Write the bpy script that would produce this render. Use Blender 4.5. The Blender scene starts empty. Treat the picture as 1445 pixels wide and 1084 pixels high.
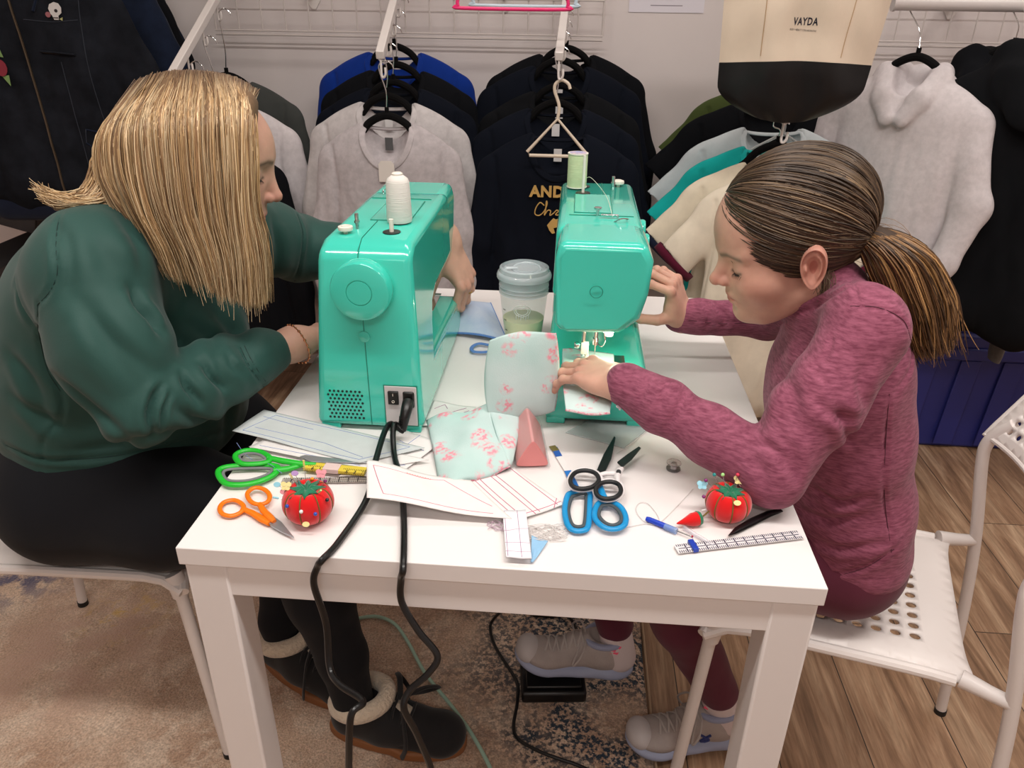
import bpy, bmesh, math, random
import numpy as np
from mathutils import Vector, Matrix, Euler
from mathutils.bvhtree import BVHTree
random.seed(7); np.random.seed(7)
SC = bpy.context.scene; COL = SC.collection
PI = math.pi
# ---------------------------------------------------------------- camera
CP = np.array([0.4457449, -0.68749394, 1.32205622]); YAW, PITCH, ROLL = 0.07455757, 0.46506117, 0.01381934
FPX, CX, CY = 1085.0, 722.5, 542.0
_f = np.array([-math.sin(YAW)*math.cos(PITCH), math.cos(YAW)*math.cos(PITCH), -math.sin(PITCH)])
_r0 = np.array([math.cos(YAW), math.sin(YAW), 0.0]); _u0 = np.cross(_r0, _f)
_r = _r0*math.cos(ROLL)+_u0*math.sin(ROLL); _u = -_r0*math.sin(ROLL)+_u0*math.cos(ROLL)
def ray(x, y): return _f+_r*(x-CX)/FPX-_u*(y-CY)/FPX
def at(x, y, ax, v):
    d = ray(x, y); t = (v-CP[ax])/d[ax]; return Vector((CP+d*t).tolist())
def aY(x, y, Y): return at(x, y, 1, Y)
def aZ(x, y, Z): return at(x, y, 2, Z)
def aT(x, y, up=0.0): return at(x, y, 2, .74+up)
cd = bpy.data.cameras.new('camera'); cam = bpy.data.objects.new('camera', cd); COL.objects.link(cam)
cam.matrix_world = Matrix(((_r[0], _u[0], -_f[0], CP[0]), (_r[1], _u[1], -_f[1], CP[1]), (_r[2], _u[2], -_f[2], CP[2]), (0, 0, 0, 1)))
cd.sensor_width = 36; cd.sensor_fit = 'HORIZONTAL'; cd.lens = 36*FPX/1445; cd.clip_start = .02
SC.camera = cam
# ---------------------------------------------------------------- materials
def lin(c):
    return tuple((v/255/12.92 if v/255 <= .04045 else ((v/255+.055)/1.055)**2.4) for v in c)
class NT:
    def __init__(s, name):
        s.m = bpy.data.materials.new(name); s.m.use_nodes = True; s.t = s.m.node_tree; s.b = s.t.nodes['Principled BSDF']
    def n(s, typ, **kw):
        n = s.t.nodes.new(typ)
        for k, v in kw.items():
            if k in n.inputs.keys() if not k.startswith('_') else False: n.inputs[k].default_value = v
            else: setattr(n, k.lstrip('_'), v)
        return n
    def l(s, a, ao, b, bi): s.t.links.new(a.outputs[ao], b.inputs[bi])
def mat(name, rgb, rough=.5, metal=0., spec=.5, noise=None, bump=None, sheen=0., trans=0., alpha=1., coat=0., sss=0., rgb2=None, emit=None, ior=None, detail=6., stretch=None):
    """noise=(scale, amount): colour variation; bump=(scale, strength, dist)"""
    k = NT(name); b = k.b; c = lin(rgb)
    b.inputs['Base Color'].default_value = (*c, 1); b.inputs['Roughness'].default_value = rough; b.inputs['Metallic'].default_value = metal
    b.inputs['Specular IOR Level'].default_value = spec; b.inputs['Sheen Weight'].default_value = sheen; b.inputs['Sheen Roughness'].default_value = .5
    b.inputs['Transmission Weight'].default_value = trans; b.inputs['Alpha'].default_value = alpha; b.inputs['Coat Weight'].default_value = coat; b.inputs['Coat Roughness'].default_value = .06
    if ior: b.inputs['IOR'].default_value = ior
    if sss:
        b.inputs['Subsurface Weight'].default_value = sss; b.inputs['Subsurface Radius'].default_value = (1, .3, .2); b.inputs['Subsurface Scale'].default_value = .006
    if emit: b.inputs['Emission Color'].default_value = (*lin(emit[0]), 1); b.inputs['Emission Strength'].default_value = emit[1]
    tc = k.n('ShaderNodeTexCoord'); vec = tc
    vo = 'Object'
    if stretch:
        mp = k.n('ShaderNodeMapping'); mp.inputs['Scale'].default_value = stretch; k.l(tc, 'Object', mp, 'Vector'); vec = mp; vo = 'Vector'
    if noise:
        n = k.n('ShaderNodeTexNoise', Scale=noise[0], Detail=detail, Roughness=.6); k.l(vec, vo, n, 'Vector')
        r = k.n('ShaderNodeValToRGB'); a = noise[1]
        c2 = lin(rgb2) if rgb2 else tuple(min(1, v*(1+a)) for v in c)
        r.color_ramp.elements[0].position = .35; r.color_ramp.elements[1].position = .65
        r.color_ramp.elements[0].color = (*(c if rgb2 else tuple(v*(1-a) for v in c)), 1); r.color_ramp.elements[1].color = (*c2, 1)
        k.l(n, 'Fac', r, 'Fac'); k.l(r, 'Color', b, 'Base Color')
    if bump:
        n = k.n('ShaderNodeTexNoise', Scale=bump[0], Detail=3.); k.l(vec, vo, n, 'Vector')
        bp = k.n('ShaderNodeBump', Strength=bump[1], Distance=bump[2] if len(bump) > 2 else .001); k.l(n, 'Fac', bp, 'Height'); k.l(bp, 'Normal', b, 'Normal')
    return k.m
def attr_mat(name, rough=.6, bump=None, attr='Col', spec=.4, sheen=0., sss=0.):
    k = NT(name); b = k.b; a = k.n('ShaderNodeAttribute', attribute_name=attr); k.l(a, 'Color', b, 'Base Color')
    b.inputs['Roughness'].default_value = rough; b.inputs['Specular IOR Level'].default_value = spec; b.inputs['Sheen Weight'].default_value = sheen
    if sss:
        b.inputs['Subsurface Weight'].default_value = sss; b.inputs['Subsurface Radius'].default_value = (1, .3, .2); b.inputs['Subsurface Scale'].default_value = .005
    if bump:
        tc = k.n('ShaderNodeTexCoord'); n = k.n('ShaderNodeTexNoise', Scale=bump[0], Detail=3.); k.l(tc, 'Object', n, 'Vector')
        bp = k.n('ShaderNodeBump', Strength=bump[1], Distance=bump[2]); k.l(n, 'Fac', bp, 'Height'); k.l(bp, 'Normal', b, 'Normal')
    return k.m
# ---------------------------------------------------------------- objects
def tag(o, label, cat, group=None, kind=None):
    o['label'] = label; o['category'] = cat
    if group: o['group'] = group
    if kind: o['kind'] = kind
    return o
def thing(name, label, cat, loc=(0, 0, 0), rotz=0., group=None):
    o = bpy.data.objects.new(name, None); COL.objects.link(o); o.location = loc; o.rotation_euler = (0, 0, rotz); o.empty_display_size = .05
    return tag(o, label, cat, group)
def keep(o, parent):
    """parent without moving (parent is unparented)"""
    o.parent = parent
    o.matrix_parent_inverse = parent_world(parent).inverted()
    return o
def parent_world(p):
    m = Matrix.LocRotScale(p.location, p.rotation_euler, p.scale)
    return m if p.parent is None else parent_world(p.parent) @ (p.matrix_parent_inverse @ m)
def copy_tree(o, parent=None):
    c = o.copy(); COL.objects.link(c); c.parent = parent
    for ch in [x for x in COL.objects if x.parent == o]: copy_tree(ch, c)
    return c
class MB:
    def __init__(s): s.v = []; s.f = []; s.m = []; s.cur = 0; s.col = None; s.cols = []
    def add(s, vs, fs):
        o = len(s.v); s.v += [tuple(v) for v in vs]; s.f += [tuple(i+o for i in f) for f in fs]; s.m += [s.cur]*len(fs)
        if s.col is not None: s.cols += [s.col]*len(vs)
        return s
    def box(s, c, size, rot=None, taper=1.):
        x, y, z = (v/2 for v in size); R = (Euler(rot).to_matrix() if isinstance(rot, tuple) else rot) if rot is not None else Matrix.Identity(3)
        vs = [R @ Vector((a*x*(taper if d > 0 else 1), b*y*(taper if d > 0 else 1), d*z))+Vector(c) for a, b, d in ((-1, -1, -1), (1, -1, -1), (1, 1, -1), (-1, 1, -1), (-1, -1, 1), (1, -1, 1), (1, 1, 1), (-1, 1, 1))]
        return s.add(vs, [(0, 3, 2, 1), (4, 5, 6, 7), (0, 1, 5, 4), (1, 2, 6, 5), (2, 3, 7, 6), (3, 0, 4, 7)])
    def tube(s, pts, r, seg=10, cap=True, flat=1., closed=False, up=None):
        pts = [Vector(p) for p in pts]; n = len(pts); rs = r if isinstance(r, (list, tuple)) else [r]*n
        prev = None; rings = []
        for i, p in enumerate(pts):
            a = pts[(i-1) % n] if (i > 0 or closed) else p; b = pts[(i+1) % n] if (i < n-1 or closed) else p
            t = (b-a)
            t = t.normalized() if t.length > 1e-9 else Vector((0, 0, 1))
            if prev is None:
                q = Vector(up) if up else (Vector((0, 0, 1)) if abs(t.z) < .9 else Vector((1, 0, 0)))
                u = (q-t*q.dot(t)).normalized()
            else:
                u = prev-t*prev.dot(t); u = u.normalized() if u.length > 1e-9 else prev
            prev = u; w = t.cross(u)
            rings.append([p+(u*math.cos(k*2*PI/seg)*flat+w*math.sin(k*2*PI/seg))*rs[i] for k in range(seg)])
        vs = [v for rg in rings for v in rg]; fs = []
        m = n if closed else n-1
        for i in range(m):
            for k in range(seg):
                a = i*seg+k; b = i*seg+(k+1) % seg; c = ((i+1) % n)*seg+(k+1) % seg; d = ((i+1) % n)*seg+k
                fs.append((a, b, c, d))
        if cap and not closed: fs.append(tuple(range(seg))[::-1]); fs.append(tuple((n-1)*seg+k for k in range(seg)))
        return s.add(vs, fs)
    def lathe(s, prof, c=(0, 0, 0), seg=24, R=None, sx=1., sy=1.):
        R = R if R is not None else Matrix.Identity(3); c = Vector(c); vs = []; fs = []; n = len(prof)
        for (r, z) in prof:
            for k in range(seg):
                a = 2*PI*k/seg; vs.append(R @ Vector((r*math.cos(a)*sx, r*math.sin(a)*sy, z))+c)
        for i in range(n-1):
            for k in range(seg):
                fs.append((i*seg+k, i*seg+(k+1) % seg, (i+1)*seg+(k+1) % seg, (i+1)*seg+k))
        if prof[0][0] > 1e-6: fs.append(tuple(range(seg))[::-1])
        if prof[-1][0] > 1e-6: fs.append(tuple((n-1)*seg+k for k in range(seg)))
        return s.add(vs, fs)
    def cyl(s, a, b, r, seg=16):
        return s.tube([a, b], r, seg)
    def ball(s, c, r, seg=12, sc=(1, 1, 1)):
        n = seg//2; return s.lathe([(max(1e-7, r*math.sin(PI*i/n)), -r*math.cos(PI*i/n)*sc[2]) for i in range(n+1)], c, seg, sx=sc[0], sy=sc[1])
    def prism(s, poly, h0, h1, M=None):
        """poly: 2d points; extruded from h0 to h1 along local z, M 4x4"""
        M = M or Matrix.Identity(4); n = len(poly)
        vs = [M @ Vector((x, y, h0)) for x, y in poly]+[M @ Vector((x, y, h1)) for x, y in poly]
        fs = [tuple(range(n))[::-1], tuple(range(n, 2*n))]+[(i, (i+1) % n, n+(i+1) % n, n+i) for i in range(n)]
        return s.add(vs, fs)
    def grid(s, fn, nu, nv, closeu=False):
        vs = [fn(i/(nu-(0 if closeu else 1)), j/(nv-1)) for j in range(nv) for i in range(nu)]; fs = []
        for j in range(nv-1):
            for i in range(nu if closeu else nu-1):
                fs.append((j*nu+i, j*nu+(i+1) % nu, (j+1)*nu+(i+1) % nu, (j+1)*nu+i))
        return s.add(vs, fs)
    def build(s, name, mats, parent=None, bevel=0., smooth=True, subsurf=0, solid=0., world=False, angle=.6, segs=2, recalc=False):
        me = bpy.data.meshes.new(name); me.from_pydata(s.v, [], s.f)
        mats = mats if isinstance(mats, (list, tuple)) else [mats]
        for m in mats: me.materials.append(m)
        if len(mats) > 1: me.polygons.foreach_set('material_index', s.m)
        if s.cols and len(s.cols) == len(s.v):
            at_ = me.color_attributes.new('Col', 'FLOAT_COLOR', 'POINT'); at_.data.foreach_set('color', [x for c in s.cols for x in (*c, 1)])
        if recalc:
            bm = bmesh.new(); bm.from_mesh(me); bmesh.ops.recalc_face_normals(bm, faces=bm.faces); bm.to_mesh(me); bm.free()
        if smooth:
            me.polygons.foreach_set('use_smooth', [True]*len(me.polygons))
        me.update()
        if smooth and not subsurf:
            me.set_sharp_from_angle(angle=angle)
        o = bpy.data.objects.new(name, me); COL.objects.link(o)
        if parent is not None:
            if world: keep(o, parent)
            else: o.parent = parent
        if solid: m = o.modifiers.new('solid', 'SOLIDIFY'); m.thickness = solid; m.offset = 0
        if bevel: m = o.modifiers.new('bevel', 'BEVEL'); m.width = bevel; m.segments = segs; m.limit_method = 'ANGLE'; m.angle_limit = .6; m.harden_normals = False
        if subsurf: m = o.modifiers.new('sub', 'SUBSURF'); m.levels = subsurf; m.render_levels = subsurf
        return o
def text_geo(txt, size, extrude=.0004, shear=0., spacing=1., bold=0.):
    cu = bpy.data.curves.new('lettering', 'FONT'); cu.body = txt; cu.size = size; cu.extrude = extrude; cu.align_x = 'CENTER'; cu.align_y = 'CENTER'; cu.shear = shear; cu.space_character = spacing; cu.offset = bold
    cu.resolution_u = 3
    o = bpy.data.objects.new('lettering', cu); COL.objects.link(o)
    bpy.context.view_layer.update(); me = bpy.data.meshes.new_from_object(o.evaluated_get(bpy.context.evaluated_depsgraph_get()))
    vs = [v.co.copy() for v in me.vertices]; fs = [tuple(p.vertices) for p in me.polygons]
    bpy.data.objects.remove(o); bpy.data.curves.remove(cu); bpy.data.meshes.remove(me)
    return vs, fs
def text_on(mb, txt, size, M, **kw):
    vs, fs = text_geo(txt, size, **kw); mb.add([M @ v for v in vs], fs); return mb
def catmull(P, n=8, closed=False):
    P = [Vector(p) for p in P]; out = []; N = len(P)
    for i in range(N if closed else N-1):
        p0 = P[(i-1) % N] if (closed or i > 0) else P[0]*2-P[1]; p1 = P[i]; p2 = P[(i+1) % N]; p3 = P[(i+2) % N] if (closed or i+2 < N) else P[-1]*2-P[-2]
        for k in range(n):
            t = k/n; out.append(.5*((2*p1)+(p2-p0)*t+(2*p0-5*p1+4*p2-p3)*t*t+(3*p1-p0-3*p2+p3)*t**3))
    if not closed: out.append(P[-1])
    return out
def lerp(a, b, t): return a+(b-a)*t
# ---------------------------------------------------------------- smooth noise in numpy
_pg = np.random.RandomState(3).rand(32, 32, 32)
def vnoise(P, sc):
    q = np.asarray(P)*sc; i = np.floor(q).astype(int); f = q-i; f = f*f*(3-2*f); r = 0
    for dx in (0, 1):
        for dy in (0, 1):
            for dz in (0, 1):
                w = (f[:, 0] if dx else 1-f[:, 0])*(f[:, 1] if dy else 1-f[:, 1])*(f[:, 2] if dz else 1-f[:, 2])
                r = r+w*_pg[(i[:, 0]+dx) % 32, (i[:, 1]+dy) % 32, (i[:, 2]+dz) % 32]
    return r*2-1
# ---------------------------------------------------------------- signed distance bodies
class SDF:
    """continuous organic surfaces: tapered capsules and ellipsoids blended smoothly, then meshed with surface nets"""
    def __init__(s, h): s.h = h; s.ops = []
    def cap(s, a, b, ra, rb=None, k=.02, sub=False):
        s.ops.append(('c', np.array(a, float), np.array(b, float), ra, rb if rb is not None else ra, k, sub)); return s
    def chain(s, pts, k=.02):
        for (a, ra), (b, rb) in zip(pts[:-1], pts[1:]): s.cap(a, b, ra, rb, k)
        return s
    def ell(s, c, r, R=None, k=.02, sub=False):
        s.ops.append(('e', np.array(c, float), np.array(r, float), np.array(R if R is not None else np.eye(3)), 0, k, sub)); return s
    def bounds(s):
        lo = np.full(3, 1e9); hi = -lo
        for o in s.ops:
            if o[6]: continue
            l, h = s._bb(o, 0); lo = np.minimum(lo, l); hi = np.maximum(hi, h)
        return lo-.02, hi+.02
    def _bb(s, o, m):
        if o[0] == 'c':
            l = np.minimum(o[1]-o[3], o[2]-o[4]); h = np.maximum(o[1]+o[3], o[2]+o[4])
        else:
            e = np.abs(o[3]) @ o[2]; l = o[1]-e; h = o[1]+e
        return l-m, h+m
    def mesh(s):
        lo, hi = s.bounds(); h = s.h; n = np.ceil((hi-lo)/h).astype(int)+2
        F = np.full(n, .05, np.float32)
        ax = [lo[i]+h*np.arange(n[i]) for i in range(3)]
        for o in s.ops:
            k = o[5]; m = k+4*h; l, hh = s._bb(o, m); a = np.clip(((l-lo)/h).astype(int), 0, n); b = np.clip(((hh-lo)/h).astype(int)+1, 0, n)
            if (b <= a).any(): continue
            sl = tuple(slice(a[i], b[i]) for i in range(3))
            X, Y, Z = np.meshgrid(ax[0][sl[0]], ax[1][sl[1]], ax[2][sl[2]], indexing='ij')
            if o[0] == 'c':
                A, B = o[1], o[2]; d = B-A; L = max(1e-12, d @ d)
                t = np.clip(((X-A[0])*d[0]+(Y-A[1])*d[1]+(Z-A[2])*d[2])/L, 0, 1)
                D = np.sqrt((X-A[0]-t*d[0])**2+(Y-A[1]-t*d[1])**2+(Z-A[2]-t*d[2])**2)-(o[3]+(o[4]-o[3])*t)
            else:
                R = o[3]; x, y, z = X-o[1][0], Y-o[1][1], Z-o[1][2]
                u = (R[0, 0]*x+R[1, 0]*y+R[2, 0]*z)/o[2][0]; v = (R[0, 1]*x+R[1, 1]*y+R[2, 1]*z)/o[2][1]; w = (R[0, 2]*x+R[1, 2]*y+R[2, 2]*z)/o[2][2]
                k0 = np.sqrt(u*u+v*v+w*w); k1 = np.sqrt((u/o[2][0])**2+(v/o[2][1])**2+(w/o[2][2])**2)+1e-9
                D = k0*(k0-1)/k1
            G = F[sl]
            if o[6]:
                hh_ = np.maximum(k-np.abs(-D-G), 0)/k; F[sl] = np.maximum(G, -D)+hh_*hh_*k*.25
            else:
                hh_ = np.maximum(k-np.abs(D-G), 0)/k; F[sl] = np.minimum(G, D)-hh_*hh_*k*.25
        F[0] = F[-1] = .05; F[:, 0] = F[:, -1] = .05; F[:, :, 0] = F[:, :, -1] = .05
        ins = F < 0; nc = n-1
        acc = np.zeros((*nc, 3), np.float32); cnt = np.zeros(nc, np.int32)
        def corner(dx, dy, dz): return (slice(dx, dx+nc[0]), slice(dy, dy+nc[1]), slice(dz, dz+nc[2]))
        for axis in range(3):
            o1, o2 = [i for i in range(3) if i != axis]
            for p in (0, 1):
                for q in (0, 1):
                    d0 = [0, 0, 0]; d0[o1] = p; d0[o2] = q; d1 = list(d0); d1[axis] = 1
                    f0 = F[corner(*d0)]; f1 = F[corner(*d1)]; mk = (f0 < 0) != (f1 < 0)
                    w = np.where(mk, f0/(f0-f1+1e-12), 0)
                    acc[..., axis] += w; acc[..., o1] += mk*p; acc[..., o2] += mk*q; cnt += mk
        act = cnt > 0; idx = np.full(nc, -1, np.int64); idx[act] = np.arange(act.sum())
        ijk = np.argwhere(act); V = lo+(ijk+acc[act]/cnt[act][:, None])*h
        faces = []
        for axis in range(3):
            o1, o2 = (axis+1) % 3, (axis+2) % 3
            s0 = [slice(0, n[i]) for i in range(3)]; s1 = list(s0); s0[axis] = slice(0, n[axis]-1); s1[axis] = slice(1, n[axis])
            a = ins[tuple(s0)]; b = ins[tuple(s1)]; e = np.argwhere(a != b)
            e = e[(e[:, o1] > 0) & (e[:, o2] > 0) & (e[:, o1] < nc[o1]) & (e[:, o2] < nc[o2])]
            d1 = np.zeros(3, int); d1[o1] = 1; d2 = np.zeros(3, int); d2[o2] = 1
            q = [idx[tuple((e-x).T)] for x in (d1*0, d1, d1+d2, d2)]
            Q = np.stack(q, 1); fl = a[tuple(e.T)]; Q[~fl] = Q[~fl][:, ::-1]; faces.append(Q)
        return V, np.concatenate(faces)
def smooth_v(V, Q, it=4, lam=.5, mask=None):
    n = len(V); E = np.concatenate([Q[:, [0, 1]], Q[:, [1, 2]], Q[:, [2, 3]], Q[:, [3, 0]]]); deg = np.bincount(E.ravel(), minlength=n)[:, None]
    for _ in range(it):
        for l in (lam, -lam*.95):
            S = np.stack([np.bincount(E[:, 0], V[E[:, 1], c], n)+np.bincount(E[:, 1], V[E[:, 0], c], n) for c in range(3)], 1)
            D = (S/np.maximum(deg, 1)-V)*l
            V = V+(D if mask is None else D*mask[:, None])
    return V
def normals(V, Q):
    N = np.cross(V[Q[:, 2]]-V[Q[:, 0]], V[Q[:, 3]]-V[Q[:, 1]]); out = np.zeros_like(V)
    for k in range(4):
        for c in range(3): out[:, c] += np.bincount(Q[:, k], N[:, c], len(V))
    return out/(np.linalg.norm(out, axis=1)[:, None]+1e-12)
def seg_d(P, pts):
    """distance from points to a polyline, and the parameter 0..1 along it"""
    best = np.full(len(P), 1e9); tt = np.zeros(len(P)); n = len(pts)-1
    for i in range(n):
        a = np.array(pts[i], float); d = np.array(pts[i+1], float)-a; t = np.clip((P-a) @ d/max(1e-12, d @ d), 0, 1)
        q = np.linalg.norm(P-a-t[:, None]*d, axis=1); m = q < best; best[m] = q[m]; tt[m] = (i+t[m])/n
    return best, tt
def vq_obj(name, V, Q, mats, parent=None, cols=None, mi=None, world=True):
    me = bpy.data.meshes.new(name); me.vertices.add(len(V)); me.vertices.foreach_set('co', np.asarray(V, np.float32).ravel())
    me.loops.add(Q.size); me.loops.foreach_set('vertex_index', Q.astype(np.int32).ravel()); me.polygons.add(len(Q))
    me.polygons.foreach_set('loop_start', (np.arange(len(Q))*Q.shape[1]).astype(np.int32)); me.update(calc_edges=True)
    me.polygons.foreach_set('use_smooth', [True]*len(Q))
    for m in (mats if isinstance(mats, (list, tuple)) else [mats]): me.materials.append(m)
    if mi is not None: me.polygons.foreach_set('material_index', np.asarray(mi, np.int32))
    if cols is not None:
        a = me.color_attributes.new('Col', 'FLOAT_COLOR', 'POINT'); a.data.foreach_set('color', np.concatenate([cols, np.ones((len(V), 1))], 1).astype(np.float32).ravel())
    me.validate(); o = bpy.data.objects.new(name, me); COL.objects.link(o)
    if parent is not None: keep(o, parent) if world else setattr(o, 'parent', parent)
    return o
def bvh_of(V, Q): return BVHTree.FromPolygons([tuple(v) for v in V], [tuple(int(i) for i in q) for q in Q])
def hit(bvh, x, y):
    d = Vector(ray(x, y).tolist()).normalized(); r = bvh.ray_cast(Vector(CP.tolist()), d)
    return r[0]
def creases(V, Q, lines, it=1):
    """lines: list of (pixel polyline, width, depth, lift): fold valleys pressed into the cloth, with a soft ridge beside them"""
    bv = bvh_of(V, Q); N = normals(V, Q); out = V.copy()
    for pl, w, dep, lift in lines:
        pts = [hit(bv, *p) for p in catmull2(pl)]
        pts = [p for p in pts if p is not None]
        if len(pts) < 2: continue
        # keep a continuous run
        d, t = seg_d(V, [tuple(p) for p in pts]); e = np.clip(np.sin(PI*np.clip(t, .02, .98)), 0, 1)**.5
        out -= N*(dep*e*np.exp(-(d/w)**2))[:, None]; out += N*(lift*e*np.exp(-((d-2.2*w)/(1.4*w))**2))[:, None]
    return out
def catmull2(pl, n=6):
    if len(pl) < 3: n = 10
    return [(p.x, p.y) for p in catmull([(x, y, 0) for x, y in pl], n)]
def rotm(ax, ay, az): return np.array(Euler((ax, ay, az)).to_matrix())
# ================================================================ the room
def floor_mat():
    k = NT('oak_planks'); b = k.b; tc = k.n('ShaderNodeTexCoord'); sep = k.n('ShaderNodeSeparateXYZ'); k.l(tc, 'Object', sep, 0)
    cmb = k.n('ShaderNodeCombineXYZ'); k.l(sep, 'Y', cmb, 'X'); k.l(sep, 'X', cmb, 'Y')
    br = k.n('ShaderNodeTexBrick', Scale=1., **{'Mortar Size': .0012, 'Brick Width': 1.2, 'Row Height': .18, 'Bias': 0., 'Mortar Smooth': .1}); br.offset = .37
    k.l(cmb, 0, br, 'Vector'); br.inputs['Color1'].default_value = (0, 0, 0, 1); br.inputs['Color2'].default_value = (1, 1, 1, 1); br.inputs['Mortar'].default_value = (.5, .5, .5, 1)
    # grain: noise stretched along the plank, offset per plank
    off = k.n('ShaderNodeVectorMath', operation='SCALE'); k.l(br, 'Color', off, 0); off.inputs['Scale'].default_value = 7.
    add = k.n('ShaderNodeVectorMath', operation='ADD'); k.l(tc, 'Object', add, 0); k.l(off, 0, add, 1)
    mp = k.n('ShaderNodeMapping'); mp.inputs['Scale'].default_value = (15, 1.5, 1); k.l(add, 0, mp, 'Vector')
    n1 = k.n('ShaderNodeTexNoise', Scale=1.6, Detail=9., Roughness=.62, Distortion=.9); k.l(mp, 0, n1, 'Vector')
    mp2 = k.n('ShaderNodeMapping'); mp2.inputs['Scale'].default_value = (110, 6, 1); k.l(add, 0, mp2, 'Vector')
    n2 = k.n('ShaderNodeTexNoise', Scale=1., Detail=6., Roughness=.7, Distortion=.3); k.l(mp2, 0, n2, 'Vector')
    r1 = k.n('ShaderNodeValToRGB'); e = r1.color_ramp.elements; e[0].position = .3; e[0].color = (*lin((120, 92, 70)), 1); e[1].position = .72; e[1].color = (*lin((200, 170, 140)), 1)
    m_ = r1.color_ramp.elements.new(.5); m_.color = (*lin((162, 128, 100)), 1)
    k.l(n1, 'Fac', r1, 'Fac')
    r2 = k.n('ShaderNodeValToRGB'); e = r2.color_ramp.elements; e[0].position = .35; e[0].color = (.62, .58, .54, 1); e[1].position = .62; e[1].color = (1.12, 1.12, 1.12, 1); k.l(n2, 'Fac', r2, 'Fac')
    mx = k.n('ShaderNodeMix', data_type='RGBA', blend_type='MULTIPLY'); mx.inputs[0].default_value = .85; k.l(r1, 'Color', mx, 6); k.l(r2, 'Color', mx, 7)
    hs = k.n('ShaderNodeHueSaturation'); mr = k.n('ShaderNodeMapRange'); mr.inputs['To Min'].default_value = .86; mr.inputs['To Max'].default_value = 1.14; k.l(br, 'Color', mr, 0); k.l(mr, 0, hs, 'Value'); k.l(mx, 2, hs, 'Color')
    fin = k.n('ShaderNodeMix', data_type='RGBA'); fin.inputs[7].default_value = (.03, .02, .015, 1); k.l(br, 'Fac', fin, 0); k.l(hs, 0, fin, 6); k.l(fin, 2, b, 'Base Color')
    b.inputs['Roughness'].default_value = .42
    bp = k.n('ShaderNodeBump', Strength=.3, Distance=.0008); k.l(n2, 'Fac', bp, 'Height'); k.l(bp, 0, b, 'Normal')
    return k.m
def rug_mat():
    k = NT('rug_pile'); b = k.b; tc = k.n('ShaderNodeTexCoord')
    def noise(sc, det=5., rough=.6, dist=0.):
        n = k.n('ShaderNodeTexNoise', Scale=sc, Detail=det, Roughness=rough, Distortion=dist); k.l(tc, 'Object', n, 'Vector'); return n
    def ramp(src, p0, p1, c0=(0, 0, 0, 1), c1=(1, 1, 1, 1), out='Fac'):
        r = k.n('ShaderNodeValToRGB'); r.color_ramp.elements[0].position = p0; r.color_ramp.elements[1].position = p1; r.color_ramp.elements[0].color = c0; r.color_ramp.elements[1].color = c1; k.l(src, out, r, 'Fac'); return r
    def mix(a, b_, f, blend='MIX', fac=None):
        m = k.n('ShaderNodeMix', data_type='RGBA', blend_type=blend)
        if f is None: m.inputs[0].default_value = fac
        else: k.l(f[0], f[1], m, 0)
        for s, sock in ((a, 6), (b_, 7)):
            if isinstance(s, tuple) and len(s) == 2 and not isinstance(s[0], (int, float)): k.l(s[0], s[1], m, sock)
            else: m.inputs[sock].default_value = (*s, 1)
        return (m, 2)
    def mul(a, b2):
        m = k.n('ShaderNodeMath', operation='MULTIPLY'); k.l(a[0], a[1], m, 0); k.l(b2[0], b2[1], m, 1); return (m, 0)
    base = ramp(noise(5, 6, .65), .32, .68, (*lin((184, 150, 126)), 1), (*lin((226, 200, 178)), 1))
    n = noise(14, 5, .7); tint = ramp(n, .48, .60, (0, 0, 0, 1), (1, 1, 1, 1))
    col = mix((base, 'Color'), lin((224, 202, 182)), (tint, 'Color'))
    fine = ramp(noise(260, 2, .5), .3, .75, (.60, .56, .52, 1), (1.25, 1.23, 1.2, 1)); col = mix(col, (fine, 'Color'), None, 'MULTIPLY', .85)
    # where the worn blue pattern lies: to the right under the table, plus small patches
    sep = k.n('ShaderNodeSeparateXYZ'); k.l(tc, 'Object', sep, 0)
    mx = k.n('ShaderNodeMapRange'); mx.inputs['From Min'].default_value = .02; mx.inputs['From Max'].default_value = .42; k.l(sep, 'X', mx, 0)
    big = ramp(noise(4.3, 4, .6, .6), .40, .56); speck = ramp(noise(85, 3, .7), .44, .54)
    blue = mul(mul((big, 'Color'), (speck, 'Color')), (mx, 0)); col = mix(col, lin((38, 52, 66)), blue)
    # purple blue patch by the left chair and a sand yellow splash
    def spot(x, y, r0, sc, lo, hi):
        d = k.n('ShaderNodeVectorMath', operation='DISTANCE'); k.l(tc, 'Object', d, 0); d.inputs[1].default_value = (x, y, .01)
        m = k.n('ShaderNodeMapRange'); m.inputs['From Min'].default_value = r0; m.inputs['From Max'].default_value = r0*.4; k.l(d, 'Value', m, 0)
        s = ramp(noise(sc, 4, .7), lo, hi); return mul((m, 0), (s, 'Color'))
    p = aZ(30, 800, .01); col = mix(col, lin((104, 96, 116)), spot(p.x, p.y, .20, 22, .46, .58))
    p = aZ(45, 775, .01); col = mix(col, lin((120, 60, 80)), spot(p.x, p.y, .12, 40, .5, .6))
    p = aZ(175, 870, .01); col = mix(col, lin((214, 176, 104)), spot(p.x, p.y, .12, 18, .5, .62))
    p = aZ(0, 725, .01); col = mix(col, lin((84, 100, 120)), spot(p.x, p.y, .16, 24, .46, .58))
    p = aZ(100, 925, .01); col = mix(col, lin((200, 166, 146)), spot(p.x, p.y, .25, 12, .4, .6))
    k.l(col[0], col[1], b, 'Base Color'); b.inputs['Roughness'].default_value = .95; b.inputs['Specular IOR Level'].default_value = .1; b.inputs['Sheen Weight'].default_value = .3
    h = k.n('ShaderNodeMath', operation='ADD'); a1 = noise(180, 3, .6); a2 = noise(30, 4, .6); k.l(a1, 'Fac', h, 0); k.l(a2, 'Fac', h, 1)
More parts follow.
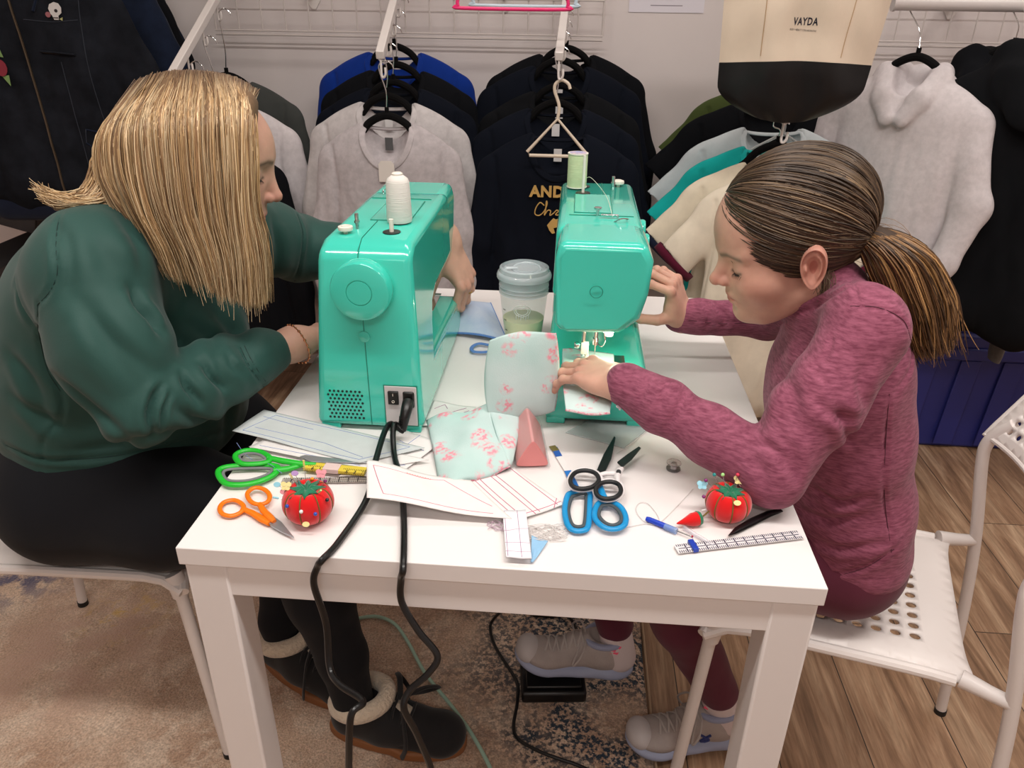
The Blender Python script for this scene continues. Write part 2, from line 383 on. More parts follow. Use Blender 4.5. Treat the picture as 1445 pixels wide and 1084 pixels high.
    bp = k.n('ShaderNodeBump', Strength=.9, Distance=.005); k.l(h, 0, bp, 'Height'); k.l(bp, 0, b, 'Normal')
    return k.m
def struct(name, mb, m, **kw):
    o = mb.build(name, m, smooth=False, **kw); o['kind'] = 'structure'; return o
M = {}
M['wall'] = mat('wall_paint', (222, 212, 210), .7, noise=(2.5, .02), bump=(300, .1, .0005), spec=.2)
M['ceil'] = mat('ceiling_paint', (225, 222, 218), .9)
WY = 2.05
struct('floor', MB().box((.3, -.6, -.05), (5.6, 5.5, .1)), floor_mat())
struct('wall_back', MB().box((.3, WY+.05, 1.35), (5.6, .1, 2.7)), M['wall'])
struct('wall_left', MB().box((-2.45, -.6, 1.35), (.1, 5.4, 2.7)), M['wall'])
struct('wall_right', MB().box((3.05, -.6, 1.35), (.1, 5.4, 2.7)), M['wall'])
struct('wall_front', MB().box((.3, -3.25, 1.35), (5.6, .1, 2.7)), M['wall'])
struct('ceiling', MB().box((.3, -.6, 2.75), (5.6, 5.5, .1)), M['ceil'])
struct('baseboard_back', MB().box((.3, WY-.006, .05), (5.4, .012, .1)), mat('baseboard_paint', (215, 208, 204), .4), bevel=.003)
# rug with a thin woven border
rug = thing('area_rug', 'beige pile rug with worn navy blue patches lying under the table', 'rug')
rx0, rx1, ry0, ry1 = -1.75, .655, -.75, 1.08
def rugfn(u, v):
    x = lerp(rx0, rx1, u); y = lerp(ry0, ry1, v); e = min(u, 1-u, v, 1-v)
    z = .011 if e > 0 else .002
    return (x+.004*math.sin(y*9)*u, y, z+.0012*math.sin(x*7+y*5))
RG = MB().grid(rugfn, 120, 90); RG.build('pile', rug_mat(), rug)
MB().tube([(rx0, ry0, .006), (rx1+.002, ry0, .006), (rx1+.003, ry1, .006), (rx0, ry1, .006)], .005, 8, closed=True).build('border', mat('rug_edge', (172, 146, 120), .9), rug)
# ---------------------------------------------------------------- lights of the shop: strip fittings on the ceiling
def ceiling_light(x, y, lx, ly, power, label):
    t = thing('ceiling_light', label, 'ceiling light', (x, y, 2.70), 0, 'ceiling light panels')
    MB().box((0, 0, -.02), (lx+.04, ly+.04, .04)).build('housing', mat('fitting_white', (235, 235, 235), .5), t)
    MB().box((0, 0, -.046), (lx, ly, .012)).build('diffuser', mat('lamp_diffuser', (255, 250, 240), .5, emit=((255, 246, 232), 2.)), t)
    ld = bpy.data.lights.new('lamp', 'AREA'); ld.shape = 'RECTANGLE'; ld.size = lx; ld.size_y = ly; ld.energy = power; ld.color = (1, .955, .91)
    o = bpy.data.objects.new('lamp', ld); COL.objects.link(o); o.location = (0, 0, -.06); o.parent = t
LP = [(-.15, -.35, 1.2, .16, 16, 'long white ceiling light nearest the table on the woman side'), (1.15, -.35, 1.2, .16, 20, 'long white ceiling light nearest the table on the girl side'),
      (.5, .95, 1.2, .16, 5.5, 'long white ceiling light above the far end of the table'), (.5, -2.0, 1.2, .3, 15, 'long white ceiling light behind the viewer'), (-1.4, .6, .3, 1.2, .6, 'ceiling light over the left clothes rack'), (2.1, .9, .3, 1.2, 6, 'ceiling light over the right clothes rack')]
for a in LP: ceiling_light(*a)
w = bpy.data.worlds.new('world'); w.use_nodes = True; SC.world = w; w.node_tree.nodes['Background'].inputs[0].default_value = (.9, .92, 1, 1); w.node_tree.nodes['Background'].inputs[1].default_value = .05
SC.view_settings.view_transform = 'Standard'; SC.view_settings.look = 'None'; SC.view_settings.gamma = 1; SC.view_settings.use_curve_mapping = False; SC.view_settings.exposure = .22
# ================================================================ table and chairs
M['white'] = mat('white_laminate', (236, 230, 228), .32, spec=.4, bump=(90, .04, .0004))
M['whitesteel'] = mat('white_painted_steel', (228, 220, 216), .35)
M['whiteplastic'] = mat('white_plastic', (232, 224, 220), .4)
M['blackrubber'] = mat('black_rubber', (22, 22, 22), .6)
TW, TD, TH = .75, .93, .74
tb = thing('table', 'white square-edged table with sewing machines, scissors and fabric on top', 'table', (TW/2, TD/2, 0))
def tlb(c, s): return ((c[0]-TW/2, c[1]-TD/2, c[2]), s)
MB().box(*tlb((TW/2, TD/2, TH-.0125), (TW, TD, .025))).build('tabletop', M['white'], tb, bevel=.0012)
for name, c, s in (('apron', (TW/2, .016, TH-.025-.024), (TW-.1, .02, .048)), ('apron', (TW/2, TD-.016, TH-.025-.024), (TW-.1, .02, .048)), ('apron', (.016, TD/2, TH-.025-.024), (.02, TD-.1, .048)), ('apron', (TW-.016, TD/2, TH-.025-.024), (.02, TD-.1, .048))):
    MB().box(*tlb(c, s)).build(name, M['white'], tb, bevel=.001)
for lx in (.004+.026, TW-.03):
    for ly in (.004+.026, TD-.03):
        MB().box(*tlb((lx, ly, (TH-.0255)/2+.006), (.052, .052, TH-.0255-.012))).build('leg', M['white'], tb, bevel=.0035, segs=3)
# perforated plates -------------------------------------------------
def perforated(nu, nv, fn, hu=.3, hv=.3, margin=1, n=12, skip=None):
    """grid of cells, each with a rounded hole; fn(u,v) maps 0..1 to space"""
    mb = MB()
    sq = []
    for k in range(n):
        a = 2*PI*(k+.5)/n; c, s = math.cos(a), math.sin(a); q = .5/max(abs(c), abs(s)); sq.append((c*q, s*q))
    for j in range(nv):
        for i in range(nu):
            cx, cy = (i+.5), (j+.5)
            hole = margin <= i < nu-margin and margin <= j < nv-margin and not (skip and skip(i, j))
            # cell corners first so neighbours meet
            ring = []
            for (x, y) in ((.5, .5), (-.5, .5), (-.5, -.5), (.5, -.5)): ring.append((x, y))
            pts = []
            m = 4
            outer = []
            for c in range(4):
                x0, y0 = ring[c]; x1, y1 = ring[(c+1) % 4]
                for t in (0, 1/3, 2/3): outer.append((x0+(x1-x0)*t, y0+(y1-y0)*t))
            vo = [fn((cx+x)/nu, (cy+y)/nv) for x, y in outer]
            if not hole: mb.add(vo, [tuple(range(12))]); continue
            inner = []
            for x, y in outer:
                a = math.atan2(y, x); inner.append((hu*math.cos(a), hv*math.sin(a)))
            vi = [fn((cx+x)/nu, (cy+y)/nv) for x, y in inner]
            mb.add(vo+vi, [(q, (q+1) % 12, 12+(q+1) % 12, 12+q) for q in range(12)])
    return mb
def weld(o, d=.0004, thick=.004, off=-1, recalc=True):
    bm = bmesh.new(); bm.from_mesh(o.data); bmesh.ops.remove_doubles(bm, verts=bm.verts, dist=d); bmesh.ops.recalc_face_normals(bm, faces=bm.faces); bm.to_mesh(o.data); bm.free()
    m = o.modifiers.new('solid', 'SOLIDIFY'); m.thickness = thick; m.offset = off
    return o
def chair(label, loc, rz):
    t = thing('chair', label, 'chair', loc, rz, 'white perforated chairs at the table')
    W = .195
    def seatfn(u, v):
        # u: rear(0) to front(1); v: side to side; narrower behind, corners drawn out to the legs
        x = lerp(-.165, .195, u); s = 2*v-1
        wd = lerp(.176, .196, u) + .012*(abs(2*u-1)**6)
        x += .016*(s**6)*(1 if u > .5 else -1)*abs(2*u-1)
        z = .445 - .010*math.cos(s*PI/2)*math.sin(PI*min(1, max(0, u))) - .020*max(0, (u-.86)/.14)**2 - .012*max(0, abs(s)-.86)/.14 - .006*max(0, (.1-u)/.1)**2
        return (x, s*wd, z)
    s = perforated(13, 14, seatfn, .30, .32, 2)
    so = weld(s.build('seat', M['whiteplastic'], t, angle=1.2), thick=.005)
    MB().tube([seatfn(1, v/16) for v in range(17)], .011, 10).tube([seatfn(u/12, 0) for u in range(1, 13)], .009, 10).tube([seatfn(u/12, 1) for u in range(1, 13)], .009, 10).build('seat_rim', M['whiteplastic'], t)
    for sg in (-1, 1):
        # front leg: socket under the seat corner, then a straight tube
        MB().tube([(.192, sg*.19, .437), (.197, sg*.193, .425), (.2, sg*.195, .395)], [.016, .016, .0135], 14).tube([(.2, sg*.195, .41), (.225, sg*.20, .008)], .0105, 14).build('front_leg', M['whitesteel'], t)
        MB().cyl((.2250, sg*.2, .012), (.2255, sg*.2, 0), .0118).build('foot_cap', M['blackrubber'], t)
        p = catmull([(-.262, sg*.2, .008), (-.242, sg*.2, .25), (-.219, sg*.2, .435), (-.190, sg*.2, .59), (-.186, sg*.197, .635), (-.196, sg*.190, .664), (-.212, sg*.180, .69)], 6)
        MB().tube(p, .0105, 14).build('rear_leg', M['whitesteel'], t)
        MB().cyl((-.262, sg*.2, .012), (-.2625, sg*.2, 0), .0118).build('foot_cap', M['blackrubber'], t)
        MB().tube([(-.155, sg*.178, .437), (-.19, sg*.19, .435), (-.219, sg*.2, .435)], [.014, .0115, .0105], 12).build('seat_bracket', M['whitesteel'], t)
    MB().tube([(.198, -.19, .424), (.198, .19, .424)], .008, 10).build('cross_bar', M['whitesteel'], t)
    def backfn(u, v):
        s = 2*v-1; hw = .2+.012*(1-abs(2*u-1))
        lo = .595-.015*(s*s)+.035*(abs(s)**5); hi = .785-.03*abs(s)**3
        z = lerp(.662-.012*s*s, .805-.03*abs(s)**3, u)
        x = -.226+.045*abs(s)**2.2-.06*u
        return (x, s*.205, z)
    b = perforated(8, 18, backfn, .31, .31, 1)
    weld(b.build('backrest', M['whiteplastic'], t, angle=1.2), thick=.005, off=0)
    e = [backfn(0, v/20) for v in range(21)]+[backfn(u/6, 1) for u in range(1, 7)]+[backfn(1, 1-v/20) for v in range(1, 21)]+[backfn(1-u/6, 0) for u in range(1, 6)]
    MB().tube(e, .0048, 8, closed=True).build('backrest_rim', M['whiteplastic'], t)
    return t
chair('white perforated chair under the girl, its open back to the right', (.952, .395, 0), math.radians(163))
chair('white perforated chair under the woman in green', (-.40, .455, .011), math.radians(4))
# ================================================================ sewing machines
M['teal'] = mat('glossy_mint_plastic', (64, 203, 182), .16, coat=.6, spec=.5)
M['tealdark'] = mat('mint_seam', (22, 130, 108), .4)
M['chrome'] = mat('chrome', (215, 215, 215), .15, metal=1.)
M['black'] = mat('black_plastic', (14, 14, 15), .35)
M['panelgrey'] = mat('socket_panel_grey', (205, 200, 200), .4)
M['cream'] = mat('cream_plastic', (236, 230, 218), .4)
def taperx(mb):
    out = []
    for x, y, z in mb.v:
        k = z/.285
        out.append((x*(1-.34*k) if x < 0 else x*(1-.10*k), y, z))
    mb.v = out; return mb
SW = 1.06
def sewing_machine(label, loc, rz, spool_front):
    t = thing('sewing_machine', label, 'sewing machine', loc, rz, 'mint sewing machines on the table')
    X = Matrix(((0, 0, 1, 0), (1, 0, 0, 0), (0, 1, 0, 0), (0, 0, 0, 1)))   # prism (y,z) extruded along x
    def yz(poly, x0, x1): return MB().prism(poly, x0, x1, X)
    # pillar, arm and base in one body; the profile is a C lying on its back
    prof = [(0, .006), (0, .262), (.006, .276), (.03, .287), (.30, .287), (.33, .283), (.33, .176), (.27, .172), (.165, .170), (.138, .158), (.128, .13), (.124, .078), (.40, .074), (.405, .006)]
    taperx(yz(prof, -.083, .080)).build('body', M['teal'], t, bevel=.011, segs=4, angle=.5)
    # arm end cover with a slanted operator corner
    Y = Matrix(((1, 0, 0, 0), (0, 0, 1, 0), (0, 1, 0, 0), (0, 0, 0, 1)))
    hp = [(-.052, .286), (.066, .286), (.0705, .262), (.067, .165), (.060, .150), (-.026, .150), (-.052, .178), (-.061, .215), (-.064, .262)]
    h = MB().prism(hp, .298, .412, Y)
    h.v = [(x, y-(.010 if z < .16 else 0)*(y > .35)-(.006 if z > .28 else 0)*(y > .35), z) for x, y, z in h.v]
    h.build('face_cover', M['teal'], t, bevel=.011, segs=4, angle=.5, recalc=True)
    MB().tube([(.012+.0088*math.cos(a*PI/12), .4121, .218+.0088*math.sin(a*PI/12)) for a in range(24)], .0005, 6, closed=True).build('screw_cover', M['tealdark'], t)
    # feet skirt at both ends
    for y0, y1 in ((.0, .03), (.375, .405)):
        for x0, x1 in ((-.0775, -.045), (.045, .0775)): MB().box(((x0+x1)/2, (y0+y1)/2, .006), (x1-x0-.004, y1-y0-.004, .012)).build('foot', M['teal'], t, bevel=.002)
    # handwheel
    R = rotmat('-y')
    MB().lathe([(.030, -.006), (.0405, -.004), (.0415, 0), (.0415, .016), (.0395, .0205), (.034, .0222), (.018, .0228), (.0178, .0215), (.0168, .0215), (.0166, .023), (0, .0235)], (.006, -.004, .228), 48, R).build('handwheel', M['teal'], t)
    MB().lathe([(.0295, 0), (.0295, .006)], (.006, 0, .228), 30, R).build('wheel_hub', M['tealdark'], t)
    MB().lathe([(.0082, 0), (.0082, .001), (.0070, .0015), (0, .0015)], (.001, -.0008, .154), 24, R).build('round_button', M['teal'], t)
    MB().tube([(.002, -.0003, .012), (.001, -.0003, .19), (.000, -.0003, .22), (.000, -.0003, .262), (.000, .006, .2768), (0, .03, .2876), (0, .12, .2876)], .0006, 6).build('seam', M['tealdark'], t)
    v = MB()
    for j in range(8):
        for i in range(8 if j % 2 else 9):
            v.cyl((-.060+.0063*i+(.003 if j % 2 else 0), -.0005, .022+.0062*j), (-.060+.0063*i+(.003 if j % 2 else 0), .0005, .022+.0062*j), .0019, 8)
    v.build('vent', mat('vent_dark', (12, 40, 34), .6), t)
    pn = MB().box((.048, -.0006, .046), (.047, .002, .064)).build('socket_panel', M['panelgrey'], t, bevel=.0008)
    MB().box((.048, -.0003, .046), (.050, .0012, .067)).build('panel_surround', M['tealdark'], t)
    sw = MB().box((.0375, -.003, .060), (.0155, .004, .021)).build('power_switch', M['black'], t, bevel=.0008)
    mk = MB(); W = Matrix.Translation((.0375, -.0052, .0655)) @ Euler((PI/2, 0, 0)).to_matrix().to_4x4(); text_on(mk, 'I', .006, W); text_on(mk, 'O', .006, Matrix.Translation((.0375, -.0052, .0545)) @ Euler((PI/2, 0, 0)).to_matrix().to_4x4()); mk.build('switch_marks', M['cream'], sw)
    MB().box((.060, -.003, .058), (.017, .005, .026)).build('socket', M['black'], t, bevel=.003)
    # top: lid, spool pins, bobbin winder, guides
    lid = MB().box((.018, .185, .2878), (.058, .12, .0016)); lid.build('lid', M['teal'], t, bevel=.0006)
    MB().tube([(-.0115, .124, .2876), (-.0115, .246, .2876), (.0475, .246, .2876), (.0475, .124, .2876)], .0007, 6, closed=True).build('lid_seam', M['tealdark'], t)
    MB().box((.006, .262, .2874), (.098, .0012, .0012)).build('top_seam', M['tealdark'], t)
    MB().cyl((.034, .062, .287), (.034, .062, .2885), .0125, 20).build('felt_pad', M['black'], t)
    MB().cyl((.034, .062, .288), (.034, .062, .306), .0032).build('spool_pin', M['cream'], t)
    MB().cyl((.034, .115, .287), (.034, .115, .350), .0025).build('spool_pin', M['cream'], t)
    MB().cyl((.034, .115, .287), (.034, .115, .289), .0125, 20).build('felt_pad', M['black'], t)
    MB().cyl((-.018, .075, .287), (-.018, .075, .309), .0028).cyl((-.018, .075, .296), (-.018, .075, .299), .004).build('bobbin_winder', M['chrome'], t)
    MB().lathe([(.003, 0), (.003, .006), (.010, .006), (.0105, .008), (.010, .011), (.006, .0115), (.0058, .0125), (0, .0125)], (-.028, .05, .286), 24).build('winder_stop', M['cream'], t)
    MB().cyl((.012, .262, .287), (.012, .262, .299), .0026).lathe([(.002, 0), (.006, .0005), (.006, .003), (.002, .0035)], (.012, .262, .297), 16).build('tension_disc', M['chrome'], t)
    MB().box((-.006, .275, .292), (.026, .005, .002)).box((-.018, .275, .289), (.003, .005, .006)).build('thread_guide', M['chrome'], t, bevel=.0004)
    MB().tube(catmull([(-.012, .297, .287), (-.022, .300, .293), (-.032, .296, .292), (-.030, .288, .289)], 5), .0011, 6).build('thread_hook', M['chrome'], t)
    MB().lathe([(.008, 0), (.0085, .004), (.0065, .007), (.006, .010), (0, .0105)], (-.005, .31, .2865), 14).build('pressure_knob', M['chrome'], t) if False else None
    # dials on the operator side
    for (y, z, r) in ((.155, .238, .018), (.235, .238, .0165), (.155, .19, .012)):
        xx = -.0775*(1-.34*z/.285)
        MB().lathe([(r*.75, -.003), (r*.8, .005), (r, .006), (r, .015), (r*.9, .018), (r*.3, .0185), (0, .0175)], (xx+.002, y, z), 30, rotmat('-x')).build('dial', M['teal'], t)
    MB().box((-.0775*(1-.34*.1/.285)-.001, .066, .12), (.014, .02, .032)).build('reverse_lever', M['teal'], t, bevel=.004)
    # needle end
    MB().box((0, .345, .0752), (.085, .075, .0016)).build('needle_plate', M['chrome'], t, bevel=.0004)
    MB().box((.026, .392, .0765), (.034, .008, .0012)).build('plate_marker', mat('grey_label', (120, 150, 140), .5), t)
    MB().cyl((.006, .350, .165), (.006, .350, .118), .0032).cyl((.006, .35, .122), (.006, .35, .112), .0046).build('needle_bar', M['chrome'], t)
    MB().cyl((.006, .350, .114), (.006, .350, .079), .0008, 6).build('needle', M['chrome'], t)
    MB().cyl((.024, .350, .165), (.024, .350, .092), .0035).build('presser_bar', M['chrome'], t)
    MB().box((.022, .352, .106), (.012, .010, .018)).box((.016, .352, .083), (.016, .022, .003)).box((.018, .350, .09), (.006, .006, .012)).build('presser_foot', M['cream'], t, bevel=.001)
    MB().lathe([(.0045, 0), (.0055, .002), (.0055, .006), (.0045, .008)], (.030, .352, .110), 14, rotmat('x')).build('thumb_screw', M['chrome'], t)
    MB().tube(catmull([(-.004, .395, .150), (-.006, .392, .135), (-.002, .376, .120), (.004, .352, .116)], 6), .0009, 6).build('thread_loop', M['chrome'], t)
    MB().lathe([(.004, 0), (.0065, .006), (.006, .010), (0, .0125)], (-.012, .372, .147), 14, rotmat('-z')).build('work_lamp', mat('warm_lamp', (255, 250, 225), .4, emit=((255, 245, 200), 6. if rz else .5)), t)
    MB().box((-.018, .345, .0764), (.0006, .06, .0006)).build('plate_line', M['black'], t)
    return t
def rotmat(a):
    return {'-y': Matrix(((1, 0, 0), (0, 0, -1), (0, 1, 0))), '-x': Matrix(((0, 0, -1), (0, 1, 0), (1, 0, 0))), 'x': Matrix(((0, 0, 1), (0, 1, 0), (-1, 0, 0))), '-z': Matrix(((1, 0, 0), (0, -1, 0), (0, 0, -1)))}[a]
SM1 = (.1625, .290, .74); SM2 = (.4975, .745, .74)
sewing_machine('mint green sewing machine on the woman side, handwheel end toward the front edge', SM1, 0, True)
sewing_machine('mint green sewing machine the girl is sewing on, needle end toward the front edge', SM2, PI, False)
ld = bpy.data.lights.new('work_lamp_light', 'POINT'); ld.energy = .22; ld.shadow_soft_size = .008; ld.color = (1, .95, .72); o = bpy.data.objects.new('work_lamp_light', ld); COL.objects.link(o); o.location = (.4975+.012, .745-.374, .74+.132)
# thread on the machines
def spool(label, loc, prof, m, extra=None):
    t = thing('thread_spool', label, 'thread spool', loc)
    MB().lathe(prof, (0, 0, 0), 32).build('thread', m, t); return t
wt = mat('white_thread', (226, 222, 216), .8, bump=(4, .5, .002), stretch=(2, 2, 220))
s1 = spool('white cone spool of thread standing on the mint machine beside the woman', (SM1[0]+.034, SM1[1]+.115, SM1[2]+.2895), [(.003, .0), (.0175, .0), (.0185, .004), (.0168, .056), (.0150, .061), (.008, .0665), (.003, .067)], wt)
MB().lathe([(.0075, .0655), (.008, .0685), (.006, .070), (.003, .0705)], (0, 0, 0), 20).build('cone_tip', M['cream'], s1); MB().cyl((0, 0, -.0006), (0, 0, .001), .013).build('spool_base', M['black'], s1)
s2 = spool('pale yellow green thread spool standing on the mint machine beside the girl', (SM2[0]-.045, SM2[1]-.075, SM2[2]+.2895), [(.003, .002), (.0165, .002), (.0168, .006), (.0168, .052), (.0165, .056), (.003, .056)], mat('green_thread', (206, 220, 176), .8, bump=(4, .5, .002), stretch=(2, 2, 240)))
MB().cyl((0, 0, 0), (0, 0, .002), .0175, 24).build('bottom_rim', M['cream'], s2); MB().cyl((0, 0, .056), (0, 0, .058), .0175, 24).build('top_rim', M['cream'], s2)
MB().cyl((0, 0, .0581), (0, 0, .0584), .0145, 24).build('round_label', mat('spool_label', (120, 150, 205), .5, noise=(90, .3), rgb2=(225, 190, 190)), s2)
th = MB().tube(catmull([(SM2[0]-.03, SM2[1]-.075, 1.045), (SM2[0]-.02, SM2[1]-.1, 1.05), (SM2[0]+.004, SM2[1]-.16, 1.034), (SM2[0]+.01, SM2[1]-.28, 1.031)], 6), .0004, 5).build('loose_thread', mat('thread_pale', (225, 225, 205), .7), s2, world=True)
# power cords: plugged into the near machine and hanging over the table edge
def cord(label, pts, r=.0036, m=None, plug=None, name='power_cord', flat=1.0):
    t = MB().tube(catmull(pts, 10), r, 10, flat=flat).build(name, m or mat('cord_black', (12, 12, 13), .32), None)
    return tag(t, label, 'cord')
P1 = (SM1[0]+.060, SM1[1]-.006, SM1[2]+.056)
pl = MB().tube([P1, (P1[0], P1[1]-.012, P1[2]-.004), (P1[0]-.002, P1[1]-.022, P1[2]-.016), (P1[0]-.004, P1[1]-.025, P1[2]-.034)], [.0085, .0085, .0075, .0045], 12)
c1 = cord('black cord plugged into the machine and looping down the left of the table edge', [(P1[0]-.004, P1[1]-.026, P1[2]-.034), aY(548, 600, .252), aZ(530, 650, .765), aT(517, 705, .012), aT(478, 765, .005), aZ(455, 790, .744), aY(448, 800, -.006), aY(443, 825, -.010), aY(460, 880, -.014), aY(465, 940, -.03), aY(478, 965, -.05), aY(512, 990, -.07), aY(495, 1012, -.09), aY(492, 1090, -.1), aY(490, 1180, -.1)], .0042)
keep(pl.build('plug', M['black']), c1)
cp = MB()
for k in range(6): cp.tube([(P1[0]-.002-.0008*k, P1[1]-.021-.0006*k, P1[2]-.013-.0035*k), (P1[0]-.002-.0008*k, P1[1]-.0212-.0006*k, P1[2]-.0152-.0035*k)], .0078-.0004*k, 12)
keep(cp.build('strain_relief', M['black']), c1)
cord('black cord running from the machine plug straight down over the table edge', [(P1[0]-.002, P1[1]-.027, P1[2]-.034), aY(556, 600, .255), aZ(556, 640, .755), aT(566, 680, .012), aT(570, 740, .008), aT(569, 800, .004), aY(566, 817, -.006), aY(567, 850, -.010), aY(590, 890, -.02), aY(617, 925, -.03), aY(605, 950, -.04), aY(578, 975, -.05), aY(570, 1000, -.06), aY(590, 1040, -.06), aY(612, 1100, -.06), aY(620, 1180, -.06)], .0042)
# ================================================================ things on the table top
TZ = .7403
def pt(x, y, up=0.): p = aT(x, y, up); return Vector((p.x, p.y, .74+up))
def sheet(name, label, cat, c4, up, m, wav=.0006, thick=.0006, fn=None, group=None, nu=24, nv=16, parent=None):
    """c4: four table positions (near left, near right, far right, far left)"""
    q = [pt(*c, 0) for c in c4]; s = random.random()*9
    def f(u, v):
        p = lerp(lerp(q[0], q[1], u), lerp(q[3], q[2], u), v); z = up+wav*(1+math.sin(u*7+s)*math.cos(v*5+s))*.5
        if fn: z += fn(u, v)
        return (p.x, p.y, .74+z)
    o = MB().grid(f, nu, nv).build(name, m, parent, solid=thick, world=parent is not None)
    if label: tag(o, label, cat, group)
    o['_'] = 0; del o['_']
    return o, f
def lines_on(f, parent, segs, m, r=.00045, name='drawn_lines', lift=.0004):
    mb = MB()
    for seg in segs:
        P = []
        for (a, b) in zip(seg[:-1], seg[1:]):
            for k in range(9): t = k/9; P.append(Vector(f(lerp(a[0], b[0], t), lerp(a[1], b[1], t)))+Vector((0, 0, lift)))
        P.append(Vector(f(*seg[-1]))+Vector((0, 0, lift))); mb.tube(P, r, 5)
    return keep(mb.build(name, m), parent)
paper = mat('pattern_paper', (232, 228, 226), .8, noise=(30, .02)); paper2 = mat('interfacing_grey', (206, 212, 212), .8, noise=(40, .03), alpha=.93)
blue_ink = mat('blue_pen', (120, 140, 190), .7); red_ink = mat('red_pen', (196, 96, 130), .7); purple_ink = mat('purple_pen', (150, 70, 130), .7)
PG = 'pattern pieces on the table'
o, f = sheet('pattern_piece', 'large white pattern piece with blue outline poking out beneath the left machine', 'pattern piece', [(329, 616), (508, 662), (600, 640), (374, 586)], .0085, paper2, .002, group=PG)
lines_on(f, o, [[(.06, .1), (.95, .1), (.95, .9), (.1, .9), (.06, .1)], [(.1, .3), (.6, .35), (.93, .2)], [(.05, .75), (.4, .72)]], blue_ink)
o, f = sheet('pattern_piece', 'white pattern piece lying below the large blue outlined one', 'pattern piece', [(352, 636), (512, 668), (606, 655), (400, 612)], .0055, paper, .0015, group=PG)
lines_on(f, o, [[(.05, .15), (.9, .15)], [(.7, .1), (.75, .9)]], blue_ink)
o, f = sheet('pattern_piece', 'pale pattern piece with faint blue lines right of the left machine', 'pattern piece', [(478, 676), (560, 676), (622, 628), (570, 610)], .0035, paper, .0015, group=PG)
lines_on(f, o, [[(.1, .2), (.9, .3)], [(.2, .8), (.9, .7)], [(.4, .0), (.45, 1)]], blue_ink)
o, f = sheet('pattern_piece', 'white pattern scrap with purple marks between the two machines', 'pattern piece', [(596, 604), (652, 606), (672, 578), (612, 568)], .002, paper, .0025, group=PG)
lines_on(f, o, [[(.2, .2), (.8, .9)], [(.35, .1), (.9, .8)], [(.1, .7), (.3, .9), (.4, .75)]], purple_ink)
# white cut piece curling over the cord at its left end
o, f = sheet('pattern_piece', 'white fabric pattern piece with pink outline lifted over the black cord', 'pattern piece', [(520, 731), (722, 742), (664, 688), (520, 677)], .010, mat('white_cloth', (234, 228, 226), .85, noise=(60, .02)), .0015, thick=.001,
             fn=lambda u, v: .020*(1-u)**1.5+.004*math.sin(u*6)*(1-u), group=PG, nu=40)
lines_on(f, o, [[(.06, .86), (.52, .84)], [(.52, .84), (.72, .9), (.95, .3)], [(.06, .86), (.12, .14)], [(.12, .14), (.9, .10)]], red_ink, .0005)
zz = [(.36+.012*k, .845+(.03 if k % 2 else 0)) for k in range(20)]; lines_on(f, o, [zz], mat('orange_stitch', (224, 130, 110), .7), .0005, 'zigzag_stitch')
o2, f = sheet('pattern_piece', 'white pattern piece crossed by long red lines below the printed fabric', 'pattern piece', [(722, 742), (796, 716), (724, 664), (655, 678)], .004, paper, .0015, group=PG)
lines_on(f, o2, [[(.12, 0), (.12, 1)], [(.22, 0), (.22, 1)], [(.45, 0), (.45, 1)], [(.55, 0.02), (.55, .98)], [(.9, .03), (.93, 1)], [(.0, .06), (1, .06)], [(.8, .0), (1, .14)]], red_ink, .0005)
o3, f = sheet('pattern_piece', 'small white fabric strip ruled with purple lines by the front table edge', 'pattern piece', [(714, 796), (750, 798), (742, 729), (709, 730)], .009, mat('white_cloth2', (230, 228, 234), .85), .001, thick=.0016, group=PG)
lines_on(f, o3, [[(.08, .02), (.08, .98)], [(.62, .02), (.62, 1)], [(0, .12), (1, .12)], [(0, .3), (1, .3)], [(0, .55), (1, .6)]], purple_ink, .0006)
o, f = sheet('fabric_scrap', 'light blue triangular fabric scrap beside the small ruled strip', 'fabric scrap', [(749, 797), (752, 797), (773, 768), (750, 760)], .003, mat('pale_blue_cloth', (146, 190, 224), .85), .0015)
# tangled threads
def threads(label, px, m, r=.0004, up=.0015, seed=1, amp=5, n=60, centre=None):
    random.seed(seed); P = []
    if centre:
        (cx, cy, w, h) = centre
        for k in range(n): a = k*.9+random.random()*.6; P.append(pt(cx+w*math.cos(a)*(.4+.6*random.random()), cy+h*math.sin(a*1.3)*(.4+.6*random.random()), up+random.random()*.003))
    else: P = [pt(x, y, up) for x, y in px]
    return tag(MB().tube(catmull(P, 6), r, 5).build('thread_tangle' if centre else 'loose_thread', m), label, 'thread')
wthr = mat('thread_white', (214, 208, 206), .7); pthr = mat('thread_lilac', (196, 172, 186), .7)
threads('tangle of pale threads beside the small ruled strip', None, wthr, centre=(765, 752, 42, 14), seed=3, n=70)
threads('small tangle of threads left of the ruled strip', None, pthr, centre=(703, 742, 16, 10), seed=5, n=34)
threads('loop of pale thread between blue scissors and seam ripper', [(880, 745), (905, 740), (930, 735), (916, 712), (902, 710), (898, 722), (912, 738), (930, 738), (955, 715), (978, 690)], wthr)
threads('blue thread hanging over the left edge of the table', [(398, 668), (380, 655), (362, 652), (345, 640), (334, 625)], blue_ink, up=.011)
threads('pale thread trailing by the clear template', [(870, 640), (890, 628), (905, 615), (915, 606)], wthr)
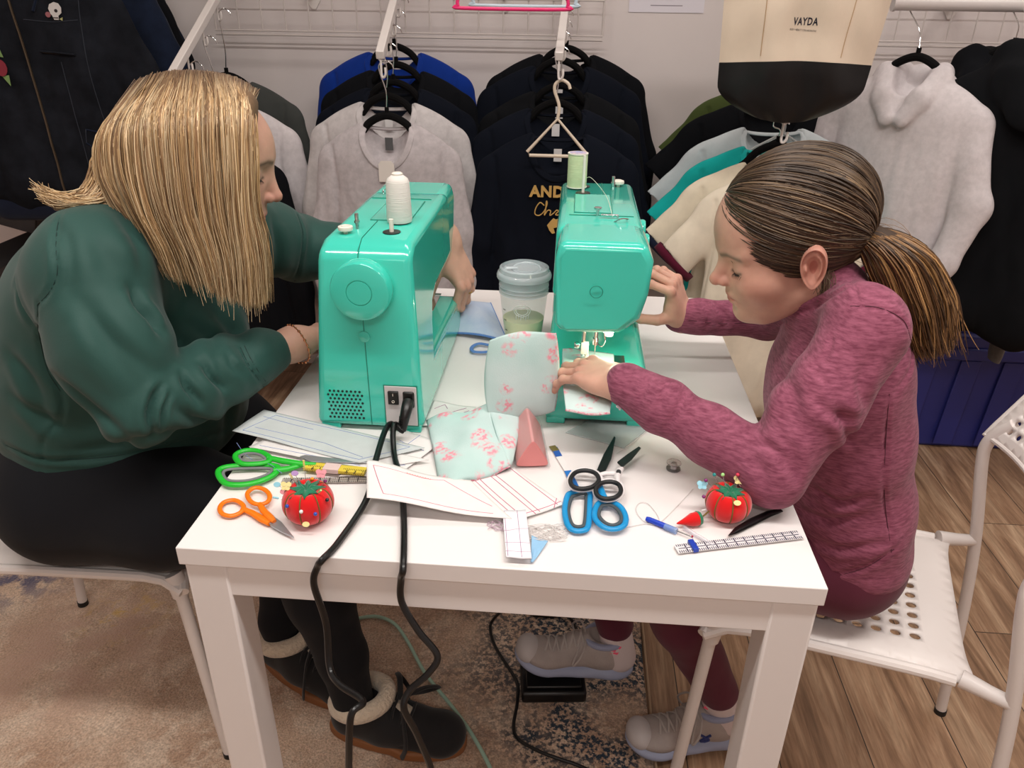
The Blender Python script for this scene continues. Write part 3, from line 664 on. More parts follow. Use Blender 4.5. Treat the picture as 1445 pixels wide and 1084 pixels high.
# --- pincushions
redf = mat('red_felt', (214, 10, 14), .85, sheen=.5, bump=(500, .3, .0008), spec=.2); greenf = mat('green_felt', (28, 118, 84), .9, sheen=.3, bump=(500, .3, .0006)); olive = mat('olive_cord', (120, 96, 42), .8)
PB = {}
def tomato(label, px_c, r, straw, key):
    # base centre on the table
    c = pt(*px_c); t = thing('pincushion', label, 'pincushion', tuple(c)); h = r*.90; nl = 8
    def surf(u, v):
        a = 2*PI*u; th = PI*v; rr = r*math.sin(th)**.82; lob = 1-.055*(abs(math.cos(a*nl/2))**14)*math.sin(th)
        z = h*.93-h*.93*math.cos(th)*(1 if th > PI/2 else .96)
        z -= .012*max(0, math.cos(PI-th))**10
        return (rr*lob*math.cos(a), rr*lob*math.sin(a), z)
    mb = MB().grid(lambda u, v: surf(u, .001+.998*v), 96, 32, closeu=True); mb.build('cushion', redf, t)
    for k in range(nl):
        u = (k+.0)/nl*1.0
        u = k/nl+ .5/nl*0
        MB().tube([Vector(surf(u, v/20))*1.0+Vector((math.cos(2*PI*u), math.sin(2*PI*u), .5))*.0006 for v in range(5, 20)], .0008, 6).build('rib_cord', olive, t)
    pts = []
    for k in range(16):
        a = 2*PI*k/16+.2; rr = r*(.74 if k % 2 == 0 else .36)*(1+.12*math.sin(k*2.1)); vv = 1-math.asin(min(.99, (rr/r)**(1/.82)))/PI
        p = Vector(surf(a/(2*PI), vv)); pts.append(p+Vector((0, 0, .0016)))
    ctr = Vector(surf(0, .999))+Vector((0, 0, .002)); lf = MB(); ring2 = [lerp(ctr, p, .5)+Vector((0, 0, .0035)) for p in pts]
    n = 16; lf.add([ctr]+ring2+pts, [(0, 1+i, 1+(i+1) % n) for i in range(n)]+[(1+i, 1+n+i, 1+n+(i+1) % n, 1+(i+1) % n) for i in range(n)]); lf.build('felt_leaf', greenf, t, solid=.0014)
    W = Matrix.Translation(c); V = [tuple(W @ Vector(v)) for v in mb.v]; PB[key] = (BVHTree.FromPolygons(V, mb.f), c, r, h)
    if straw:
        a = pt(*straw[0], .010)-c; b = pt(*straw[1], .008)-c; d = (b-a).normalized()
        s = MB().tube([a, lerp(a, b, .12), lerp(a, b, .35), lerp(a, b, .7), b], [.004, .0088, .0085, .004, .0008], 18); s.build('strawberry', redf, t)
        MB().tube([a-d*.003, a, a+d*.004], [.003, .0085, .0096], 10).build('strawberry_leaf', greenf, t)
        MB().tube([a-d*.002, a-d*.012+Vector((0, 0, .008))], .001, 6).build('strawberry_cord', olive, t)
    return t
tomato('red tomato pincushion with green felt leaf beside the orange scissors', (438, 733), .0315, None, 'L')
tomato('red tomato pincushion with hanging strawberry beside the black tweezers', (1024, 731), .0285, ((988, 731), (955, 739)), 'R')
steel = mat('pin_steel', (190, 190, 190), .25, metal=1.)
PC = {k: mat('pin_'+k.replace(' ', '_'), c, .3, coat=.3) for k, c in dict(yellow=(238, 222, 130), lilac=(186, 150, 205), pink=(238, 160, 170), purple=(130, 40, 110), orange=(240, 150, 30), sky=(150, 210, 228), green=(170, 222, 140), black=(22, 22, 26), blue=(40, 80, 180), white=(240, 238, 236), cream=(244, 228, 160), red=(220, 50, 80), teal=(20, 140, 140)).items()}
def pin(key, px, py, col, shape, side):
    bv, c, r, h = PB[key]; hp = hit(bv, px, py); where = 'left' if key == 'L' else 'right'
    cen = Vector((c.x, c.y, c.z+h*.85))
    if hp is not None:
        n = (hp-cen).normalized(); head = hp+n*(.0035 if shape in ('ball', 'flat') else .005); root = hp-n*.004
    else:
        head = aY(px, py, c.y+(.006 if py < 700 else -.004)); d = (head-cen); root = cen+d.normalized()*r*.80
    t = thing('pin', '%s %s-headed pin stuck in the %s tomato pincushion' % (col, dict(ball='ball', flat='flat oval', stick='bar', fly='butterfly')[shape], where if False else ('strawberry' if key == 'R' else 'plain')), 'pin', tuple(head), 0, 'pins in the '+('strawberry' if key == 'R' else 'plain')+' tomato pincushion')
    MB().tube([(0, 0, 0), tuple(root-head)], .00035, 5).build('shaft', steel, t)
    m = PC[col]; R = (head-root).normalized().to_track_quat('Z', 'Y').to_matrix(); view = Vector((0, -.8, .6))
    if shape == 'ball': MB().ball((0, 0, 0), .0024, 12).build('head', m, t)
    elif shape == 'stick': MB().tube([R @ Vector((0, 0, -.001)), R @ Vector((0, 0, .006))], .0013, 8).build('head', m, t)
    elif shape == 'flat': MB().lathe([(.0004, -.0006), (.0042, -.0006), (.0046, 0), (.0042, .0006), (.0004, .0006)], (0, 0, 0), 16, (view.to_track_quat('Z', 'Y').to_matrix()), sx=1, sy=.72).build('head', m, t)
    else:
        q = view.to_track_quat('Z', 'Y').to_matrix(); b = MB()
        for s in (-1, 1):
            for (x, y, rr) in ((.0034, .0024, .0032), (.0028, -.0022, .0025)): b.lathe([(.0003, -.0006), (rr, -.0006), (rr*1.05, 0), (rr, .0006), (.0003, .0006)], q @ Vector((s*x, y, 0)), 12, q)
        b.tube([q @ Vector((0, -.0045, 0)), q @ Vector((0, .0045, 0))], .0008, 6).build('head', m, t)
for a in ((429, 656, 'yellow', 'stick'), (416, 668, 'lilac', 'flat'), (453, 669, 'pink', 'fly'), (459, 679, 'purple', 'ball'), (440, 680, 'orange', 'ball'), (391, 684, 'sky', 'flat'), (400, 694, 'pink', 'flat'), (408, 690, 'cream', 'fly'), (398, 704, 'sky', 'stick'),
          (426, 690, 'teal', 'stick'), (448, 697, 'green', 'stick'), (459, 706, 'black', 'ball'), (408, 714, 'blue', 'ball'), (426, 721, 'white', 'ball'), (444, 724, 'blue', 'ball'), (432, 737, 'cream', 'flat'), (412, 674, 'cream', 'stick')): pin('L', *a, 0)
for a in ((1008, 670, 'teal', 'ball'), (1020, 670, 'green', 'ball'), (1041, 670, 'red', 'ball'), (991, 685, 'sky', 'fly'), (996, 678, 'purple', 'ball'), (1043, 678, 'cream', 'fly'), (1048, 684, 'pink', 'flat'), (1037, 683, 'sky', 'stick'), (1058, 694, 'sky', 'flat'), (993, 701, 'purple', 'ball'), (1039, 710, 'cream', 'flat'), (997, 719, 'white', 'stick')): pin('R', *a, 0)
# --- scissors, drawn flat on the table
blade_m = mat('scissor_steel', (176, 178, 182), .38, metal=.7); darkblade = mat('dark_blade', (58, 66, 66), .35, metal=.8)
def loop(pts, r, m, parent, name='handle', z=.007, flat=.8, n=5):
    return MB().tube(catmull([pt(x, y, z) for x, y in pts], n, True), r, 12, closed=True, flat=flat, up=(0, 0, 1)).build(name, m, parent, world=True)
def plate(pts, z0, z1, m, parent, name, bevel=.0004, world=True):
    P = [pt(*p) for p in pts]; a = sum((P[i].x*P[(i+1) % len(P)].y-P[(i+1) % len(P)].x*P[i].y) for i in range(len(P)))
    if a < 0: P = P[::-1]
    return MB().prism([(p.x, p.y) for p in P], .74+z0, .74+z1).build(name, m, parent, bevel=bevel, world=world)
green = mat('green_plastic', (34, 186, 48), .35); grey_in = mat('grey_grip', (118, 120, 122), .6); orange = mat('orange_plastic', (240, 122, 12), .35); bluep = mat('bright_blue_plastic', (26, 146, 208), .35)
wpl = mat('white_scissor_plastic', (228, 222, 222), .35); blk = mat('black_grip', (24, 26, 28), .5); dgrip = mat('slate_grip', (70, 80, 86), .6)
t = thing('scissors', 'green-handled scissors with grey grips by the left table edge', 'scissors', tuple(pt(420, 670)))
loop([(308, 668), (316, 660), (345, 657), (385, 657), (392, 663), (380, 674), (352, 683), (320, 683)], .0042, green, t); loop([(315, 669), (321, 663), (348, 661), (378, 661), (384, 664), (374, 671), (350, 678), (323, 678)], .0022, grey_in, t, 'grip')
loop([(332, 643), (346, 636), (365, 637), (380, 645), (378, 652), (360, 655), (340, 654)], .0040, green, t, z=.011); loop([(338, 644), (349, 640), (364, 641), (374, 647), (371, 650), (358, 651), (343, 650)], .0021, grey_in, t, 'grip', z=.011)
MB().tube([pt(x, y, .008) for x, y in ((386, 664), (405, 662), (428, 656))], [.0045, .0048, .0035], 12, flat=.8).build('handle_shank', green, t, world=True); MB().tube([pt(x, y, .011) for x, y in ((378, 646), (400, 651), (428, 655), (446, 655))], [.0042, .005, .0045, .0025], 12, flat=.8).build('handle_shank', green, t, world=True)
plate([(424, 652), (432, 650), (525, 661), (440, 660)], .008, .0095, blade_m, t, 'blade'); plate([(424, 654), (428, 660), (470, 667), (530, 668), (440, 655)], .006, .0075, blade_m, t, 'blade')
t = thing('scissors', 'small orange-handled scissors beside the left pincushion', 'scissors', tuple(pt(370, 728)))
loop([(310, 718), (316, 709), (331, 706), (343, 713), (341, 722), (328, 728), (315, 726)], .0031, orange, t, z=.005); loop([(349, 697), (358, 689), (371, 690), (380, 698), (378, 708), (366, 712), (354, 708)], .0031, orange, t, z=.008)
MB().tube([pt(x, y, .005) for x, y in ((342, 718), (356, 724), (370, 733), (381, 739))], [.0036, .0044, .005, .004], 12, flat=.7).build('handle_shank', orange, t, world=True); MB().tube([pt(x, y, .008) for x, y in ((366, 711), (372, 721), (382, 731), (387, 736))], [.0036, .0044, .0048, .003], 12, flat=.7).build('handle_shank', orange, t, world=True)
plate([(376, 739), (386, 733), (398, 742), (416, 764), (400, 757), (384, 748)], .004, .0062, blade_m, t, 'blade')
t = thing('scissors', 'large bright blue-handled scissors in front of the right machine', 'scissors', tuple(pt(845, 690)))
loop([(800, 702), (805, 696), (822, 692), (832, 694), (832, 712), (830, 742), (822, 749), (808, 748), (800, 738), (797, 720)], .0038, bluep, t, z=.006); loop([(806, 704), (810, 700), (822, 697), (827, 698), (827, 713), (825, 738), (820, 743), (810, 742), (805, 735), (802, 720)], .0024, dgrip, t, 'grip', z=.006)
loop([(842, 714), (850, 708), (862, 708), (876, 716), (883, 730), (880, 742), (866, 747), (850, 743), (839, 730)], .0038, bluep, t, z=.009); loop([(848, 716), (853, 713), (862, 713), (872, 720), (877, 731), (874, 738), (864, 741), (853, 737), (845, 727)], .0024, dgrip, t, 'grip', z=.009)
MB().tube([pt(x, y, .007) for x, y in ((828, 694), (838, 688), (847, 680))], [.004, .005, .004], 12, flat=.8).build('handle_shank', bluep, t, world=True); MB().tube([pt(x, y, .009) for x, y in ((856, 709), (850, 697), (846, 684))], [.004, .0048, .004], 12, flat=.8).build('handle_shank', bluep, t, world=True)
plate([(840, 676), (851, 679), (862, 656), (868, 626), (866, 624), (851, 650)], .008, .0105, darkblade, t, 'blade'); MB().cyl(pt(848, 676, .010), pt(848, 676, .0125), .0035).build('pivot_screw', steel, t, world=True)
t = thing('scissors', 'small white and black-handled scissors resting on the blue pair', 'scissors', tuple(pt(868, 665)))
loop([(805, 677), (812, 667), (826, 664), (840, 668), (845, 678), (836, 687), (820, 690), (808, 686)], .0030, blk, t, 'grip', z=.0185, flat=1.); loop([(803, 677), (811, 665), (826, 662), (842, 667), (848, 678), (838, 689), (820, 692), (806, 688)], .0034, wpl, t, z=.0145)
loop([(841, 690), (849, 682), (862, 680), (873, 684), (876, 694), (868, 702), (853, 704), (843, 699)], .0030, blk, t, 'grip', z=.0185, flat=1.); loop([(840, 690), (849, 680), (862, 678), (875, 682), (879, 694), (870, 704), (853, 706), (842, 700)], .0034, wpl, t, z=.0145)
MB().tube([pt(x, y, .015) for x, y in ((842, 671), (855, 668), (868, 668))], [.003, .0036, .0045], 12, flat=.8).build('handle_shank', wpl, t, world=True); MB().tube([pt(x, y, .017) for x, y in ((872, 684), (871, 673), (874, 664), (878, 661))], [.003, .0042, .005, .003], 12, flat=.8).build('handle_shank', wpl, t, world=True)
plate([(870, 665), (877, 672), (890, 661), (903, 645), (900, 643), (884, 654)], .013, .0155, darkblade, t, 'blade'); MB().cyl(pt(873, 666, .018), pt(873, 666, .0215), .0034).build('pivot_screw', blk, t, world=True)
# --- measuring things
yel = mat('tape_yellow', (222, 196, 66), .5); tapeb = mat('tape_black_ink', (30, 28, 26), .6)
t = thing('tape_measure', 'folded yellow tape measure held by a pale pink band', 'tape measure', tuple(pt(474, 662)))
def tape(c0, c1, z, w, m, parent, name, th=.0012):
    a = pt(*c0, z); b = pt(*c1, z); d = (b-a).normalized(); s = Vector((-d.y, d.x, 0))*w/2; return MB().prism([(p.x, p.y) for p in (a-s, b-s, b+s, a+s)], .74+z, .74+z+th).build(name, m, parent, bevel=.0003, world=True)
tape((431, 660), (516, 668), .0065, .0150, yel, t, 'tape', .005); tape((458, 663), (480, 665), .0060, .0160, mat('pale_pink_band', (222, 196, 192), .6), t, 'band', .0066)
a = pt(431, 660, .0116); b = pt(516, 668, .0116); d = (b-a); s = Vector((-d.y, d.x, 0)).normalized(); mk = MB()
for k in range(1, 34):
    p = a+d*(k/34)
    if .30 < k/34 < .60: continue
    L = .006 if k % 4 == 0 else .003; mk.box(tuple(p-s*(.0073-L/2)), (.0006, L, .0004), (0, 0, math.atan2(d.y, d.x))); mk.box(tuple(p+s*(.0073-L/2)), (.0006, L, .0004), (0, 0, math.atan2(d.y, d.x)))
for n_, k in (('6', .12), ('1', .24), ('2', .82), ('3', .68)): text_on(mk, n_, .008, Matrix.Translation(a+d*k) @ Matrix.Rotation(math.atan2(d.y, d.x), 4, 'Z'), extrude=.0002)
keep(mk.build('markings', tapeb, smooth=False), t)
def ruler(label, name, a, b, w, base, ink, z=.003, slider=None, th=.0012, numbers=True, head=True):
    t = thing(name, label, 'ruler', tuple((pt(*a)+pt(*b))/2)); A = pt(*a, z); B = pt(*b, z); d = B-A; L = d.length; u = d/L; s = Vector((-u.y, u.x, 0)); ang = math.atan2(d.y, d.x)
    MB().prism([(p.x, p.y) for p in (A-s*w/2, B-s*w/2, B+s*w/2, A+s*w/2)], .74+z, .74+z+th).build('blade', base, t, bevel=.0002, world=True)
    mk = MB(); zt = .74+z+th+.0001; n = int(L/.0025)
    for k in range(1, n):
        p = A+d*(k/n); l = w*(.42 if k % 5 == 0 else .26)
        for sg in (-1, 1): mk.box((p.x+sg*s.x*(w/2-l/2), p.y+sg*s.y*(w/2-l/2), zt), (.0009 if k % 5 else .0016, l, .0003), (0, 0, ang))
    mk.box(((A.x+B.x)/2, (A.y+B.y)/2, zt), (L*.96, w*.07, .0003), (0, 0, ang)); keep(mk.build('markings', ink, smooth=False), t)
    if slider: c = pt(*slider, z); MB().box((c.x, c.y, .74+z+.0018), (.007, w*1.25, .0055), (0, 0, ang)).build('slider', mat('slider_blue', (22, 60, 170), .4), t, bevel=.0008, world=True)
    return t
ruler('clear ruler with black markings under the yellow tape measure', 'ruler', (398, 679), (577, 677), .0115, mat('clear_ruler', (190, 180, 172), .2, alpha=.7), mat('ink_dark', (38, 28, 30), .6), z=.0028)
ruler('white hem gauge with dark markings and blue slider at the front right', 'hem_gauge', (954, 776), (1130, 755), .0150, mat('gauge_white', (226, 222, 224), .4), mat('ink_indigo', (34, 26, 60), .6), slider=(978, 772))
# --- seam ripper, tweezers, bobbin, blue tag
t = thing('seam_ripper', 'blue-handled seam ripper with clear collar in front of the strawberry', 'seam ripper', tuple(pt(960, 748)))
MB().tube([pt(x, y, .0045) for x, y in ((912, 732), (916, 733.5), (950, 747))], [.0028, .0036, .0034], 12).build('handle', mat('royal_blue_plastic', (20, 62, 190), .3), t, world=True)
MB().tube([pt(x, y, .0045) for x, y in ((938, 743), (955, 750))], .0042, 12).build('collar', mat('clear_blue', (150, 180, 230), .1, alpha=.55), t, world=True)
MB().tube([pt(x, y, .0045) for x, y in ((950, 747), (972, 756), (978, 760))], [.0012, .0009, .0004], 8).build('blade', steel, t, world=True); MB().ball(pt(977, 757, .006), .0014, 8).build('safety_ball', mat('ruby_red', (180, 30, 60), .3), t, world=True)
MB().tube([pt(x, y, .0035) for x, y in ((965, 745), (990, 760), (1008, 771))], [.003, .0028, .0022], 10).build('clear_cap', mat('clear_cap', (210, 210, 220), .08, alpha=.35), t, world=True)
t = thing('tweezers', 'black tweezers lying against the strawberry pincushion', 'tweezers', tuple(pt(1066, 740)))
for k, (z, off) in enumerate(((.0028, 1.5), (.0068, -1.5))):
    pp = [(1102, 720), (1085, 725+off), (1062, 736+off), (1040, 748+off), (1028, 756)]; Wd = [.0038, .0042, .0048, .0035, .0006]
    MB().tube([pt(x, y, z) for x, y in pp], Wd, 12, flat=.32, up=(0, 0, 1)).build('arm', mat('tweezer_black', (16, 14, 16), .35), t, world=True)
t = thing('bobbin', 'clear plastic bobbin between the white scissors and the girl\'s sleeve', 'bobbin', tuple(pt(950, 662))); clr = mat('clear_bobbin', (235, 232, 232), .06, trans=.85, ior=1.45)
for z in (0, .0095): MB().lathe([(.003, z), (.0100, z), (.0102, z+.0007), (.0100, z+.0014), (.003, z+.0014)], (0, 0, 0), 28).build('flange', clr, t)
MB().lathe([(.0032, .001), (.0032, .0098), (.0045, .0098), (.0045, .001)], (0, 0, 0), 20).build('core', mat('bobbin_core', (215, 212, 212), .2), t)
t = thing('tape_strip', 'short blue and white tape strip between the pink case and blue scissors', 'tape measure', tuple(pt(796, 660)))
tape((782, 632), (789, 645), .002, .0095, mat('tape_navy', (40, 90, 170), .5), t, 'tape_end'); tape((789, 645), (803, 668), .002, .0095, paper, t, 'tape'); tape((801, 665), (812, 688), .0021, .0098, mat('tape_blue', (28, 110, 190), .5), t, 'tape_end'); tape((779, 630), (785, 637), .0022, .0098, mat('tape_olive', (120, 112, 60), .5), t, 'tape_end')
# --- clear quilting template under the right machine
plc = [(798, 612), (880, 634), (918, 604), (840, 590)]; o = plate(plc, .0008, .0028, mat('clear_template', (206, 216, 216), .08, alpha=.38), None, 'plastic_template', world=False); tag(o, 'clear square plastic template lying in front of the right machine', 'template')
# --- pink triangular case with clear sleeve
a = pt(751, 662); b = pt(740, 596); u = (b-a).normalized(); s = Vector((u.y, -u.x, 0)); t = thing('pencil_case', 'pink triangular tube in a clear sleeve under the printed fabric', 'case', tuple(pt(750, 620)))
def tri(r, k=0): 
    base = [(-.0275, .002), (0, .050), (.0275, .002)]; P = [Vector((x*r, y*r+(1-r)*.016, 0)) for x, y in base]; out = []
    for i in range(3):
        p = P[i]; q0 = P[i-1]; q1 = P[(i+1) % 3]
        for tt in (.22, .10, .03): out.append(lerp(p, q0, tt)+(0*p))
        for tt in (.03, .10, .22): out.append(lerp(p, q1, tt))
    for _ in range(3): out = [(out[i-1]+out[i]*2+out[(i+1) % len(out)])/4 for i in range(len(out))]
    o2 = [(out[i-1]+out[i]*2+out[(i+1) % len(out)])/4 for i in range(len(out))]; return [(p.x, p.y) for p in o2]
def Mx(o): return Matrix(((s.x, 0, u.x, o.x), (s.y, 0, u.y, o.y), (0, 1, 0, .7405), (0, 0, 0, 1)))
MB().prism(tri(.94), .001, .105, Mx(a)).build('tube', mat('salmon_pink', (226, 140, 138), .45), t, bevel=.003, segs=3, world=True, recalc=True)
cs = MB(); pr = tri(1.05); n = len(pr); W = Mx(a); vs = [W @ Vector((x, y, z)) for z in (-.004, .04, .115) for x, y in pr]; cs.add(vs, [(j*n+i, j*n+(i+1) % n, (j+1)*n+(i+1) % n, (j+1)*n+i) for j in range(2) for i in range(n)]); cs.build('clear_sleeve', mat('clear_film', (215, 215, 215), .05, alpha=.22, spec=.8), t, world=True)
# --- plastic cup
cc = pt(737, 448); t = thing('cup', 'clear plastic cup with lid half full of pale yellow drink', 'cup', (float(aY(738, 470, .625).x), .625, .74)); t.scale = (1.12, 1.12, 1.12); clear = mat('clear_cup', (232, 236, 238), .08, alpha=.28, spec=.9); lidm = mat('cup_lid', (222, 228, 234), .12, alpha=.42, spec=.8); drink = mat('pale_drink', (240, 232, 176), .25)
H = .128
MB().lathe([(.0005, .003), (.026, .003), (.0275, 0), (.0285, .003), (.0395, H-.022), (.0398, H-.019), (.0395, H-.016), (.0405, H-.012), (.0408, H)], (0, 0, 0), 48).build('cup_body', clear, t)
MB().lathe([(.0005, .004), (.0270, .004), (.0335, .054), (.0005, .054)], (0, 0, 0), 40).build('drink', drink, t)
for z in (.098, .104, .110): MB().lathe([(.0392+.00005*(z-.096)*1000, z-.0006), (.0402, z), (.0392, z+.0006)], (0, 0, 0), 40).build('rib', lidm, t)
MB().lathe([(.0418, H-.006), (.0436, H-.005), (.0440, H-.001), (.0425, H+.003), (.0400, H+.005), (.0392, H+.011), (.036, H+.0125), (.0345, H+.008), (.0005, H+.008)], (0, 0, 0), 48).build('lid', lidm, t)
MB().tube([(.022*math.cos(a)+.004, .020*math.sin(a)-.004, H+.0095+.003*math.sin(a)) for a in [2*PI*k/30 for k in range(30)]], .0022, 8, closed=True).lathe([(.0003, 0), (.019, 0), (.0205, .0015), (.019, .003), (.0003, .003)], (.004, -.004, H+.008), 30).build('lid_flap', lidm, t)
MB().tube([(-.034, -.016, H+.002), (-.028, -.014, H+.013), (-.010, -.010, H+.0125)], [.004, .005, .003], 10, flat=.5).build('lid_hinge', lidm, t)
em = MB(); 
def cyl_pt(a, z): r_ = .0285+(.0395-.0285)*(z-.003)/(H-.025)+.0006; return Vector((r_*math.cos(a), r_*math.sin(a), z))
for rr in (.009, .0125): em.tube([cyl_pt(-PI/2+rr*math.cos(q)/.035, .078+rr*math.sin(q)*.8) for q in [2*PI*k/30 for k in range(30)]], .0007, 5, closed=True)
for k in range(6): a_ = -PI/2+(k-2.5)*.11; em.tube([cyl_pt(a_, .062+.003*(k % 2)), cyl_pt(a_+.02, .071)], .0006, 5)
em.build('embossed_mark', mat('emboss', (236, 236, 232), .3, alpha=.7), t)
mk = MB()
for k, z in enumerate((.038, .056, .074)): mk.tube([cyl_pt(PI*1.18, z), cyl_pt(PI*1.23, z)], .0006, 5)
mk.build('fill_lines', mat('fill_ink', (60, 60, 60), .6), t)
# --- printed fleece being sewn
def print_mat():
    k = NT('printed_fleece'); b = k.b; tc = k.n('ShaderNodeTexCoord'); v = k.n('ShaderNodeTexVoronoi', Scale=26., Randomness=.75); n = k.n('ShaderNodeTexNoise', Scale=170., Detail=3.); n3 = k.n('ShaderNodeTexNoise', Scale=60., Detail=2.)
    for x in (v, n, n3): k.l(tc, 'Object', x, 'Vector')
    def rmp(src, o, p0, p1, a, c):
        r = k.n('ShaderNodeValToRGB'); r.color_ramp.elements[0].position = p0; r.color_ramp.elements[1].position = p1; r.color_ramp.elements[0].color = a; r.color_ramp.elements[1].color = c; k.l(src, o, r, 'Fac'); return r
    r1 = rmp(v, 'Distance', .34, .46, (1, 1, 1, 1), (0, 0, 0, 1)); r2 = rmp(n, 'Fac', .44, .56, (.15, .15, .15, 1), (1, 1, 1, 1)); r3 = rmp(n3, 'Fac', .40, .50, (0, 0, 0, 1), (1, 1, 1, 1))
    m1 = k.n('ShaderNodeMath', operation='MULTIPLY'); k.l(r1, 'Color', m1, 0); k.l(r2, 'Color', m1, 1); m2 = k.n('ShaderNodeMath', operation='MULTIPLY'); k.l(m1, 0, m2, 0); k.l(r3, 'Color', m2, 1)
    base = k.n('ShaderNodeTexNoise', Scale=9., Detail=3.); k.l(tc, 'Object', base, 'Vector'); rb = rmp(base, 'Fac', .35, .65, (*lin((182, 210, 206)), 1), (*lin((206, 222, 221)), 1))
    mx = k.n('ShaderNodeMix', data_type='RGBA'); k.l(m2, 0, mx, 0); k.l(rb, 'Color', mx, 6); mx.inputs[7].default_value = (*lin((232, 150, 164)), 1); k.l(mx, 2, b, 'Base Color'); b.inputs['Roughness'].default_value = .9; b.inputs['Specular IOR Level'].default_value = .15
    nb = k.n('ShaderNodeTexNoise', Scale=600., Detail=2.); k.l(tc, 'Object', nb, 'Vector'); bp = k.n('ShaderNodeBump', Strength=.35, Distance=.0008); k.l(nb, 'Fac', bp, 'Height'); k.l(bp, 0, b, 'Normal'); return k.m
pm = print_mat(); edg = mat('pink_edging', (220, 100, 130), .8, noise=(240, .1), rgb2=(214, 226, 222)); seamm = mat('print_seam', (150, 178, 176), .8)
fb = thing('printed_fabric', 'pale aqua fleece with pink print being sewn at the right machine', 'fabric', tuple(pt(700, 600)))
def bez(c4, bulge=0., bd=Vector((0, -1, .3)), wav=.002, fr=1.):
    s_ = random.random()*5
    def f(u, v):
        p = lerp(lerp(c4[0], c4[1], u), lerp(c4[3], c4[2], u), v); e = (4*u*(1-u))**.45*(4*v*(1-v))**.45
        p = p+bd*(bulge*e)+Vector((0, 0, 1))*wav*math.sin(u*6*fr+s_)*math.cos(v*5*fr+s_); return p
    return f
def pillow(name, c4, th, bd, parent, wav=.002, back=True, fr=1., round_=.0):
    f = bez(c4, th, bd, wav, fr); f2 = bez(c4, -th*.4, bd, 0)
    def ff(u, v):
        if round_:
            x, y = 2*u-1, 2*v-1; m_ = max(abs(x), abs(y)); 
            x2 = x*(1-round_*.5*y*y); y2 = y*(1-round_*.5*x*x); u, v = (x2+1)/2, (y2+1)/2
        return f(u, v)
    mb = MB().grid(ff, 44, 44); o = mb.build(name, pm, parent, solid=.004, world=True); return o, ff
B4 = [aY(684, 590, .300), aY(787, 584, .325), aY(789, 462, .330), aY(686, 474, .315)]
o, f = pillow('pouch_panel', B4, .012, Vector((0, -1, .1)), fb, .0015, round_=.22)
MB().tube([f(.04, .30+.0*k) if k == 0 else f(.04+.70*k/16, .30+.012*math.sin(k)) for k in range(17)]+[], .0007, 5).build('stitch_line', seamm, fb, world=True)
MB().tube([f(.035, .3+.55*k/14) for k in range(15)], .0007, 5).build('stitch_line', seamm, fb, world=True)
MB().tube([f(u/20, 0) for u in range(21)]+[f(1, v/20) for v in range(1, 21)], .0018, 6).build('edging', edg, fb, world=True)
A4 = [aZ(797, 582, .818), aZ(862, 586, .818), aZ(868, 500, .820), aZ(792, 492, .820)]
o, f = pillow('stitched_pad', A4, .003, Vector((0, -.3, 1)), fb, .001, round_=.1); MB().tube([f(u/20, 0) for u in range(21)], .0019, 6).build('edging', edg, fb, world=True)
MB().tube([f(.25, .1), f(.28, .3), f(.05, .55)], .0006, 5).build('drawn_line', mat('grey_pen', (110, 100, 130), .7), fb, world=True)
C4 = [pt(623, 691, .004), pt(719, 661, .010), aY(690, 574, .318), pt(603, 592, .006)]
o, f = pillow('hanging_flap', C4, .010, Vector((0, -.3, 1)), fb, .004, fr=1.4); MB().tube([f(u/24, 0) for u in range(25)]+[f(1, v/20) for v in range(1, 21)], .0018, 6).build('edging', edg, fb, world=True); MB().tube([f(u/24, .92) for u in range(25)], .0007, 5).build('stitch_line', mat('pink_stitch', (214, 120, 150), .8), fb, world=True)
D4 = [pt(718, 661, .011), pt(722, 652, .013), aY(737, 587, .318), aY(688, 572, .316)]
o, f = pillow('draped_fold', D4, .006, Vector((0, -.6, .8)), fb, .001); MB().tube([f(1, v/20) for v in range(21)], .0018, 6).build('edging', edg, fb, world=True)
# --- small blue fabric mask by the far hand of the woman
bmk = thing('fabric_mask', 'pale blue fabric piece with blue trim under the hand of the woman', 'fabric', tuple(pt(672, 470)))
def bf(u, v):
    q = [pt(640, 470, .006), pt(716, 483, .004), pt(692, 428, .02), pt(648, 424, .05)]; p = lerp(lerp(q[0], q[1], u), lerp(q[3], q[2], u), v); return p+Vector((0, 0, .018*math.sin(PI*u)*math.sin(PI*min(1, v*.9+.1))))
bcl = mat('pale_blue_fleece', (196, 208, 228), .9, noise=(14, .05), rgb2=(168, 188, 220)); bt_ = mat('blue_trim', (92, 132, 196), .8)
MB().grid(bf, 30, 30).build('cloth', bcl, bmk, solid=.003, world=True); MB().tube([bf(0, 1-v/10) for v in range(10)]+[bf(u/20, 0) for u in range(21)]+[bf(1, v/10) for v in range(1, 11)], .0022, 8).build('trim', bt_, bmk, world=True)
MB().tube(catmull([pt(x, y, .006) for x, y in ((690, 487), (676, 485), (666, 490), (668, 496), (684, 497), (700, 494))], 5), .0035, 8, flat=.6).build('loop', bt_, bmk, world=True)
MB().tube(catmull([pt(x, y, .012) for x, y in ((718, 484), (738, 470), (750, 472), (744, 462))], 5), .0012, 6).build('ear_cord', bt_, bmk, world=True) if False else None
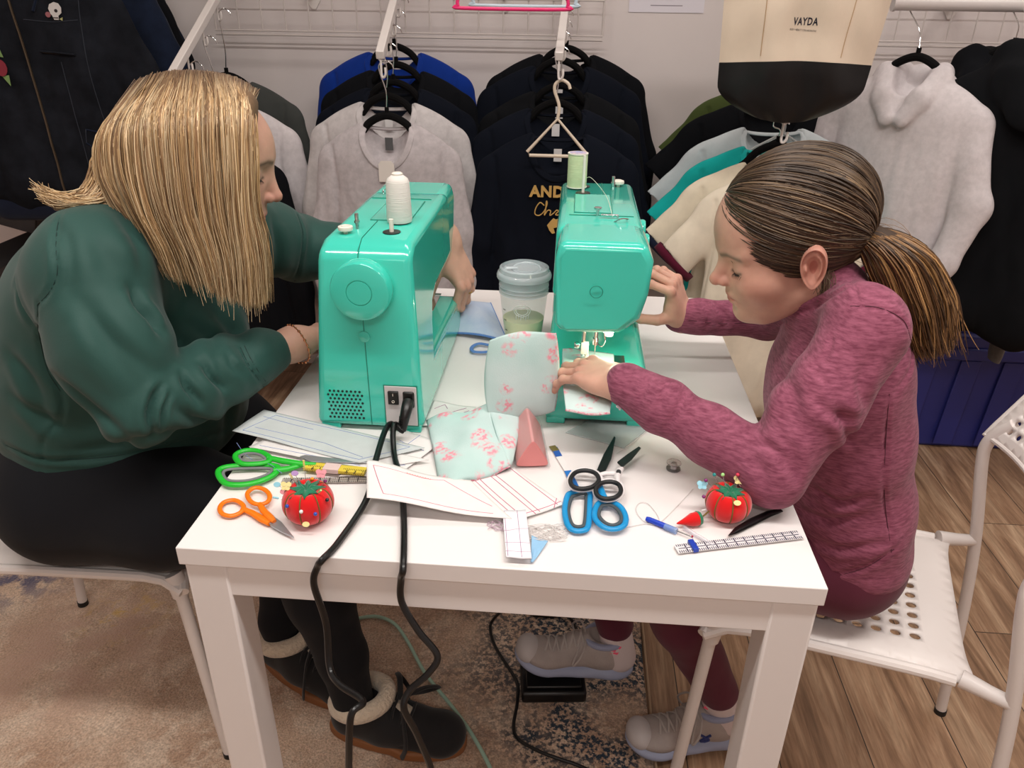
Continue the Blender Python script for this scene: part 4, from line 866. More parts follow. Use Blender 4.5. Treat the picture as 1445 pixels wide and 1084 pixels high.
# --- pedal and floor cords
pdl = aZ(782, 960, .03); t = thing('foot_pedal', 'black sewing machine foot pedal beneath the grey sneaker', 'pedal', (.452, .500, .011), math.radians(6)); bp_ = mat('pedal_black', (12, 12, 13), .4)
mb = MB().box((0, 0, .015), (.135, .105, .028)); mb.v = [(x, y, z+(.006*((y+.0775)/.155) if z > .02 else 0)) for x, y, z in mb.v]; mb.build('housing', bp_, t, bevel=.006)
mb = MB().box((0, 0, .034), (.115, .085, .006)); mb.v = [(x, y, z+.006*((y+.0775)/.155)) for x, y, z in mb.v]; mb.build('tread', bp_, t, bevel=.003)
def fc(label, pts, m, r=.0034): return tag(MB().tube(catmull([aZ(x, y, .017) for x, y in pts], 8), r, 8).build('floor_cord', m), label, 'cord')
fc('mint cord curving across the rug to the front', [(498, 874), (530, 870), (556, 880), (575, 905), (600, 950), (640, 1000), (665, 1035), (690, 1080), (705, 1120)], mat('mint_cord', (172, 208, 190), .5), .004)
tag(MB().tube(catmull([aZ(712, 858, .10), aZ(695, 876, .03), aZ(692, 890, .016), aZ(700, 915, .016), aZ(728, 960, .016), aZ(730, 990, .016), aZ(726, 1035, .016), aZ(760, 1060, .016), aZ(820, 1082, .016), aZ(850, 1100, .016)], 8), .0036, 8).build('floor_cord', M['black']), 'black cord running from the foot pedal across the rug', 'cord')
tag(MB().tube(catmull([aZ(752, 868, .016), aZ(775, 870, .016), aZ(800, 870, .02), aZ(812, 885, .03), aZ(820, 905, .02)], 8), .0036, 8).build('floor_cord', M['black']), 'short black cord looping behind the lifted sneaker', 'cord')
# ================================================================ racks and clothes along the back wall
M['wire'] = mat('white_wire', (206, 196, 192), .4)
M['velvet'] = mat('black_velvet', (12, 11, 12), .9, spec=.15)
def fabric(name, rgb, v=.06, sc=18, sheen=.25, rough=.9, heather=0.):
    return mat(name, rgb, rough, spec=.12, noise=(heather or sc, v), sheen=sheen*.4, bump=(420, .25, .0006), detail=5)
# wire grid panels hung on brackets
def wire_grid(label, x0, x1, z0, z1, y):
    t = thing('wire_grid', label, 'wire grid', ((x0+x1)/2, y, z0)); cx = (x0+x1)/2; mb = MB(); h = (x1-x0)/2
    n = round((x1-x0)/.076)
    for i in range(n+1): mb.tube([(-h+i*(x1-x0)/n, 0, 0), (-h+i*(x1-x0)/n, 0, z1-z0)], .0026 if 0 < i < n else .0034, 6)
    k = int((z1-z0)/.1)
    for j in range(k+1): mb.tube([(-h, -.005, j*.1), (h, -.005, j*.1)], .0026, 6)
    mb.tube([(-h, -.005, -.012), (h, -.005, -.012)], .0034, 6)
    mb.build('wire_mesh', M['wire'], t)
    for px in (.25, .75):
        x = lerp(-h, h, px)
        MB().prism([(-.022, .03), (.022, .03), (.024, .01), (.006, -.018), (-.006, -.018), (-.024, .01)], 0, .004, Matrix(((1, 0, 0, x), (0, 0, -1, WY-y-.001), (0, 1, 0, .08), (0, 0, 0, 1)))).box((x, (WY-y)/2, .11), (.008, WY-y-.004, .02)).build('wall_bracket', M['whitesteel'], t, bevel=.001)
    return t
gl = aY(305, 42, 1.985); gr = aY(850, 50, 1.985)
wire_grid('white wire grid panel on the wall behind the sweatshirts', gl.x, gr.x, gl.z, 1.82, 1.985)
g2 = aY(1225, 58, 1.985); wire_grid('white wire grid panel on the wall behind the light grey hoodie', g2.x, g2.x+1.0, g2.z, 1.82, 1.985)
def face_arm(label, fx, fz, bx, bz, y0, y1=1.975):
    t = thing('rack_arm', label, 'rack arm', (bx, y1, bz)); d = Vector((fx-bx, y0-y1, fz-bz)); L = d.length; q = d.to_track_quat('Y', 'Z').to_matrix()
    MB().box(tuple(d/2), (.021, L, .021), rot=q).build('bar', M['whitesteel'], t, bevel=.002)
    MB().box((0, 0, 0), (.03, .01, .05)).build('mount', M['whitesteel'], t, bevel=.002)
    for k in range(5):
        p = d*(.995-.205*k); MB().tube(catmull([(p.x, p.y+.006, p.z-.005), (p.x, p.y+.006, p.z-.048), (p.x+.0055, p.y+.004, p.z-.054), (p.x+.011, p.y+.002, p.z-.046), (p.x+.011, p.y+.002, p.z-.03)], 5), .003, 8).build('hook_peg', M['whitesteel'], t)
    return t
ARM = {}
def arm(key, label, fpx, bpx, y0, yb):
    f = aY(*fpx, y0); b = aY(*bpx, yb); s = (1.975-y0)/(yb-y0); B = f+(b-f)*s
    face_arm(label, f.x, f.z, B.x, B.z, y0); ARM[key] = (f, B, y0)
arm('mid', 'sloping white rack arm holding the blue, black and grey sweatshirts', (536, 78), (556, 2), 1.40, 1.72)
arm('right', 'sloping white rack arm holding the navy cheer sweatshirt', (789, 80), (797, 15), 1.40, 1.72)
arm('left', 'sloping white rack arm just behind the blonde hair', (238, 115), (303, 0), 1.36, 1.74)
def armpt(key, y):
    f, B, y0 = ARM[key]; s = (y-y0)/(1.975-y0); p = f+(B-f)*s; return Vector((p.x, y, p.z-.055))
# hangers -----------------------------------------------------------
def hanger(label, c, top, style='velvet', w=.165, m=None, rz=0., group='black velvet hangers'):
    """c: point at the collar (world); top: point the hook rests on"""
    t = thing('hanger', label, 'hanger', tuple(c), rz, group)
    top = Matrix.Rotation(-rz, 3, 'Z') @ (Vector(top)-Vector(c))
    m = m or M['velvet']
    if style == 'velvet':
        pts = catmull([(-w, 0, -.080), (-.12, 0, -.054), (-.080, 0, -.030), (-.048, 0, .004), (0, 0, .022), (.048, 0, .004), (.080, 0, -.030), (.12, 0, -.054), (w, 0, -.080)], 6)
        r = [.0105 if abs(p.x) < .09 else .008 for p in pts]
        MB().tube(pts, r, 10, flat=1., up=(0, 0, 1)).build('shoulder_bar', m, t)
        MB().cyl((0, 0, .03), (0, 0, .044), .006).build('collar', m, t)
        z0 = .042
    else:
        MB().tube([(0, 0, 0), (-w, 0, -.085), (-w+.006, 0, -.094), (w-.006, 0, -.094), (w, 0, -.085)], .0045, 10, closed=True).build('shoulder_bar', m, t)
        z0 = 0.
    h = max(.05, top.z-z0); x = top.x; y = top.y
    hk = catmull([(0, 0, z0), (x*.3, y*.3, z0+h*.35), (x-.018, y, z0+h-.024), (x-.016, y, z0+h-.006), (x, y, z0+h+.0025), (x+.016, y, z0+h-.006), (x+.021, y, z0+h-.018)], 6)
    MB().tube(hk, .0017 if style == 'velvet' else .0042, 8).build('hook', M['chrome'] if style == 'velvet' else m, t)
    return t
# garments ----------------------------------------------------------
def garment(kind, seed=0, wide=1., L=.62, sleeve=.50, flat=.42, h=.0065):
    S = SDF(h); r = .085; f = 1/flat
    for sx in (-1, 1):
        S.cap((sx*.075, 0, -.030), (sx*.205, 0, -.100), .030, .045, .04)
        S.cap((sx*.10, 0, -.12), (sx*.115, 0, -L+.06), .095, .10, .06)
        S.cap((sx*.035, 0, -.10), (sx*.045, 0, -L+.05), .085, .09, .06)
        if kind == 'tee':
            S.cap((sx*.18, 0, -.095), (sx*.31, 0, -.225), .052, .062, .03)
        elif kind == 'vest': pass
        else:
            S.chain([((sx*.205, 0, -.12), .052), ((sx*.250, -.01*f, -.30), .052), ((sx*.262, .0, -.44), .046), ((sx*.255, .01*f, -.10-sleeve), .036)], .02)
    if kind == 'tee':   # cut the sleeve end flat
        for sx in (-1, 1): S.ell((sx*.348, 0, -.268), (.12, .4, .07), rotm(0, sx*-.76, 0), .004, True)
    S.ell((0, -.085, .004), (.090, .18, .112), None, .006, True)
    S.ell((0, .02, .022), (.078, .2, .040), None, .006, True)
    V, Q = S.mesh(); V[:, 1] *= flat; V[:, 0] *= wide
    P = V*np.array([1, 1, .30])+seed*3.7
    N = normals(V, Q); body = np.clip((-V[:, 2]-.10)/.15, 0, 1)
    V = V+N*((vnoise(P, 22)*.007+vnoise(P+9, 48)*.003)*body)[:, None]
    # sleeve pressed against the body: a valley at the arm seam
    for sx in (-1, 1):
        d, t = seg_d(V*np.array([1, 0, 1]), [(sx*.198*wide, 0, -.06), (sx*.185*wide, 0, -.16), (sx*.205*wide, 0, -.34)])
        V -= N*(.006*np.exp(-(d/.006)**2))[:, None]
    V = smooth_v(V, Q, 2)
    return V, Q
GM = {}
def gmesh(key, *a, **k):
    if key not in GM: GM[key] = garment(*a, **k)
    return GM[key]
RIBS = {}
def rib_ring(key):
    """follows the rim of the neck opening on the cloth itself"""
    if key in RIBS: return RIBS[key]
    V, Q = GM[key]; bv = bvh_of(V, Q); out = []
    for i in range(40):
        a = 2*PI*i/40; x = .093*math.sin(a); f = math.cos(a)     # f = 1 front
        if f > 0: z = .004-.114*f; x = .092*math.sin(a)
        else: z = -.002+.012*f; x = .080*math.sin(a)
        h = bv.ray_cast(Vector((x*1.03, -1, z-.004)), Vector((0, 1, 0)))[0] if f > .12 else None
        y = h.y if h else .018*(-f)
        if f > .12 and (h is None or h.y > .01): y = -.022
        out.append((x, y, z))
    P = [Vector(p) for p in out]
    for _ in range(2): P = [(P[i-1]+P[i]*2+P[(i+1) % 40])/4 for i in range(40)]
    RIBS[key] = [tuple(p) for p in P]; return RIBS[key]
def shirt(name, label, cat, c, m, key, rz=0., group=None, collar=None, tagm=None, rib=True, sx=1., tilt=0.):
    t = thing(name, label, cat, tuple(c), rz, group); t.rotation_euler = (0, tilt, rz)
    V, Q = GM[key]; W = V*np.array([sx, 1, 1]); vq_obj('body', W, Q, m, t, world=False)
    if rib:
        R = [(x*sx, y, z) for x, y, z in rib_ring(key)]
        MB().tube(R, .0095, 8, closed=True, flat=.45, up=(0, 1, 0)).build('neck_rib', collar or m, t)
    if tagm:
        MB().box((0, .004, -.052), (.022, .0015, .034)).build('size_tag', tagm, t)
    return t
gmesh('sweat0', 'sweat', 0); gmesh('sweat1', 'sweat', 1); gmesh('sweat2', 'sweat', 2); gmesh('tee0', 'tee', 3); gmesh('tee1', 'tee', 4); gmesh('vest', 'vest', 5, L=.56, flat=.36)
F_ = {k: fabric(k, c, **kw) for k, c, kw in (
    ('heather_grey', (188, 180, 182), dict(v=.10, heather=60)), ('heather_grey_pale', (198, 192, 192), dict(v=.08, heather=60)), ('royal_blue', (14, 48, 132), dict()), ('black_cotton', (15, 16, 20), dict(sheen=.0)),
    ('soft_black', (18, 19, 22), dict(sheen=.0)), ('navy_black', (14, 18, 28), dict(sheen=.0)), ('charcoal', (30, 30, 32), dict(sheen=.0)), ('olive_grey', (66, 68, 66), dict()),
    ('olive_green', (72, 84, 44), dict()), ('pale_blue_grey', (196, 204, 208), dict()), ('teal_cotton', (22, 168, 164), dict()), ('cream_cotton', (226, 214, 192), dict()), ('cream_cotton_warm', (230, 218, 198), dict()),
    ('maroon_rib', (84, 20, 42), dict()), ('navy_rib', (24, 30, 48), dict()), ('hoodie_grey', (212, 204, 206), dict(v=.07, heather=70)), ('denim_black', (25, 27, 33), dict(v=.35, sc=16, sheen=0.)), ('denim_navy', (22, 30, 48), dict(v=.2, sc=30)))}
labelw = mat('garment_label_white', (225, 222, 222), .6); labelg = mat('garment_label_grey', (84, 84, 86), .6)
SG = 'sweatshirts hanging on the rack arms'
def hang(px, Y, key, m, armk, label, hlabel, tagm=None, sx=1., dz=0.):
    c = aY(px[0], px[1], Y); c.z += dz
    shirt('sweatshirt', label, 'sweatshirt', c, m, key, rz=0, group=SG, tagm=tagm, sx=sx)
    a = armpt(armk, Y); hanger(hlabel, (c.x, Y, c.z+.002), (a.x, Y, max(a.z, c.z+.08)))
hang((557, 77), 1.90, 'sweat1', F_['royal_blue'], 'mid', 'royal blue sweatshirt hanging at the back of the middle rack arm', 'black hanger inside the royal blue sweatshirt', sx=.98)
hang((560, 103), 1.80, 'sweat2', F_['black_cotton'], 'mid', 'black sweatshirt hanging directly in front of the royal blue one', 'black hanger directly in front of the royal blue sweatshirt', sx=.96)
hang((556, 128), 1.70, 'sweat0', F_['navy_black'], 'mid', 'black sweatshirt between another black one and the rear grey one', 'black hanger in the black sweatshirt behind the rear grey sweatshirt', sx=.96)
hang((547, 148), 1.59, 'sweat2', F_['heather_grey_pale'], 'mid', 'grey sweatshirt mostly hidden behind the front grey sweatshirt', 'black hanger in the rear grey sweatshirt', tagm=labelw, sx=.92)
hang((547, 176), 1.49, 'sweat1', F_['heather_grey'], 'mid', 'heather grey sweatshirt with white swing tag, frontmost behind the left machine', 'black hanger in the front grey sweatshirt with swing tag', tagm=labelg, sx=.80)
g = aY(547, 240, 1.452)
sw = MB().prism([(-.022, -.03), (.022, -.03), (.022, .018), (.014, .027), (-.014, .027), (-.022, .018)], 0, .0012, Matrix(((1, 0, 0, g.x), (0, 0, -1, g.y-.012), (0, 1, 0, g.z), (0, 0, 0, 1)))).build('swing_tag', mat('card_cream', (228, 220, 212), .6), None); tag(sw, 'cream card swing tag on the front grey sweatshirt', 'swing tag')
hang((799, 80), 1.90, 'sweat0', F_['black_cotton'], 'right', 'black sweatshirt rearmost on the arm above the right machine', 'black hanger rearmost above the right machine', sx=.98)
hang((790, 97), 1.81, 'sweat1', F_['navy_black'], 'right', 'dark navy sweatshirt second from the wall above the right machine', 'black hanger second from the wall above the right machine', tagm=labelw, sx=.98)
hang((790, 133), 1.72, 'sweat2', F_['soft_black'], 'right', 'soft black sweatshirt in the middle of the five behind the right machine', 'black hanger in the soft black middle sweatshirt', tagm=labelw, sx=.94)
hang((785, 157), 1.61, 'sweat0', F_['navy_black'], 'right', 'dark sweatshirt directly behind the one lettered in gold', 'black hanger directly behind the beige plastic hanger', tagm=labelw, sx=.94)
nv = aY(788, 192, 1.50)
cheer = shirt('sweatshirt', 'navy sweatshirt with gold ANDOVER Cheer embroidery behind the right machine', 'sweatshirt', nv, F_['navy_black'], 'sweat1', group=SG, tagm=labelw, sx=.88)
gold = mat('gold_thread', (206, 166, 96), .45, spec=.5, bump=(900, .5, .0006))
def on_front(px, py, Y): p = aY(px, py, Y); return Matrix.Translation(p) @ Euler((PI/2, 0, 0)).to_matrix().to_4x4()
lt = MB(); text_on(lt, 'ANDOVER', .041, on_front(800, 272, 1.447), extrude=.003, bold=.0016, spacing=1.08); keep(lt.build('gold_lettering', gold, smooth=False), cheer)
sc_pts = [(768, 290), (762, 286), (756, 294), (755, 302), (761, 304), (768, 298), (772, 288), (771, 284), (770, 296), (768, 304), (773, 297), (777, 298), (776, 304), (781, 301), (785, 297), (788, 298), (784, 303), (790, 303), (796, 298), (794, 303), (801, 301), (806, 297), (804, 303), (812, 300)]
keep(MB().tube(catmull([aY(x, y, 1.446) for x, y in sc_pts], 5), .0016, 6).build('script_lettering', gold), cheer)
dog = [(772, 318), (777, 312), (781, 308), (784, 310), (787, 309), (790, 314), (796, 318), (797, 324), (790, 326), (786, 321), (781, 322), (783, 329), (779, 330), (775, 325)]
Wd = [aY(x, y, 1.446) for x, y in dog]; ws = MB(); n = len(Wd); ws.add([tuple(p) for p in Wd]+[(p.x, p.y+.002, p.z) for p in Wd], [tuple(range(n)), tuple(range(n, 2*n))[::-1]]+[(i, (i+1) % n, n+(i+1) % n, n+i) for i in range(n)]); keep(ws.build('animal_head_patch', gold, smooth=False), cheer)
# beige plastic hanger in front of the navy sweatshirt
bh = aY(787, 168, 1.42); a = armpt('right', 1.40)
hanger('empty beige plastic hanger in front of the navy sweatshirts', bh, (bh.x+.008, 1.42, a.z-.004), 'plastic', .078, mat('beige_plastic', (226, 210, 190), .35), group=None)
# left arm: mostly hidden by the woman's hair
hang((322, 118), 1.80, 'sweat0', F_['olive_grey'], 'left', 'dark olive grey sweatshirt hanging behind the blonde head', 'black hanger in the olive grey sweatshirt', sx=.90)
hang((308, 150), 1.66, 'sweat1', F_['hoodie_grey'], 'left', 'light grey sweatshirt hanging behind the blonde head', 'black hanger in the light grey sweatshirt behind the blonde head', sx=.95)
hang((303, 205), 1.54, 'sweat2', F_['black_cotton'], 'left', 'black sweatshirt low behind the face of the woman', 'black hanger low behind the face of the woman', sx=.80)
# coloured hangers overhead: only their bottom bars hang into view
for (x0, x1, yy, Y, m, lb) in ((646, 801, 11, 1.32, mat('pink_plastic', (236, 48, 118), .3), 'pink plastic hanger at the top between the rack arms'), (668, 812, 7, 1.38, mat('pale_blue_plastic', (196, 214, 226), .3), 'pale blue plastic hanger at the top behind the pink one')):
    a = aY(x0, yy, Y); b = aY(x1, yy+3, Y); c = (a+b)/2; w = (b-a).length/2; t = thing('hanger', lb, 'hanger', tuple(c))
    MB().tube(catmull([(-w+.01, 0, 0), (w-.01, 0, 0), (w-.001, 0, .006), (w, 0, .016), (w-.012, 0, .03), (.02, 0, .10), (0, 0, .106), (-.02, 0, .10), (-w+.012, 0, .03), (-w, 0, .016), (-w+.001, 0, .006)], 5, closed=True), .0042, 10, closed=True).build('frame', m, t)
    MB().tube(catmull([(0, 0, .104), (0, 0, .15), (-.02, 0, .17), (0, 0, .19), (.02, 0, .172)], 6), .0032, 8).build('hook', m, t)
# paper notice on the wall
c0 = aY(887, 17, 2.046); c1 = aY(993, 17, 2.046)
pn = MB().box(((c0.x+c1.x)/2, 2.0485, c0.z+.15), (c1.x-c0.x, .002, .30)).build('paper_notice', mat('paper_lilac_white', (226, 220, 228), .7), None); tag(pn, 'white paper notice taped to the wall beside the tote bag', 'notice')
sl = MB(); M_ = Matrix.Translation(((c0.x+c1.x)/2+.01, 2.0470, c0.z+.022)) @ Euler((PI/2, 0, 0)).to_matrix().to_4x4(); text_on(sl, 'thank you for keeping this area tidy', .011, M_, extrude=.0001) if False else None
for k in range(3): sl.box(((c0.x+c1.x)/2+.015*(k % 2), 2.0473, c0.z+.020+.020*k), (.13-.03*(k == 0), .0004, .0026))
keep(sl.build('printed_lines', mat('faint_ink', (150, 140, 150), .8)), pn)
# tee shirts on the arm beneath the tote
arm('tee', 'white rack arm with tee shirts beneath the tote bag', (1108, 168), (1112, 120), 1.22, 1.55)
TG = 'tee shirts hanging beneath the tote bag'
def tee(px, Y, m, label, key='tee0', band=None, sx=1., rz=0., tilt=0., dz=0.):
    c = aY(px[0], px[1], Y); t = shirt('tee_shirt', label, 'tee shirt', c, m, key, rz=rz, group=TG, sx=sx, tilt=tilt, collar=band)
    if band:
        for s in (-1, 1):
            o = MB(); cc = Vector((s*.297*sx, 0, -.217)); R = Euler((0, s*-.76, 0)).to_matrix()
            pts = [cc+R @ Vector((.064*math.cos(a), .029*math.sin(a), 0)) for a in [2*PI*i/24 for i in range(24)]]
            pts2 = [p+R @ Vector((s*.0, 0, -.020)) for p in pts]; vs = pts+pts2
            o.add(vs, [(i, (i+1) % 24, 24+(i+1) % 24, 24+i) for i in range(24)]); o.build('sleeve_band', band, t, solid=.003)
    return t
tee((1088, 125), 1.84, F_['olive_green'], 'olive green tee shirt rearmost under the tote bag', sx=.92)
tee((1088, 148), 1.72, F_['black_cotton'], 'black tee shirt between the olive and the pale grey tees', 'tee1', sx=1.0)
tee((1090, 184), 1.60, F_['pale_blue_grey'], 'pale grey tee shirt between the black and the teal tees', sx=.95)
tee((1090, 211), 1.50, F_['teal_cotton'], 'teal tee shirt between the pale grey and cream tees', 'tee1', sx=.92)
tee((1092, 234), 1.38, F_['cream_cotton'], 'cream tee shirt with navy sleeve bands behind the girl', band=F_['navy_rib'], sx=.90)
tee((1100, 250), 1.27, F_['cream_cotton_warm'], 'cream tee shirt with maroon sleeve bands behind the head of the girl', 'tee1', band=F_['maroon_rib'], sx=.76)
for (p, Y, lb, s) in (((1108, 172), 1.56, 'clear plastic hanger hooked in front of the black tee', .15), ((1098, 200), 1.44, 'black hanger hooked behind the head of the girl', .16)):
    c = aY(*p, Y); hanger(lb, (c.x, c.y, c.z-.03), (c.x, c.y, c.z+.035), 'plastic' if 'clear' in lb else 'velvet', s, mat('clear_plastic', (225, 225, 225), .1, trans=.6, ior=1.45) if 'clear' in lb else None)
# tote bag
tt = thing('tote_bag', 'beige canvas tote bag with black base lettered VAYDA', 'tote bag', tuple(aY(1118, 100, 1.20)))
TY = 1.20; tw0 = aY(1008, 90, TY); c = Vector(tt.location)
def totefn(side):
    def fn(u, v):
        # u across, v from bottom 0 to top 1
        z = lerp(-.098, .42, v); s = 2*u-1
        w = .118+.045*min(1, v/.16)**.6 + .03*v; w = [.058, .100, .125, .137][min(3, int(v/.05))] if False else w
        e = max(0, 1-v/.13); w = .157+.04*v-.085*e**2
        x = s*w+.015*v; bulge = (.028+.020*math.sin(min(1, v*3)*PI/2))*(1-abs(s)**3.2)*(1-.6*e**3); 
        n = .004*math.sin(9*s+7*v)+.003*math.sin(23*v+5*s*s)+.0025*math.sin(31*s*v+2)
        zz = z-(.012*(1-s*s)*e)
        return (x, side*bulge+(n*(1-abs(s)**4) if side < 0 else 0), zz)
    return fn
beige = fabric('canvas_beige', (222, 204, 184), .04, 9); blackb = mat('black_canvas', (17, 17, 19), .45, spec=.4, bump=(500, .3, .0006))
mbt = MB()
for side in (-1, 1):
    f = totefn(side); mbt.cur = 0
    mbt.grid(lambda u, v: f(u, lerp(.22+.012*math.cos((2*u-1)*2), 1, v)), 40, 40)
mbt.build('canvas_body', beige, tt, recalc=True, angle=1.3)
mbb = MB()
for side in (-1, 1):
    f = totefn(side*1.02); mbb.grid(lambda u, v: f(u, lerp(0, .222+.012*math.cos((2*u-1)*2), v)), 40, 14)
mbb.grid(lambda u, v: tuple(lerp(Vector(totefn(-1)(u, 0)), Vector(totefn(1)(u, 0)), v)), 40, 4)
mbb.build('black_base', blackb, tt, recalc=True, angle=1.3)
for s in (-.52, .50):
    f = totefn(-1); MB().tube([Vector(f((s*(1+.1*v/20)+1)/2, lerp(.25, .98, v/20)))+Vector((0, -.0012, 0)) for v in range(21)], .0009, 6).build('seam', mat('seam_tan', (186, 156, 122), .8), tt)
lt = MB(); W0 = Matrix.Translation(aY(1139, 31, 1.143)) @ Euler((PI/2, 0, math.radians(-2))).to_matrix().to_4x4(); tote_v = [tuple(Vector(v)+Vector(tt.location)) for v in mbt.v]; tbv = BVHTree.FromPolygons(tote_v, mbt.f)
def onto_bag(mb):
    out = []
    for v in mb.v:
        h_ = tbv.ray_cast(Vector((v[0], .9, v[2])), Vector((0, 1, 0)))[0]; out.append((v[0], (h_.y-.0008) if h_ else v[1], v[2]))
    mb.v = out
text_on(lt, 'VAYDA', .0205, W0 @ Matrix.Diagonal((.66, 1, 1, 1)), extrude=.0004, spacing=1.15, bold=.0005)
onto_bag(lt); keep(lt.build('lettering', mat('navy_ink', (34, 34, 52), .6), smooth=False), tt)
lt = MB(); text_on(lt, 'BODY + BEAUTY COLLABORATIVE', .0052, Matrix.Translation(aY(1135, 43, 1.144)) @ Euler((PI/2, math.radians(3), math.radians(-2))).to_matrix().to_4x4() @ Matrix.Diagonal((.62, 1, 1, 1)), extrude=.0003, spacing=1.1)
onto_bag(lt); keep(lt.build('small_lettering', mat('navy_ink2', (40, 40, 56), .6), smooth=False), tt)
MB().tube(catmull([(-.09, -.045, .36), (-.085, -.03, .46), (-.02, -.01, .56), (.05, -.01, .56), (.10, -.03, .46), (.105, -.045, .36)], 6), .010, 8, flat=.3).build('strap', blackb, tt)
# closet rail, light hoodie, black hoodies
ra = aY(1262, 5, 1.62); rl = MB().cyl((ra.x, 1.62, ra.z), (ra.x+1.0, 1.62, ra.z-.0), .0165, 20).cyl((ra.x-.004, 1.62, ra.z), (ra.x+.002, 1.62, ra.z), .019, 20).cyl((ra.x+.30, 1.62, ra.z), (ra.x+.30, 2.05, ra.z), .011, 12).build('clothes_rail', mat('rail_white', (214, 206, 204), .3), None); tag(rl, 'thick white clothes rail above the light grey hoodie', 'rail')
hc = aY(1290, 100, 1.56)
hd = thing('hoodie', 'light heather grey hoodie with pink cuffs hanging behind the girl', 'hoodie', tuple(hc), math.radians(-42))
S = SDF(.006); fl = .5
for sx in (-1, 1):
    S.cap((sx*.06, 0, -.05), (sx*.20, 0, -.125), .035, .05, .04); S.cap((sx*.10, 0, -.14), (sx*.12, 0, -.60), .10, .11, .06); S.cap((sx*.03, 0, -.12), (sx*.04, 0, -.60), .09, .10, .06)
    S.chain([((sx*.21, 0, -.14), .055), ((sx*.265, -.06, -.34), .056), ((sx*.245, -.12, -.50), .044), ((sx*.215, -.15, -.58), .036)], .02)
    S.chain([((sx*.025, -.13, -.125), .022), ((sx*.055, -.10, -.07), .030), ((sx*.080, 0, -.015), .032), ((sx*.062, .11, -.01), .034)], .02)
S.ell((0, .17, -.07), (.115, .085, .085), None, .03); S.ell((0, -.03, .0), (.048, .12, .07), None, .012, True)
V, Q = S.mesh(); V[:, 1] *= fl; N = normals(V, Q); P = V*np.array([1, 1, .3]); V = V+N*((vnoise(P, 18)*.006+vnoise(P+5, 50)*.002)*np.clip((-V[:, 2]-.08)/.12, 0, 1))[:, None]
V = smooth_v(V, Q, 2)*np.array([.86, 1, .92]); vq_obj('body', V, Q, F_['hoodie_grey'], hd, world=False)
for sx in (-1, 1): MB().tube([(sx*.185, -.076, -.538), (sx*.181, -.082, -.585)], [.033, .031], 18, flat=.7).build('pink_cuff', fabric('pink_rib', (222, 160, 152)), hd)
MB().box((-.180, -.10, -.61), (.02, .002, .12)).build('size_sticker', mat('clear_grey_strip', (120, 120, 125), .2, alpha=.8), hd)
hanger('black hanger holding the light grey hoodie', (hc.x, hc.y, hc.z+.012), (ra.x+.055, 1.62, ra.z+.0165), w=.14, rz=math.radians(-42))
def black_hoodie(c, rz, label, m, sx=1.):
    t = thing('hoodie', label, 'hoodie', tuple(c), rz, 'black hoodies at the right edge')
    S = SDF(.008)
    for s in (-1, 1):
        S.cap((s*.06, 0, -.05), (s*.20, 0, -.13), .035, .05, .04); S.cap((s*.09, 0, -.14), (s*.10, 0, -.62), .11, .12, .06); S.chain([((s*.21, 0, -.14), .058), ((s*.265, -.06, -.38), .055), ((s*.255, -.10, -.68), .040)], .02)
        S.chain([((s*.02, -.15, -.14), .03), ((s*.07, -.10, -.06), .04), ((s*.085, 0, -.01), .04), ((s*.06, .11, -.01), .04)], .03)
    S.ell((0, .15, -.1), (.12, .1, .1), None, .03)
    V, Q = S.mesh(); V[:, 1] *= .5; V[:, 0] *= sx; N = normals(V, Q); P = V*np.array([1, 1, .4])+c[0]; V = V+N*(vnoise(P, 16)*.008+vnoise(P+5, 45)*.003)[:, None]
    vq_obj('body', smooth_v(V, Q, 2), Q, m, t, world=False); hanger('black hanger inside the '+label.replace(' at the right edge', ''), (c[0], c[1], c[2]+.01), (c[0], 1.62, ra.z+.0165), w=.17, rz=rz); return t
b1 = aY(1425, 85, 1.60); black_hoodie((b1.x, b1.y, b1.z), math.radians(-30), 'black hoodie hanging next to the light grey one', F_['black_cotton'])
b2 = aY(1490, 80, 1.42); black_hoodie((b2.x, b2.y, b2.z), math.radians(-38), 'soft black hoodie half cut off at the right edge', F_['soft_black'])
# grey sweatpants leg below the hoodies
p0 = aY(1440, 380, 1.50); p1 = aY(1402, 508, 1.50)
sp = MB().tube([p0, lerp(p0, p1, .5), lerp(p0, p1, .93), p1], [.050, .043, .034, .029], 20, flat=.4).build('sweatpants', fabric('sweatpants_grey', (112, 110, 110), .12, heather=60), None); tag(sp, 'grey sweatpants leg hanging over the blue bin', 'sweatpants')
# blue storage bin
bx = aY(1262, 633, 1.60); bt = aY(1300, 470, 1.60); bw = .95
bn = thing('storage_bin', 'dark blue plastic storage bin on the floor behind the girl', 'storage bin', (bx.x+bw/2-.05, 1.80, 0)); bm_ = mat('blue_bin', (40, 46, 118), .45)
ht = bt.z
mb = MB().box((0, 0, ht*.40), (bw-.06, .37, ht*.80)); mb.v = [(x*(1 if z > .1 else .95), y*(1 if z > .1 else .95), z) for x, y, z in mb.v]; mb.build('tub', bm_, bn, bevel=.012)
for k in range(-3, 4): MB().prism([(k*.13-.030, ht*.78), (k*.13+.030, ht*.78), (k*.13+.015, .02), (k*.13-.045, .02)], 0, .006, Matrix(((1, 0, 0, 0), (0, 0, 1, -.193), (0, 1, 0, 0), (0, 0, 0, 1)))).build('rib', bm_, bn, bevel=.002)
MB().box((0, 0, ht*.84), (bw, .41, ht*.10)).box((0, 0, ht*.93), (bw-.03, .39, ht*.10)).box((0, 0, ht*.985), (bw-.10, .33, ht*.03)).build('lid', bm_, bn, bevel=.006)
